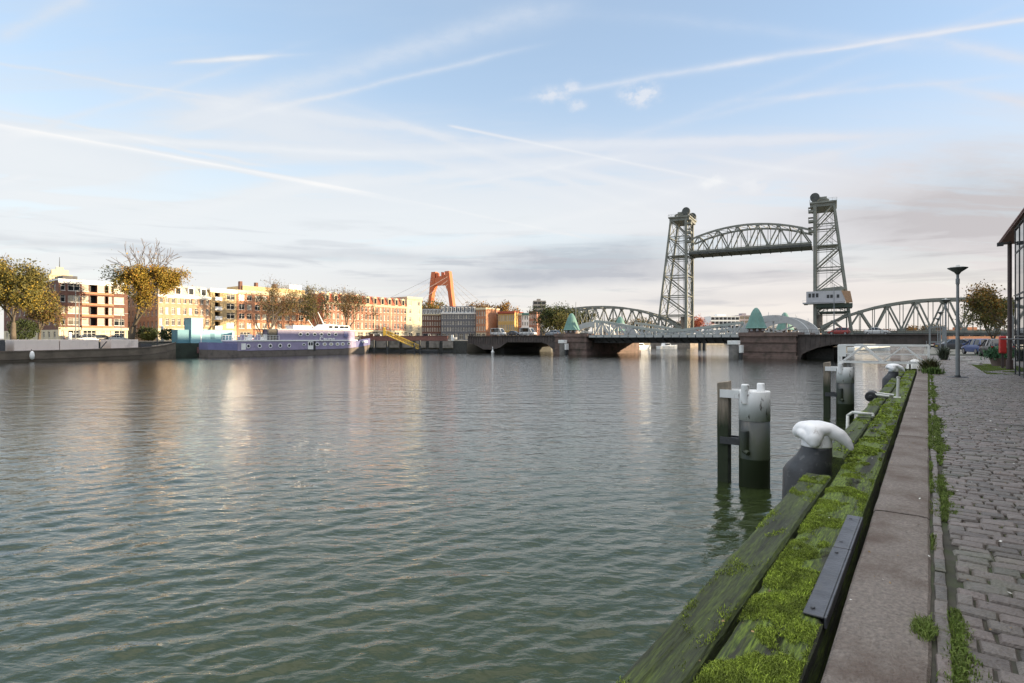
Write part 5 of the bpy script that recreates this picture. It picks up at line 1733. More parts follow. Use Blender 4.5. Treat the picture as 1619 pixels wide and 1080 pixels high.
def facade(b, W, Z0, Z1, ops, bands, y=0.0, dep=0.22):
    """front wall in the plane y with openings cut through; bands: list of (z limit, material index)"""
    xs = sorted({0.0, W} | {round(o[0], 3) for o in ops} | {round(o[1], 3) for o in ops})
    zs = sorted({Z0, Z1} | {round(o[2], 3) for o in ops} | {round(o[3], 3) for o in ops} | {z for z, _ in bands if Z0 < z < Z1})
    def mi(z):
        for lim, k in bands:
            if z < lim: return k
        return bands[-1][1]
    for i in range(len(xs) - 1):
        for j in range(len(zs) - 1):
            xm, zm = (xs[i] + xs[i + 1]) / 2, (zs[j] + zs[j + 1]) / 2
            if any(o[0] < xm < o[1] and o[2] < zm < o[3] for o in ops): continue
            b.quad((xs[i], y, zs[j]), (xs[i + 1], y, zs[j]), (xs[i + 1], y, zs[j + 1]), (xs[i], y, zs[j + 1]), mi(zm))
    for o in ops:
        x0, x1, z0, z1 = o[:4]
        d = o[5] if len(o) > 5 else dep
        k = mi((z0 + z1) / 2)
        b.quad((x0, y, z0), (x0, y + d, z0), (x0, y + d, z1), (x0, y, z1), k)
        b.quad((x1, y, z0), (x1, y, z1), (x1, y + d, z1), (x1, y + d, z0), k)
        b.quad((x0, y, z1), (x0, y + d, z1), (x1, y + d, z1), (x1, y, z1), k)
        b.quad((x0, y, z0), (x1, y, z0), (x1, y + d, z0), (x0, y + d, z0), k)

PANES = [M_glass, M_glass, M_glass_mid, M_curtain]
def put_window(root, o, fm, rng, y=0.0, dep=0.22):
    x0, x1, z0, z1, style = o[:5]
    d = o[5] if len(o) > 5 else dep
    pm = PANES[rng.integers(0, 4)] if style != 'dark' else M_glass
    if style == 'panel':
        pm = M_curtain
    fr, pa = window_mesh(x1 - x0, z1 - z0, style, fm, pm)
    wo = link('window', fr, root, ((x0 + x1) / 2, y + d - .10, z0))
    link('pane', pa, wo)

def building(label, origin, rotz, W, D, H, ops, mats, bands, fm, seed, side_ops=(), roof='flat', parapet=0.5, cat='building', name='apartment_building', group=None, cornice=None, extra=None, mans=None, bandlines=()):
    rng = np.random.default_rng(seed)
    root = thing(name, label, cat, origin, rotz, group)
    b = MB()
    facade(b, W, 0, H, ops, bands)
    # left flank: built in its own frame then turned
    s = MB(); facade(s, D, 0, H, list(side_ops), bands)
    for f, k in zip(s.f, s.m):
        b.add([(s.v[i][1], D - s.v[i][0], s.v[i][2]) for i in f], [tuple(range(len(f)))], k)
    b.quad((W, 0, 0), (W, D, 0), (W, D, H), (W, 0, H), bands[-1][1])
    b.quad((0, D, 0), (W, D, 0), (W, D, H), (0, D, H), bands[-1][1])
    # dark floor plates and a core so nobody looks through
    b.box(0.3, W - .3, max(1.6, 0.5), D - .3, 0.02, H - .05, len(mats))
    for z in bandlines:
        b.box(-.05, W + .05, -.09, -.003, z - .12, z + .12, bands[-1][1] if not isinstance(z, tuple) else 0)
    b.build('wall', list(mats) + [M_dark], root, fix=False)
    for o in ops:
        if o[4] != 'open': put_window(root, o, fm, rng)
    for o in side_ops:
        x0, x1, z0, z1, style = o[:5]
        fr, pa = window_mesh(x1 - x0, z1 - z0, style, fm, PANES[rng.integers(0, 3)])
        wo = link('window', fr, root, (0.12, D - (x0 + x1) / 2, z0), -math.pi / 2)
        link('pane', pa, wo)
    if cornice:
        b = MB(); b.box(-.18, W + .18, -.42, -.003, H - .30, H + .08); b.box(-.1, W + .1, -.22, -.004, H - .62, H - .302); b.build('cornice', cornice, root)
    if roof == 'flat':
        b = MB()
        b.box(-.15, W + .15, -.18, .16, H + .09, H + parapet); b.box(-.15, W + .15, D - .16, D + .15, H + .09, H + parapet)
        b.box(-.15, .16, .161, D - .161, H + .09, H + parapet); b.box(W - .16, W + .15, .161, D - .161, H + .09, H + parapet)
        b.box(-.05, W + .05, -.05, D + .05, H + .002, H + .085)
        b.build('roof', cornice or M_roof, root)
    else:
        rh, rm, sl = mans['h'], mans['mat'], mans.get('slope', 1.5)
        b = MB()
        b.add([(0, 0, H + .09), (W, 0, H + .09), (W, D, H + .09), (0, D, H + .09), (sl * .4, sl, H + rh), (W - sl * .4, sl, H + rh), (W - sl * .4, D - sl, H + rh), (sl * .4, D - sl, H + rh)],
              [(0, 1, 5, 4), (1, 2, 6, 5), (2, 3, 7, 6), (3, 0, 4, 7), (4, 5, 6, 7)])
        b.build('roof', rm, root)
        n = mans['n']
        for i in range(n):
            x = W * (i + .5) / n
            w2, hh = mans.get('w', 1.5) / 2, rh * mans.get('dh', .72)
            b = MB()
            b.box(x - w2, x + w2, 0.05, sl + .8, H + .25, H + .25 + hh)
            if mans.get('gable'):
                b.add([(x - w2 - .12, -.02, H + .25 + hh), (x + w2 + .12, -.02, H + .25 + hh), (x, -.02, H + .25 + hh + .6), (x - w2 - .12, sl + .9, H + .25 + hh), (x + w2 + .12, sl + .9, H + .25 + hh), (x, sl + .9, H + .25 + hh + .6)],
                      [(0, 1, 2), (5, 4, 3), (0, 2, 5, 3), (1, 4, 5, 2), (0, 3, 4, 1)])
            else:
                b.box(x - w2 - .1, x + w2 + .1, -.05, sl + .9, H + .252 + hh, H + .37 + hh)
            do = b.build('dormer', mans['dm'], root)
            p = MB(); p.box(x - w2 + .2, x + w2 - .2, .02, .048, H + .5, H + .1 + hh); p.build('pane', M_glass, do)
    if extra: extra(root, rng)
    return root

def bays(W, n, w, z0, z1, style, x0=0.0, skip=(), dep=None):
    r = []
    for i in range(n):
        if i in skip: continue
        c = x0 + W * (i + .5) / n
        o = (c - w / 2, c + w / 2, z0, z1, style)
        r.append(o + ((dep,) if dep else ()))
    return r

M_brick_dark = BRICK('brick_dark_brown', (0.16, 0.075, 0.052))
M_brick_orange = BRICK('brick_orange', (0.43, 0.205, 0.115))
M_brick_red = BRICK('brick_red', (0.38, 0.18, 0.12))
M_brick_yellow = BRICK('brick_yellow', (0.54, 0.39, 0.20))
M_brick_purple = BRICK('brick_purple', (0.165, 0.105, 0.095))
M_ochre = BRICK('plaster_ochre', (0.52, 0.34, 0.12), 0.1)
M_greyblue = BRICK('brick_grey_blue', (0.145, 0.145, 0.155))
M_pale = BRICK('plaster_pale', (0.56, 0.47, 0.32), 0.1)
M_winwhite = mat('window_paint_white', (0.66, 0.62, 0.55), rough=0.5, var=0.06)
FT = -165.0
def at_front(px0, px1, t=FT):
    a, c = s_at(px0, t), s_at(px1, t)
    return a, c - a

# 1 corner apartment block: brick bands, recessed balconies, cream ground floor
s0, W = at_front(93, 202)
ops = []
for k in range(4):
    z = 3.55 + k * 2.72
    ops += [(.35, 1.25, z + .35, z + 2.0, 'top'), (1.75, 4.15, z + .35, z + 2.05, 'mull')]
    ops += [(4.55, 6.0, z + .35, z + 2.0, 'panel'), (6.15, 7.65, z + .10, z + 2.2, 'open', 1.3), (7.75, 9.3, z + .3, z + 2.05, 'panel'), (9.35, 10.05, z + .1, z + 2.15, 'open', 1.2), (10.1, 10.9, z + .3, z + 2.05, 'panel'), (11.25, 13.55, z + .30, z + 2.05, 'panel' if k else 'mull'), (13.9, 14.9, z + .35, z + 2.05, 'top')]
for (a, c) in ((.3, 1.0), (1.75, 4.1), (4.75, 7.4), (8.2, 10.6), (11.3, 13.6), (14.0, 14.8)):
    ops.append((a, min(c, W - .2), .3, 2.65, 'mull'))
ops = [o for o in ops if o[1] < W - .05]
side = []
for k in range(5):
    z = (.4 if k == 0 else 3.55 + (k - 1) * 2.72)
    for i in range(11):
        side.append((2.2 + i * 4.0, 3.7 + i * 4.0, z + .4, z + 1.95, 'mull'))
def apt_extra(root, rng):
    for k in range(4):
        z = 3.55 + k * 2.72
        b = MB(); b.box(4.4, 11.05, -.42, -.003, z - .30, z + .25)
        b.build('balcony', M_brick_orange, root)
    b = MB(); b.box(-.12, W + .1, -.32, -.005, 2.75, 3.35); b.build('string_course', M_cream, root)
    b = MB(); b.box(3, 6, 8, 14, 14.7, 16.3); b.build('roof_box', M_roof, root)
    b = MB(); b.box(9, 10, 18, 20, 14.7, 16.4); b.build('roof_box', M_roof, root)
building('corner apartment block with brown brick, cream ground floor and recessed balconies', ST(s0, FT, SZ), ANG_U, W, 46, 14.4, ops, [M_cream, M_brick_dark], [(2.75, 0), (99, 1)], M_winwhite, 1, side, cornice=M_white, parapet=0.35, extra=apt_extra, bandlines=())
# tower behind it
tw = thing('tower_building', 'pale sunlit tower top with a mast rising behind the corner apartment block', 'building', (-155, 195, SZ), 0.75)
b = MB(); b.box(-3.0, 3.0, -3.0, 3.0, 0, 21.8); b.build('wall', M_pale, tw)
b = MB(); b.box(-3.3, 3.3, -3.3, 3.3, 21.85, 22.3); b.box(-2.3, 2.3, -2.3, 2.3, 22.31, 24.0); b.box(-1.0, 1.0, -1.0, 1.0, 24.01, 25.0); b.build('roof', M_pale, tw)
b = MB()
for i in range(-1, 2):
    b.box(i * 1.8 - .5, i * 1.8 + .5, -3.06, -3.01, 18.5, 20.8)
    b.box(3.01, 3.06, i * 1.8 - .5, i * 1.8 + .5, 18.5, 20.8)
b.build('windows', M_glass, tw)
b = MB(); b.tube((0, 0, 25), (0, 0, 28.5), .13, .06); b.build('mast', M_dark, tw)

# 2 ornate corner house with white window grid and grey mansard
s0, W = at_front(250, 332)
ops = []
for k in range(3):
    z = 3.7 + k * 3.0
    ops += bays(W, 9, .85, z + .5, z + 2.35, 'cross')
ops += bays(W, 5, 1.7, .4, 3.0, 'mull')
side = []
for k in range(4):
    side += bays(30, 12, 1.1, k * 3.0 + .7, k * 3.0 + 2.3, 'cross')
building('brick corner house with rows of small white cross windows under a pale mansard', ST(s0, FT, SZ), ANG_U, W, 30, 12.3, ops, [M_cream, BRICK('brick_buff', (0.46, 0.28, 0.17))], [(3.4, 0), (99, 1)], M_winwhite, 2, side, roof='mansard', mans=dict(h=2.9, mat=mat('pale_zinc', (0.50, 0.44, 0.33), rough=0.5), n=4, dm=M_white, slope=1.3, w=1.6), cornice=M_white)
# 3 narrow yellow brick house with white bays
s0, W = at_front(333, 374)
ops = []
for k in range(4):
    z = 3.3 + k * 2.75
    ops += [(1.2, 2.6, z + .2, z + 2.25, 'open', 1.1), (4.6, 7.0, z + .4, z + 2.1, 'mull')]
ops += [(.8, 3.0, .3, 2.7, 'mull'), (4.2, 7.2, .3, 2.7, 'mull')]
ops = [o for o in ops if o[1] < W - .05]
def y_extra(root, rng):
    for k in range(4):
        z = 3.3 + k * 2.75
        b = MB(); b.box(.9, 2.9, -.8, -.003, z - .05, z + .08); b.box(.9, 2.9, -.85, -.78, z + .08, z + 1.0); b.build('balcony', M_white, root)
building('narrow yellow brick house with white balconies between the ornate house and the orange block', ST(s0, FT, SZ), ANG_U, W, 16, 14.5, ops, [M_cream, M_brick_yellow], [(2.95, 0), (99, 1)], M_winwhite, 3, cornice=M_white, extra=y_extra)
# 4 orange brick block
s0, W = at_front(375, 491)
ops = []
for k in range(4):
    z = 3.2 + k * 2.8
    for i in range(5):
        x = W * (i + .5) / 5
        ops += [(x - 1.9, x - .2, z + .45, z + 2.1, 'mull'), (x + .5, x + 2.0, z + .45, z + 2.1, 'cross')]
ops += bays(W, 5, 3.2, .4, 2.6, 'mull')
def o_extra(root, rng):
    b = MB(); b.box(2.6, W - 1.0, 1.6, 11, 14.7, 16.6)
    b.build('attic', M_brick_yellow, root)
    at = root.children[-1]
    for i in range(9):
        p = MB(); p.box(3 + i * 2.4, 4.4 + i * 2.4, 1.52, 1.597, 15.3, 16.3); p.build('window', M_curtain, at)
    for x in (2.0, 7.0, 13.0):
        b = MB(); b.box(x, x + .8, 2.2, 3.2, 14.7, 17.9); b.build('chimney', M_brick_dark, root)
    b = MB(); b.box(W - 5.8, W - 1.4, 3, 8, 16.61, 18.2); b.build('roof_box', M_white, root)
building('long orange red brick apartment block with a set back ochre attic', ST(s0, FT, SZ), ANG_U, W, 14, 14.6, ops, [M_brick_orange, M_brick_orange], [(3, 0), (99, 1)], M_winwhite, 4, cornice=M_cream, extra=o_extra)
# 5 recessed dark house in the gap behind the trees
s0, W = at_front(494, 512, -172)
building('dark recessed house between the orange block and the red roofed row, behind trees', ST(s0, -172, SZ), ANG_U, W, 12, 11.5, bays(W, 2, 1.1, 4, 6, 'cross') + bays(W, 2, 1.1, 7.5, 9.5, 'cross'), [M_brick_purple, M_brick_purple], [(3, 0), (99, 1)], M_winwhite, 5)
# 6 long classical row with red mansard
s0, W = at_front(511, 643)
ops = []
for k, (z, h) in enumerate(((3.9, 2.1), (7.0, 2.0), (10.0, 1.7))):
    ops += bays(W, 22, .95, z + .4, z + .4 + h, 'cross')
ops += bays(W, 11, 2.4, .2, 3.0, 'mull')
def c_extra(root, rng):
    for f in (.34, .58, .79, 1.0):
        b = MB(); b.box(W * f - .35, W * f + .02, -.15, -.003, 3.6, 12.7); b.build('pilaster', M_pale, root)
    b = MB(); b.box(-.1, W + .1, -.3, -.004, 3.2, 3.7); b.build('string_course', M_cream, root)
building('long red brick row with a red mansard roof, gabled dormers and cream arcade', ST(s0, FT, SZ), ANG_U, W, 14, 13.0, ops, [M_cream, M_brick_red], [(3.2, 0), (99, 1)], M_winwhite, 6, roof='mansard', mans=dict(h=3.2, mat=M_redtile, n=11, dm=M_pale, slope=1.6, w=1.5, gable=True), cornice=M_pale, extra=c_extra)
# 7 pale end house
s0, W = at_front(643.6, 667)
ops = []
for k in range(4):
    z = 3.6 + k * 3.2
    ops += [(1.2, 2.3, z + .5, z + 2.3, 'cross'), (W - 2.3, W - 1.2, z + .5, z + 2.3, 'cross')]
ops += [(1.0, 3.0, .2, 2.9, 'mull'), (W - 3.0, W - 1.0, .2, 2.9, 'mull')]
building('tall pale cream end house closing the red roofed row', ST(s0, FT, SZ), ANG_U, W, 12, 16.6, ops, [M_pale, M_pale], [(3, 0), (99, 1)], M_winwhite, 7, cornice=M_pale)
# row facing the camera beyond it
def frontal(label, px0, px1, d, ztop, nb, nf, mats, seed, **kw):
    x0 = (px0 - CX) / FPX * d; x1 = (px1 - CX) / FPX * d
    W = x1 - x0
    H = ztop - SZ
    ops = []
    g = 3.4
    fh = (H - g - .5) / nf
    for k in range(nf):
        z = g + k * fh
        ops += bays(W, nb, min(1.1, W / nb * .55), z + .35 * fh * .6, z + fh * .82, 'cross')
    ops += bays(W, max(1, nb // 2), W / max(1, nb // 2) * .7, .3, 2.8, 'mull')
    return building(label, (x0, d, SZ), kw.pop('rotz', 0.0), W, 12, H, ops, mats, [(3.2, 0), (99, 1)], M_winwhite, seed, **kw)
frontal('dark red brick houses with white dormers beside the cream end house', 667, 697, 262, 15.2, 8, 3, [M_brick_purple, M_brick_dark], 11, roof='mansard', mans=dict(h=2.5, mat=M_slate, n=7, dm=M_white, slope=1.2, w=.8), cornice=M_cream)
frontal('grey blue brick block with a dark slate mansard and white dormers', 697.5, 752, 258, 15.6, 13, 3, [M_greyblue, M_greyblue], 12, roof='mansard', mans=dict(h=3.0, mat=M_slate, n=9, dm=M_white, slope=1.4, w=.95), cornice=M_white)
frontal('sunlit orange house with a flat top next to the grey blue block', 752.5, 771, 256, 17.2, 4, 3, [M_pale, M_brick_orange], 13, cornice=M_cream, rotz=-0.5)
frontal('narrow brownish house with a slate roof right of the orange house', 772, 787, 262, 15.5, 4, 3, [M_cream, M_brick_purple], 14, roof='mansard', mans=dict(h=2.2, mat=M_slate, n=3, dm=M_white, slope=1.0, w=.9), cornice=M_cream)
frontal('ochre yellow house with tall arched floors of dark windows', 787.5, 815, 256, 15.6, 8, 2, [M_ochre, M_ochre], 15, cornice=M_redtile, rotz=-0.35)
frontal('slim red house between the ochre and the white house', 816, 824, 258, 14.8, 2, 3, [M_brick_red, M_brick_red], 16, cornice=M_cream, rotz=-0.2)
frontal('slim white house with green cornice on the far row', 824.5, 836, 258, 15.0, 3, 3, [M_white, M_white], 17, cornice=M_copper, rotz=-0.2)
frontal('red brick house at the right end of the far row by the trees', 836.5, 848, 258, 15.8, 4, 3, [M_brick_red, M_brick_red], 18, cornice=M_brick_dark, rotz=-0.2)
# far blocks
def slab(label, px0, px1, d, ztop, m, bandm, nfl, seed, rz=0.0):
    x0 = (px0 - CX) / FPX * d; x1 = (px1 - CX) / FPX * d
    r = thing('office_block', label, 'building', (x0, d, SZ), rz)
    W, H = x1 - x0, ztop - SZ
    b = MB(); b.box(0, W, 0, 16, 0, H); b.box(W * .3, W * .6, 4, 10, H + .01, H + 1.6); b.build('wall', m, r)
    for k in range(nfl):
        z = 1 + (H - 1.5) * k / nfl
        n = max(3, int(W / 3))
        for i in range(n):
            if n * nfl > 90 and i % 2: continue
            x = W * i / n
            bb = MB(); bb.box(x + .25, x + W / n * (2 if n * nfl > 90 else 1) - .25, -.06, -.003, z + .9, z + (H - 1.5) / nfl - .3); bb.build('window', bandm, r)
    return r
slab('far grey apartment tower behind the trees left of the bascule bridge', 843.5, 863, 430, 32.5, mat('tower_grey', (0.24, 0.225, 0.21), rough=0.8), M_glass, 9, 1)
slab('far white office slab with dark window bands left of the green turret', 1124, 1169, 425, 20.6, M_white, M_glass, 5, 2)
slab('far purple grey office block adjoining the white office slab', 1169.5, 1192, 432, 21.6, mat('office_mauve', (0.33, 0.29, 0.31), rough=0.8), M_glass_mid, 5, 3)
slab('low pale shed on the far shore behind the lift bridge pier', 1196, 1262, 440, 12.5, mat('shed_grey', (0.36, 0.35, 0.33), rough=0.8), M_glass, 2, 4)
slab('low brick red warehouse on the far shore behind the right truss span', 1372, 1424, 430, 9.2, M_brick_red, M_glass, 1, 5)
slab('low cream warehouse on the far shore right of the lift tower', 1308, 1366, 436, 8.8, M_cream, M_glass, 1, 6)
slab('brick hall on the far side of the quay behind the big autumn tree', 1500, 1590, 330, 9.0, M_brick_orange, M_glass, 2, 7)

# houses standing inland of our own quay: they keep the low sun off the harbour
for k, (s, W, H, lab, m) in enumerate(((40, 42, 22.5, 'brick warehouse inland behind the glass hall', M_brick_red), (84, 46, 23.5, 'pale apartment house inland beside the brick warehouse', M_pale), (132, 42, 22.5, 'brown apartment house inland nearest the bridge', M_brick_dark))):
    ops = []
    for f in range(6): ops += bays(W, 12, 1.5, 1.0 + f * 3.5, 3.0 + f * 3.5, 'cross')
    side = []
    building(lab, ST(s + W, 34, QZ), ANG_U + math.pi, W, 14, H, ops, [m, m], [(3, 0), (99, 1)], M_winwhite, 30 + k, cornice=M_cream)
    o_ = [o for o in SC.objects if o.get('label') == lab][0]
    o_.location = ST(s + W, 34 + 14, QZ); o_.location = ST(s, 34, QZ) ; o_.rotation_euler = (0, 0, ANG_U)
    # front turned to the water
    o_.location = ST(s, 34, QZ); o_.rotation_euler = (0, 0, ANG_U); o_.scale = (1, -1, 1)

# ------------------------------------------------------------------ far quay wall, parapet, poles
M_qstone = mat('far_quay_concrete', (0.25, 0.22, 0.19), rough=0.85, var=0.25, scale=0.7, dirt=(0.08, 0.075, 0.055), dscale=0.4, dlo=0.5, dhi=0.7)
M_brickpar = BRICK('parapet_brick', (0.22, 0.105, 0.085))
fq = thing('quay_wall', 'far quay wall with concrete bays and brick parapet under the house fronts', 'quay wall')
pts = [(-200, -136), (111, -136), (122, -109), (122.1, -105)]
b = MB()
for (s0, t0), (s1, t1) in zip(pts[:-1], pts[1:]):
    p, q = ST(s0, t0), ST(s1, t1)
    d = (q - p).normalized(); n = Vector((d.y, -d.x, 0))
    for a, c, w in ((-1.5, SZ + .02, .18),):
        b.add([p + n * .02 + Vector((0, 0, a)), q + n * .02 + Vector((0, 0, a)), q + n * w + Vector((0, 0, a)), p + n * w + Vector((0, 0, a)),
               p + n * .02 + Vector((0, 0, c)), q + n * .02 + Vector((0, 0, c)), q + n * w + Vector((0, 0, c)), p + n * w + Vector((0, 0, c))],
              [(0, 3, 2, 1), (4, 5, 6, 7), (0, 1, 5, 4), (1, 2, 6, 5), (2, 3, 7, 6), (3, 0, 4, 7)])
b.build('wall', M_quaywall, fq)
p, q = ST(111, -136), ST(122, -109)
d = (q - p).normalized(); n = Vector((d.y, -d.x, 0)); Lq = (q - p).length
for i in range(7):
    a = p + d * (Lq * (i + .10) / 7); c = p + d * (Lq * (i + .84) / 7)
    bb = MB()
    bb.add([a + n * .2 + Vector((0, 0, .9)), c + n * .2 + Vector((0, 0, .9)), c + n * .75 + Vector((0, 0, 1.3)), a + n * .75 + Vector((0, 0, 1.3)), a + n * .2 + Vector((0, 0, SZ - .1)), c + n * .2 + Vector((0, 0, SZ - .1)), c + n * .75 + Vector((0, 0, SZ - .1)), a + n * .75 + Vector((0, 0, SZ - .1))],
           [(0, 3, 2, 1), (4, 5, 6, 7), (0, 1, 5, 4), (1, 2, 6, 5), (2, 3, 7, 6), (3, 0, 4, 7)])
    bb.build('buttress', M_qstone, fq)
par = MB()
for (s0, t0), (s1, t1) in (((104, -138), (110.5, -138)), ((110.5, -138), (121.3, -111.5))):
    a, c = ST(s0, t0, SZ), ST(s1, t1, SZ)
    par.bar(a + Vector((0, 0, .65)), c + Vector((0, 0, .65)), .35, 1.3)
    par.bar(a + Vector((0, 0, 1.36)), c + Vector((0, 0, 1.36)), .5, .12)
tag(par.build('parapet_wall', M_brickpar), 'red brick parapet wall along the far quay between the yellow gangway and the bridge', 'wall')
b = MB(); b.box(-.35, .35, -.3, .3, 0, 1.7); o = b.build('marker_board', M_white, loc=ST(121.6, -110.0, SZ)); add_bevel(o, .04, 2)
tag(o, 'white marker post where the brick parapet meets the bridge approach', 'marker')

# yellow gangway sloping to the water
M_yel = mat('yellow_paint', (0.50, 0.33, 0.045), rough=0.55, var=0.15, scale=1.5)
yg = thing('gangway', 'yellow lattice gangway sloping from the far quay down to a pontoon', 'gangway')
def W3(px, d, z): return Vector(((px - CX) / FPX * d, d, z))
A, B_ = W3(610, 160, 5.0), W3(661, 160, 0.95)
dv = (B_ - A); up = Vector((0, 0, 1))
for off in (0, 1.6):
    b = MB(); o_ = Vector((0, off, 0))
    b.bar(A + o_, B_ + o_, .16, .18); b.bar(A + o_ + up * 1.15, B_ + o_ + up * 1.15, .14, .14)
    n = 10
    for i in range(n + 1):
        b.bar(A + o_ + dv * i / n, A + o_ + dv * i / n + up * 1.15, .10)
        if i < n: b.bar(A + o_ + dv * i / n, A + o_ + dv * (i + 1) / n + up * 1.15, .09)
    b.build('side_truss', M_yel, yg)
b = MB(); b.bar(A + Vector((0, .8, .05)), B_ + Vector((0, .8, .05)), 1.4, .08); b.build('deck', M_yel, yg)
b = MB(); b.bar(A + Vector((-.6, 0, -.3)), A + Vector((-.6, 0, 2.0)), .3); b.bar(A + Vector((-.6, 1.6, -.3)), A + Vector((-.6, 1.6, 2.0)), .3); b.bar(A + Vector((-.6, 0, 2.0)), A + Vector((-.6, 1.6, 2.0)), .25)
b.build('portal', M_yel, yg)
pn = MB(); pn.box(-4.2, 4.2, -1.6, 2.6, -.3, .75); pn.box(-4.3, 4.3, -1.7, -1.61, .3, .7)
o = pn.build('pontoon', M_dark, loc=W3(668, 160, 0)); tag(o, 'dark floating pontoon at the foot of the yellow gangway', 'pontoon')
for k, (px, h, lab) in enumerate(((664, 3.4, 'dark timber pile right of the yellow gangway foot'), (655, 2.6, 'shorter dark timber pile beside the yellow gangway foot'), (612, 3.2, 'dark timber pile under the head of the yellow gangway'), (591, 3.5, 'dark timber pile off the purple ship bow'))):
    b = MB(); b.lathe([(.28, -1.4), (.26, h), (.2, h + .12)], 10)
    tag(b.build('timber_pile', M_dark, loc=W3(px, 157.5, 0)), lab, 'pile', 'timber piles along the far quay')
# small white buoy off the bridge approach
b = MB(); b.lathe([(.05, -.3), (.42, -.1), (.45, .25), (.30, .55), (.16, .75), (.14, 1.5), (.22, 1.6), (.02, 1.75)], 14)
tag(b.build('marker_buoy', M_white, loc=W3(779, 157, 0), smooth=True), 'small white buoy floating before the left bridge approach', 'buoy')

# ------------------------------------------------------------------ purple ship
M_purple = mat('ship_purple', (0.29, 0.25, 0.37), rough=0.5, var=0.12, scale=0.7, dirt=(0.17, 0.15, 0.21), dscale=0.8, dlo=0.55, dhi=0.8)
M_bluep = mat('ship_blue', (0.17, 0.17, 0.32), rough=0.5, var=0.12, scale=0.7)
M_boot = mat('ship_boot_grey', (0.175, 0.145, 0.125), rough=0.7, var=0.3, scale=0.6, dirt=(0.055, 0.045, 0.04), dscale=0.6, dlo=0.45, dhi=0.7)
sh = thing('moored_ship', 'long purple passenger ship with rows of portholes and white superstructure', 'ship', ST(58.9, -124, 0), ANG_U)
LS = 44.5
def hull_sections(zlo, zhi, inset=0.0):
    secs = []
    for i in range(25):
        f = i / 24; x = LS * f
        hb = 3.2 * (min(1, (f / .10) ** .5 * .35 + .65) if f < .1 else 1) * (1 if f < .74 else max(.03, (1 - ((f - .74) / .26) ** 2.0)))
        sheer = 2.6 + 1.3 * max(0, (f - .62) / .38) ** 2 + .45 * max(0, (.2 - f) / .2)
        zt = zhi(f, sheer); zl = zlo(f, sheer)
        rake = 0.9 * max(0, (f - .9) / .1)
        fl = 0.90 if f > .75 else .97
        secs.append([(x + rake * (zl < 0) * -1.0, -hb * fl - inset, zl), (x, -hb - inset, zt), (x, hb + inset, zt), (x + rake * (zl < 0) * -1.0, hb * fl + inset, zl)])
    return secs
split = lambda f, s: 1.25 + (s - 2.6) * .8
b = MB(); b.loft(hull_sections(lambda f, s: -1.0, split)); b.build('hull', M_boot, sh)
b = MB(); b.loft(hull_sections(lambda f, s: split(f, s) - .05, lambda f, s: s + (.12 if f < .14 or f > .86 else 0), .03)); b.build('bulwark', M_bluep, sh)
b = MB()
b.loft([[(x, -y, 1.28 + dz), (x, -y, 3.35), (x, y, 3.35), (x, y, 1.28 + dz)] for x, y, dz in ((5.6, 3.26, 0), (6.2, 3.28, 0), (33, 3.28, .1), (36.5, 2.95, .35), (37.8, 2.6, .5))])
o = b.build('lower_cabin', M_purple, sh)
b = MB(); b.loft([[(x, -y, 3.35), (x, -y, 3.62), (x, y, 3.62), (x, y, 3.35)] for x, y in ((5.4, 3.4), (33.2, 3.42), (38.2, 2.75))]); b.build('deck_edge', M_white, sh)
b = MB(); b.loft([[(x, -y, 3.62), (x, -y, 5.95), (x, y, 5.95), (x, y, 3.62)] for x, y in ((15.2, 3.1), (33, 3.1), (37.4, 2.5))]); b.build('upper_cabin', M_purple, sh)
b = MB(); b.loft([[(x, -y, 5.955), (x, -y, 6.2), (x, y, 6.2), (x, y, 5.955)] for x, y in ((15.0, 3.3), (33.1, 3.3), (37.7, 2.65))]); b.build('roof', mat('ship_roof_pink', (0.52, 0.46, 0.47), rough=0.6), sh)
def porthole(x, z, y, rx, rz, pane):
    b = MB(); n = 18
    o_ = [(x + rx * math.cos(2 * math.pi * i / n), z + rz * math.sin(2 * math.pi * i / n)) for i in range(n)]
    b.prism(o_, -y - .07, -y - .004)
    po = b.build('porthole', M_white, sh)
    c = MB(); c.prism([(x + (a - x) * .62, z + (q - z) * .62) for a, q in o_], -y - .09, -y - .072); c.build('pane', pane, po)
for x in (8.0, 10.6, 13.2, 15.6, 17.9): porthole(x, 2.3, 3.28, .46, .48, M_glass)
for k, x in enumerate((25.5, 27.6, 29.5, 31.4, 33.0)): porthole(x, 2.55, 3.30, .60, .44, M_glass if k == 0 else M_curtain)
porthole(35.0, 2.65, 3.16, .5, .4, M_glass)
porthole(21.8, 2.5, 3.30, .45, .30, M_glass)
for k, x in enumerate((21.0, 22.9, 24.9, 26.8, 29.0, 31.0)): porthole(x, 5.0, 3.11, .55, .42, M_glass)
b = MB(); b.box(33.6, 34.7, -3.14, -2.9, 4.3, 5.8); b.build('cabin_door', M_bluep, sh)
dr = MB(); dr.box(22.9, 24.3, -3.40, -3.285, 1.35, 3.25); do = dr.build('boarding_door', M_white, sh)
dr = MB(); dr.box(23.05, 23.5, -3.42, -3.402, 2.3, 3.05); dr.box(23.7, 24.15, -3.42, -3.402, 2.3, 3.05); dr.build('pane', M_glass, do)
dr = MB(); dr.box(24.5, 25.0, -3.36, -3.285, .95, 3.3); dr.build('doorway', M_dark, sh)
b = MB(); b.box(6.4, 7.4, -3.36, -3.285, 1.5, 2.9); b.build('hatch_panel', M_white, sh)
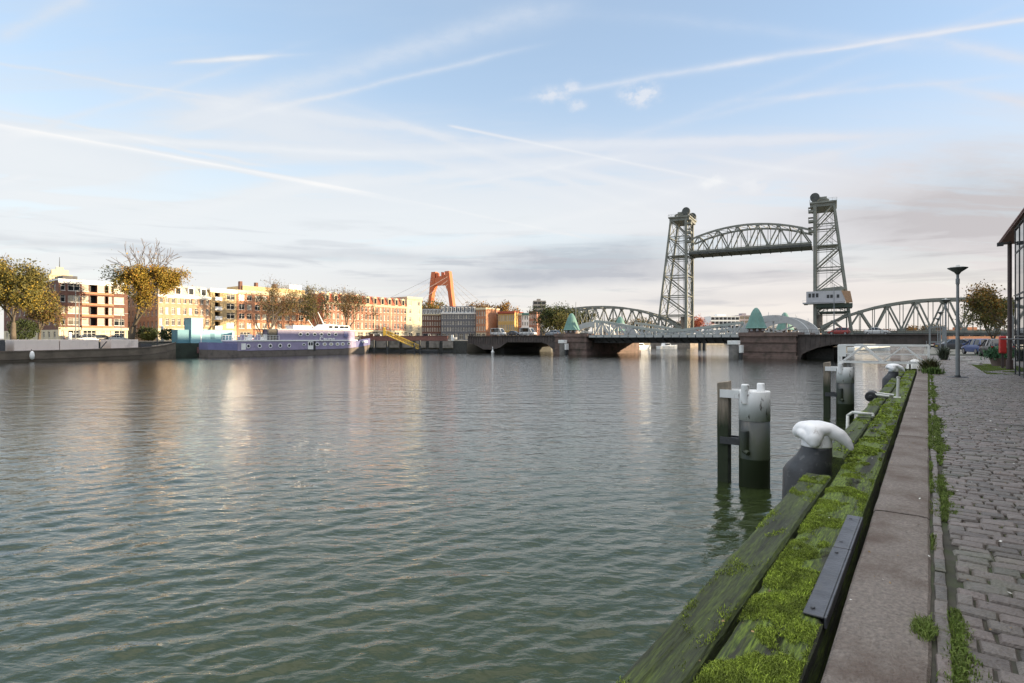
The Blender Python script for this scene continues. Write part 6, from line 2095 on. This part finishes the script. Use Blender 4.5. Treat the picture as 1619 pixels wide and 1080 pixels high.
# wheelhouse end, deck house, railings, mast
b = MB(); b.box(15.3, 19.0, -2.9, 2.9, 3.63, 5.85)
for x in (12.8, 15.0): b.bar((x, -2.9, 3.62), (x, -2.9, 6.0), .14); b.bar((x, 2.9, 3.62), (x, 2.9, 6.0), .14)
b.box(12.6, 15.1, -3.0, 3.0, 5.96, 6.1); b.build('canopy', M_dark, sh)
b = MB(); b.box(13.0, 15.0, -2.92, -2.87, 3.7, 5.9); b.build('wind_screen', M_glass_mid, sh)
b = MB(); b.box(20.2, 25.2, -1.6, 1.6, 6.21, 6.95); b.box(20.0, 25.4, -1.7, 1.7, 6.96, 7.08); b.build('deck_house', M_white, sh)
b = MB(); b.loft([[(27.0, -1.9, 6.21), (30, -1.9, 6.21), (36.5, -1.5, 6.21), (36.5, -1.5, 7.3), (29.4, -1.9, 7.55)], [(27.0, 1.9, 6.21), (30, 1.9, 6.21), (36.5, 1.5, 6.21), (36.5, 1.5, 7.3), (29.4, 1.9, 7.55)]]); wh = b.build('wheelhouse', M_white, sh)
for x in (30.5, 32.2, 33.9, 35.4):
    b = MB(); b.box(x - .5, x + .5, -1.96, -1.80, 6.6, 7.15); b.build('window', M_glass, wh)
b = MB(); b.tube((29.8, 0, 7.4), (28.0, 0, 10.6), .16, .08); b.tube((27.2, 0, 6.2), (25.2, 0, 8.6), .10, .06); b.tube((33.5, 0, 7.3), (33.5, 0, 9.2), .05); b.build('mast', M_white, sh)
b = MB()
for i in range(14):
    x = 5.6 + i * .75
    for y in (-3.3, 3.3): b.bar((x, y, 3.62), (x, y, 4.65), .07)
for y in (-3.3, 3.3):
    for z in (4.1, 4.65): b.bar((5.6, y, z), (15.4, y, z), .06)
for i in range(6): b.bar((5.6, -3.3 + i * 1.32, 3.62), (5.6, -3.3 + i * 1.32, 4.65), .07)
b.build('railing', M_white, sh)
for i in range(5):
    b = MB(); b.box(6.6 + i * 1.8, 7.6 + i * 1.8, -2.4, -1.4, 3.63, 4.35); b.box(6.6 + i * 1.8, 7.6 + i * 1.8, -2.5, -2.41, 3.63, 4.9); b.build('deck_bench', M_white if i % 2 else M_purple, sh)
b = MB(); b.box(40.2, 42.2, -1.95, -1.60, 2.9, 3.35); b.build('bow_badge', M_white, sh)
b = MB(); b.tube((40.5, -.6, 3.6), (40.5, -.6, 4.6), .25); b.tube((41.5, .6, 3.6), (41.5, .6, 4.6), .25); b.box(38.6, 40.0, -1.0, 1.0, 3.2, 4.4); b.build('windlass', M_dark, sh)
cu = bpy.data.curves.new('ship_name', 'FONT')
cu.body = 'Ceuras'; cu.size = 1.55; cu.extrude = .03; cu.offset = .03
tmp = bpy.data.objects.new('tmp', cu); COL.objects.link(tmp)
bpy.context.view_layer.update()
me = bpy.data.meshes.new_from_object(tmp.evaluated_get(bpy.context.evaluated_depsgraph_get()))
bpy.data.objects.remove(tmp)
me.materials.clear(); me.materials.append(M_white)
nm = link('name_lettering', me, sh, (26.0, -3.50, 3.35)); nm.rotation_euler = (math.pi / 2, 0, 0)

# ------------------------------------------------------------------ dark barge with pale hatch covers, pontoon with blue cabin
bg = thing('barge', 'long dark brown barge with two pale hatch covers moored at the far left quay', 'barge', ST(-4, -128, 0), ANG_U)
M_barge = mat('barge_hull', (0.125, 0.100, 0.074), rough=0.75, var=0.35, scale=0.5, dirt=(0.13, 0.10, 0.075), dscale=0.4, dlo=0.5, dhi=0.75, bump=0.2, bscale=2)
M_hatch = mat('hatch_cover', (0.78, 0.67, 0.60), rough=0.6, var=0.06, scale=0.5, dirt=(0.42, 0.36, 0.33), dscale=0.5, dlo=0.55, dhi=0.8)
secs = []
for i in range(25):
    f = i / 24; x = 59 * f
    hb = 3.4 * (1 if f < .86 else max(.05, 1 - ((f - .86) / .14) ** 2))
    zt = 2.15 - .35 * math.sin(math.pi * min(1, f / .85)) + 1.0 * max(0, (f - .84) / .16) ** 2
    secs.append([(x, -hb * .93, -1), (x, -hb, .5), (x, -hb, zt), (x, hb, zt), (x, hb, .5), (x, hb * .93, -1)])
b = MB(); b.loft(secs); b.build('hull', M_barge, bg)
b = MB()
for k in range(24):
    f0, f1 = k / 24, (k + 1) / 24
    def rim(f): return (59 * f, -(3.4 * (1 if f < .86 else max(.05, 1 - ((f - .86) / .14) ** 2))) - .05, 2.15 - .35 * math.sin(math.pi * min(1, f / .85)) + 1.0 * max(0, (f - .84) / .16) ** 2 - .05)
    b.bar(rim(f0), rim(f1), .12, .22)
    b.bar(Vector(rim(f0)) - Vector((0, 0, 1.35)), Vector(rim(f1)) - Vector((0, 0, 1.35)), .10, .10)
b.build('rubbing_strake', mat('barge_strake', (0.12, 0.095, 0.075), rough=0.8), bg)
for (x0, x1) in ((32.2, 38.4), (38.5, 44.4), (46.4, 51.0), (20.0, 31.0)):
    b = MB(); b.box(x0, x1, -2.7, 2.7, 1.75, 3.75); o = b.build('hatch_cover', M_hatch if x0 > 21 else M_bgrey, bg); add_bevel(o, .06, 2)
    if x0 > 21:
        b = MB()
        n = 4
        for i in range(1, n): b.box(x0 + (x1 - x0) * i / n - .03, x0 + (x1 - x0) * i / n + .03, -2.73, -2.701, 1.8, 3.7)
        b.build('ribs', M_hatch, o.parent and bg)
b = MB(); b.lathe([(.02, .30), (.30, .5), (.36, 1.0), (.30, 1.55), (.12, 1.8), (.02, 1.82)], 14, c=(34.3, -3.85, 0)); b.build('fender', M_white, bg, smooth=True)
b = MB(); b.tube((34.3, -3.72, 1.75), (34.3, -3.46, 2.1), .05); b.box(52, 54, -1.2, 1.2, 1.9, 2.9); b.tube((55.5, 0, 2.5), (55.5, 0, 4.2), .12); b.bar((44.8, -2, 1.9), (45.9, -2, 3.4), .15); b.build('deck_gear', M_bgrey, bg)
pb = thing('pontoon_house', 'light blue box cabin with a taller stair tower on a dark green pontoon', 'houseboat', ST(52.6, -133.4, 0), ANG_U)
M_teal = mat('light_blue_panel', (0.225, 0.42, 0.47), rough=0.6, var=0.08, scale=0.6)
M_teal2 = mat('teal_panel', (0.10, 0.24, 0.29), rough=0.6, var=0.1, scale=0.6)
b = MB(); b.loft([[(x, -2.6, -1), (x, -2.6 - .2, 2.9 - dz), (x, 2.6, 2.9 - dz), (x, 2.6, -1)] for x, dz in ((-3.5, .6), (-1, .1), (10, 0), (17.5, .2))]); b.build('hull', mat('green_black_hull', (0.032, 0.042, 0.030), rough=0.8, var=0.4, scale=0.5), pb)
b = MB(); b.box(7.0, 9.55, -2.3, 1.0, 2.95, 8.4); b.box(6.9, 9.65, -2.4, 1.1, 8.41, 8.55); b.build('stair_tower', M_teal, pb)
b = MB(); b.box(9.0, 9.2, -2.36, -2.305, 3.0, 8.2); b.build('downpipe', M_white, pb)
b = MB(); b.box(9.56, 16.2, -2.3, 1.6, 2.95, 5.75); b.box(9.6, 16.35, -2.42, 1.7, 5.76, 5.9); cbn = b.build('cabin', M_teal, pb)
for x in (11.2, 13.6):
    b = MB(); b.box(x, x + .9, -2.36, -2.305, 3.9, 5.1); b.build('window', M_teal2, cbn)
b = MB(); b.box(4.4, 6.98, -1.8, 1.0, 2.95, 5.9); b.build('side_cabin', M_teal2, pb)
b = MB()
for x in (8.3, 10.4, 12.6): b.box(x - .35, x + .35, -2.98, -2.80, .7, 2.1)
b.build('tyre_fenders', mat('faded_red_fender', (0.16, 0.08, 0.075), rough=0.8), pb)
# things on the far quay edge at the left
def bush(label, loc, r, h, n, m, seed, name='bush', ls=.3):
    rng = np.random.default_rng(seed)
    q = rng.normal(0, 1, (n, 3)); q /= np.linalg.norm(q, axis=1)[:, None]
    q *= rng.uniform(.55, 1.0, (n, 1)) * (0.75 + .5 * fbm(q[:, 0] * 2 + 4, q[:, 2] * 2 + q[:, 1], seed, 3))[:, None]
    q = q * np.array([r, r, h / 2]) + np.array([0, 0, h / 2])
    q = q[q[:, 2] > 0]
    o = link(name, blades(name, q, ls, ls * .6, m, seed, 1.3), loc=loc)
    return tag(o, label, 'bush')
bush('dark green shrub on the far quay left of the blue cabin', ST(58.5, -139.5, SZ), 2.0, 2.8, 1500, L_darkgreen, 3)
bush('green shrub behind the barge bow on the far quay', ST(55, -141, SZ), 1.6, 2.2, 1100, L_green, 4)
bush('dark shrub under the bare topped tree', ST(57, -147, SZ), 2.4, 3.4, 1500, L_darkgreen, 5)
bush('dark hedge clump beside the far left tree', ST(34.5, -147, SZ), 2.6, 4.6, 2200, L_darkgreen, 6)
def lamp_far(label, s, t, h):
    b = MB(); b.lathe([(.12, 0), (.08, h), (.05, h + .1)], 8); b.bar((0, 0, h), (.9, 0, h + .15), .09); b.cbox(1.1, 0, h + .13, .7, .25, .12)
    return tag(b.build('lamp_post', M_post, loc=ST(s, t, SZ), rotz=ANG_U), label, 'lamp post', 'lamp posts on the far quay')
lamp_far('tall lamp post in front of the dark flank of the corner apartments', 43.5, -148, 11.0)
lamp_far('second lamp post right of the tall one, before the corner apartments', 44.7, -150, 9.8)
lamp_far('thin lamp post before the cream ground floor', 54.5, -155, 6.5)
lamp_far('lamp post left of the grey blue block', 131, -150, 11.5)
lamp_far('lamp post before the grey blue block', 134.5, -147, 11.5)
for k, (s, t, lab) in enumerate(((40.2, -140, 'white bollard post on the far left quay'), (58.2, -142, 'pale column by the bush near the barge bow'))):
    b = MB(); b.lathe([(.3, 0), (.3, 1.5 + 1.6 * k), (.36, 1.55 + 1.6 * k), (.36, 1.8 + 1.6 * k), (.1, 1.95 + 1.6 * k)], 12)
    tag(b.build('quay_post', M_white, loc=ST(s, t, SZ)), lab, 'post')
# vehicles on the far quay
GF = 'vehicles parked on the far quay'
def far_car(lab, px, t, m, style, rz=0.0):
    c = make_car(lab, ST(s_at(px, t), t, SZ), ANG_U + rz, m, style, GF, plates=False)
P_w, P_r, P_k, P_b, P_s = paint('car_white', (.62, .62, .6)), paint('car_red', (.33, .04, .03)), paint('car_black', (.035, .036, .04)), paint('car_blue', (.045, .08, .22)), paint('car_silver', (.36, .38, .40))
far_car('dark car before the second cream bay of the corner apartments', 120, -150, P_k, 'saloon')
far_car('silver car before the middle bays of the corner apartments', 141, -150, P_s, 'hatch')
far_car('black car before the right bays of the corner apartments', 163, -150, P_k, 'hatch')
far_car('white car below the leaning tree', 185, -150, P_w, 'saloon')
far_car('white van parked before the yellow brick house', 352, -150, P_w, 'van')
far_car('red car parked before the orange brick block', 398, -150, P_r, 'hatch')
far_car('white van just left of the red roofed row', 596, -150, P_w, 'van')
far_car('white car parked under the pale end house', 640, -148, P_w, 'hatch')
far_car('white van right of the pale end house', 676, -140, P_w, 'van', 0.5)
far_car('silver van before the grey blue block', 718, -134, P_s, 'van', 0.6)
far_car('white van near the bridge approach', 745, -131, P_w, 'van', 0.7)
far_car('red car behind the brick parapet', 697, -136, P_r, 'hatch', 0.6)
def bridge_car(lab, x, y, m, style):
    p = bas.matrix_world @ Vector((x, y, DZ + .03)) if False else Vector((BX, BY_, 0)) + V * x + U * y + Vector((0, 0, DZ + .03))
    make_car(lab, p, ANG_V + (math.pi if style == 'hatch' else 0), m, style, 'vehicles on the bascule bridge approaches', plates=False)
bridge_car('white van on the left bridge approach beside the ochre house', -16, 4, P_w, 'van')
bridge_car('white van at the left end of the bridge approach', -27, 5, P_w, 'van')
bridge_car('dark car following on the left bridge approach', -21.5, 5, P_k, 'saloon')
bridge_car('silver car on the left approach near the turret', -8, 4, P_s, 'hatch')
bridge_car('red car crossing the right bridge approach', 58, 6, P_r, 'hatch')
bridge_car('white car crossing the right bridge approach', 64.5, 6, P_w, 'saloon')
# masts by the bascule bridge
def bmast(lab, x, y, h, r=.11):
    b = MB(); b.lathe([(r * 1.4, 0), (r, 1.5), (r * .6, h), (.02, h + .1)], 8)
    tag(b.build('mast_pole', M_post, loc=Vector((BX, BY_, DZ)) + V * x + U * y), lab, 'mast', 'masts around the bascule bridge')
bmast('tall thin mast between the rear arch and the right lift tower', 56.5, 12, 10.5)
bmast('slim mast rising beside the left front turret', -.6, 3.2, 8.6)
bmast('slim pale mast right of the left front turret', 4.6, 8, 7.6)
# ------------------------------------------------------------------ red cable stayed bridge pylon in the distance
M_pylon = mat('pylon_red', (0.58, 0.15, 0.055), rough=0.55, var=0.1, scale=0.2)
py = thing('suspension_bridge', 'distant orange red cable stayed bridge pylon above the rooftops', 'bridge', (-62.0, 500, 0), -0.45)
HP = 63.5
for sgn in (-1, 1):
    b = MB()
    secs = []
    for z, x, w in ((0, 16.2, 1.9), (44, 9.7, 1.7), (53.5, 8.2, 2.3), (HP - 1, 6.9, 2.2)):
        secs.append([(sgn * x - w, -2.3, z), (sgn * x + w, -2.3, z), (sgn * x + w, 2.3, z), (sgn * x - w, 2.3, z)])
    b.loft(secs); b.build('leg', M_pylon, py)
b = MB(); b.prism([(-7.2, 45.5), (-5.2, 50.5), (5.2, 50.5), (7.2, 45.5), (8.0, 49.0), (5.9, 57.0), (-5.9, 57.0), (-8.0, 49.0)], -2.1, 2.1); b.build('crossbeam', M_pylon, py)
b = MB()
b.box(-4.2, -3.2, -2.0, 2.0, 57, 61.5); b.box(1.0, 2.0, -2, 2, 57, 62.0); b.box(-3.1, .9, -1.5, 1.5, 57.02, 58.6); b.box(2.1, 4.6, -1.6, 1.6, 57.02, 59.6)
b.build('saddle', M_pylon, py)
b = MB()
for sgn in (-1, 1):
    for sd_ in (-1, 1):
        for k in range(4):
            b.tube((sgn * 8, sd_ * 1.5, 58 - k * 3.2), (sgn * 15, sd_ * (125 - k * 26), 10), .12, n=5)
b.build('cables', mat('cable_grey', (0.25, 0.23, 0.22), rough=0.6), py)
b = MB(); b.box(-15, 15, -160, 160, 8, 10); b.build('deck', M_hefdark, py)

# ------------------------------------------------------------------ trees on the far bank
GT = 'trees along the far quay'
def ftree(label, px, t, ytop, RX, seed, leaves, n, ls, **kw):
    s = s_at(px, t); d = d_at(s, t)
    return make_tree(label, ST(s, t, SZ), z_at(ytop, d) - SZ, RX, seed, leaves, n, ls, group=GT, **kw)
ftree('full autumn plane tree at the left edge, olive and yellow, thin towards the top', 21, -143, 402, 6.4, 31, [(L_olive, lambda x, z: 1.0 + 0 * z), (L_yellow, lambda x, z: 1.15 - .9 * x * 0 - .5 * z), (L_green, lambda x, z: .8 - .3 * z)], 22000, .38, fork=.22, twig=.026, spread=.85, limb=.17,
      leafy=lambda x, z: np.clip(1.35 - 1.35 * np.clip(z, 0, 1), 0, 1), trunk_r=.42, sig=.75)
ftree('smaller yellowing tree in front of the dark flank of the corner apartments', 62, -150, 456, 3.2, 32, [(L_olive, one), (L_yellow, lambda x, z: .9 + 0 * z), (L_brown, one)], 8000, .36, fork=.2, twig=.026, spread=.8, sig=.7, leafy=lambda x, z: .8 + 0 * z)
ftree('tall leaning tree, bare at the top and orange yellow on its right side', 207, -145, 381, 6.8, 33, [(L_darkgreen, lambda x, z: .75 - 1.1 * x), (L_green, lambda x, z: 1.0 - 1.0 * x), (L_yellow, lambda x, z: .65 + .8 * x), (L_orange, lambda x, z: .45 + .5 * x + .25 * z), (L_olive, lambda x, z: .7 - .3 * x)], 34000, .36, fork=.15, twig=.034, spread=.85,
      lean=.22, limb=.20, up=-.015, leafy=lambda x, z: np.clip((.70 - z) * 5, 0, 1) * 1.0 + .0015, trunk_r=.55, sig=.9, levels=5, kids=3)
ftree('thin leaved brownish tree before the orange brick block', 427, -146, 440, 7.4, 34, [(L_olive, one), (L_brown, one)], 9000, .30, fork=.16, twig=.030, spread=.8, leafy=lambda x, z: np.clip(1.05 - .5 * z, 0, 1), sig=.7, trunk_r=.36)
ftree('thin leaved tree at the left end of the red roofed row', 505, -148, 452, 5.6, 35, [(L_olive, one), (L_brown, lambda x, z: .6 + 0 * z), (L_green, lambda x, z: .5 + 0 * z)], 5500, .32, fork=.2, twig=.028, sig=.7)
ftree('brown leaved tree with a forked pale trunk before the red roofed row', 548, -147, 457, 6.6, 36, [(L_brown, one), (L_olive, lambda x, z: .8 + 0 * z)], 7000, .32, fork=.17, twig=.030, sig=.7, trunk_r=.4)
ftree('dark green tree in the gap right of the orange block', 497, -160, 474, 4.0, 37, [(L_darkgreen, one), (L_green, one)], 2600, .42, fork=.25, sig=.7)
def gtree(label, px, d, ytop, RX, seed, leaves, n, ls, group, **kw):
    return make_tree(label, ((px - CX) / FPX * d, d, SZ), z_at(ytop, d) - SZ, RX, seed, leaves, n, ls, group=group, **kw)
GB2 = 'trees behind the far houses and the bridges'
gtree('orange green tree showing right of the pale end house', 686, 300, 473, 7.5, 41, [(L_orange, one), (L_green, one), (L_olive, one)], 3500, .8, GB2, sig=1.0)
gtree('rusty tree crown above the orange house', 755, 300, 478, 7.5, 42, [(L_brown, one), (L_orange, lambda x, z: .6 + 0 * z)], 3000, .8, GB2, sig=1.0)
gtree('rusty tree crown above the ochre house', 795, 300, 477, 7.0, 43, [(L_orange, one), (L_brown, one)], 3000, .8, GB2, sig=1.0)
gtree('dark green tree left of the bridge turret, tallest of the clump', 858, 205, 484, 6.0, 44, [(L_darkgreen, one), (L_green, lambda x, z: .6 + 0 * z)], 4600, .6, GB2, fork=.1, sig=.9)
gtree('dark green tree right beside the left bridge turret', 892, 215, 483, 5.6, 45, [(L_darkgreen, one), (L_olive, lambda x, z: .6 + 0 * z)], 4600, .6, GB2, fork=.1, sig=.9)
gtree('olive green tree between the two dark ones near the turret', 876, 200, 492, 4.8, 46, [(L_green, one), (L_olive, one)], 3600, .55, GB2, fork=.1, sig=.8)
gtree('green tree seen through the left truss span', 925, 320, 492, 8.5, 47, [(L_darkgreen, one), (L_olive, one)], 4200, .9, GB2, fork=.1, sig=1.2)
gtree('dark olive tree behind the middle of the left truss span', 968, 330, 503, 8.0, 48, [(L_darkgreen, one), (L_brown, lambda x, z: .6 + 0 * z)], 3600, .9, GB2, fork=.1, sig=1.2)
gtree('brown tree behind the right end of the left truss span', 1018, 335, 506, 9.0, 49, [(L_brown, one), (L_olive, one)], 3600, .9, GB2, fork=.1, sig=1.2)
gtree('bright red leaved tree right of the left lift tower', 1104, 390, 501, 7.5, 50, [(L_red, one)], 3400, .9, GB2, fork=.1, sig=1.1)
gtree('yellow red tree behind the foot of the left lift tower', 1084, 395, 505, 6.5, 51, [(L_orange, one), (L_red, one)], 2600, .9, GB2, fork=.1, sig=1.1)
for k, (px, yt, ms) in enumerate(((1290, 520, (L_brown, L_olive)), (1440, 517, (L_brown, L_orange)), (1475, 514, (L_olive, L_brown)), (1345, 524, (L_olive, L_green)), (1405, 523, (L_red, L_brown)))):
    gtree(('brown tree on the far shore left of the right lift tower', 'rusty tree on the far shore behind the right truss span', 'olive tree on the far shore left of the lamps', 'low green tree on the far shore below the right truss span', 'low reddish tree on the far shore below the right truss span')[k], px, 415, yt, 6.5, 60 + k, [(ms[0], one), (ms[1], one)], 1500, 1.0, GB2, fork=.1, sig=1.1, levels=4)
# moored boats under the bridge and piles of the lift bridge beyond
def small_boat(label, loc, rz, L):
    r = thing('motor_boat', label, 'boat', loc, rz, 'small white boats beyond the bridge')
    secs = []
    for i in range(11):
        f = i / 10; hb = L * .16 * (1 if f < .55 else max(.04, 1 - ((f - .55) / .45) ** 2)); zt = 1.0 + .5 * f ** 2
        secs.append([(L * (f - .5), -hb * .8, -.4), (L * (f - .5), -hb, zt), (L * (f - .5), hb, zt), (L * (f - .5), hb * .8, -.4)])
    b = MB(); b.loft(secs); b.build('hull', M_white, r)
    b = MB(); b.loft([[(-L * .28, -L * .11, 1.0), (-L * .25, -L * .10, 2.2), (-L * .25, L * .10, 2.2), (-L * .28, L * .11, 1.0)], [(L * .12, -L * .11, 1.0), (L * .04, -L * .10, 2.2), (L * .04, L * .10, 2.2), (L * .12, L * .11, 1.0)]]); b.build('cabin', M_white, r)
    b = MB(); b.box(-L * .22, L * .03, -L * .112, -L * .104, 1.45, 1.95); b.build('window', M_glass, r)
small_boat('white motor boat seen under the left leaf of the bascule bridge', W3(1013, 215, 0), .5, 10)
small_boat('white motor boat near the lift bridge pier', W3(1056, 222, 0), .4, 9)
small_boat('white boat seen under the right bridge approach', W3(1375, 190, 0), .2, 16)
for k, px in enumerate((1107, 1114)):
    b = MB(); b.lathe([(.75, -1.4), (.7, 3.3), (.6, 3.4)], 12)
    tag(b.build('timber_pile', M_dark, loc=W3(px, 205, 0)), ('left of two stout dark piles beyond the bascule leaves', 'right of two stout dark piles beyond the bascule leaves')[k], 'pile')
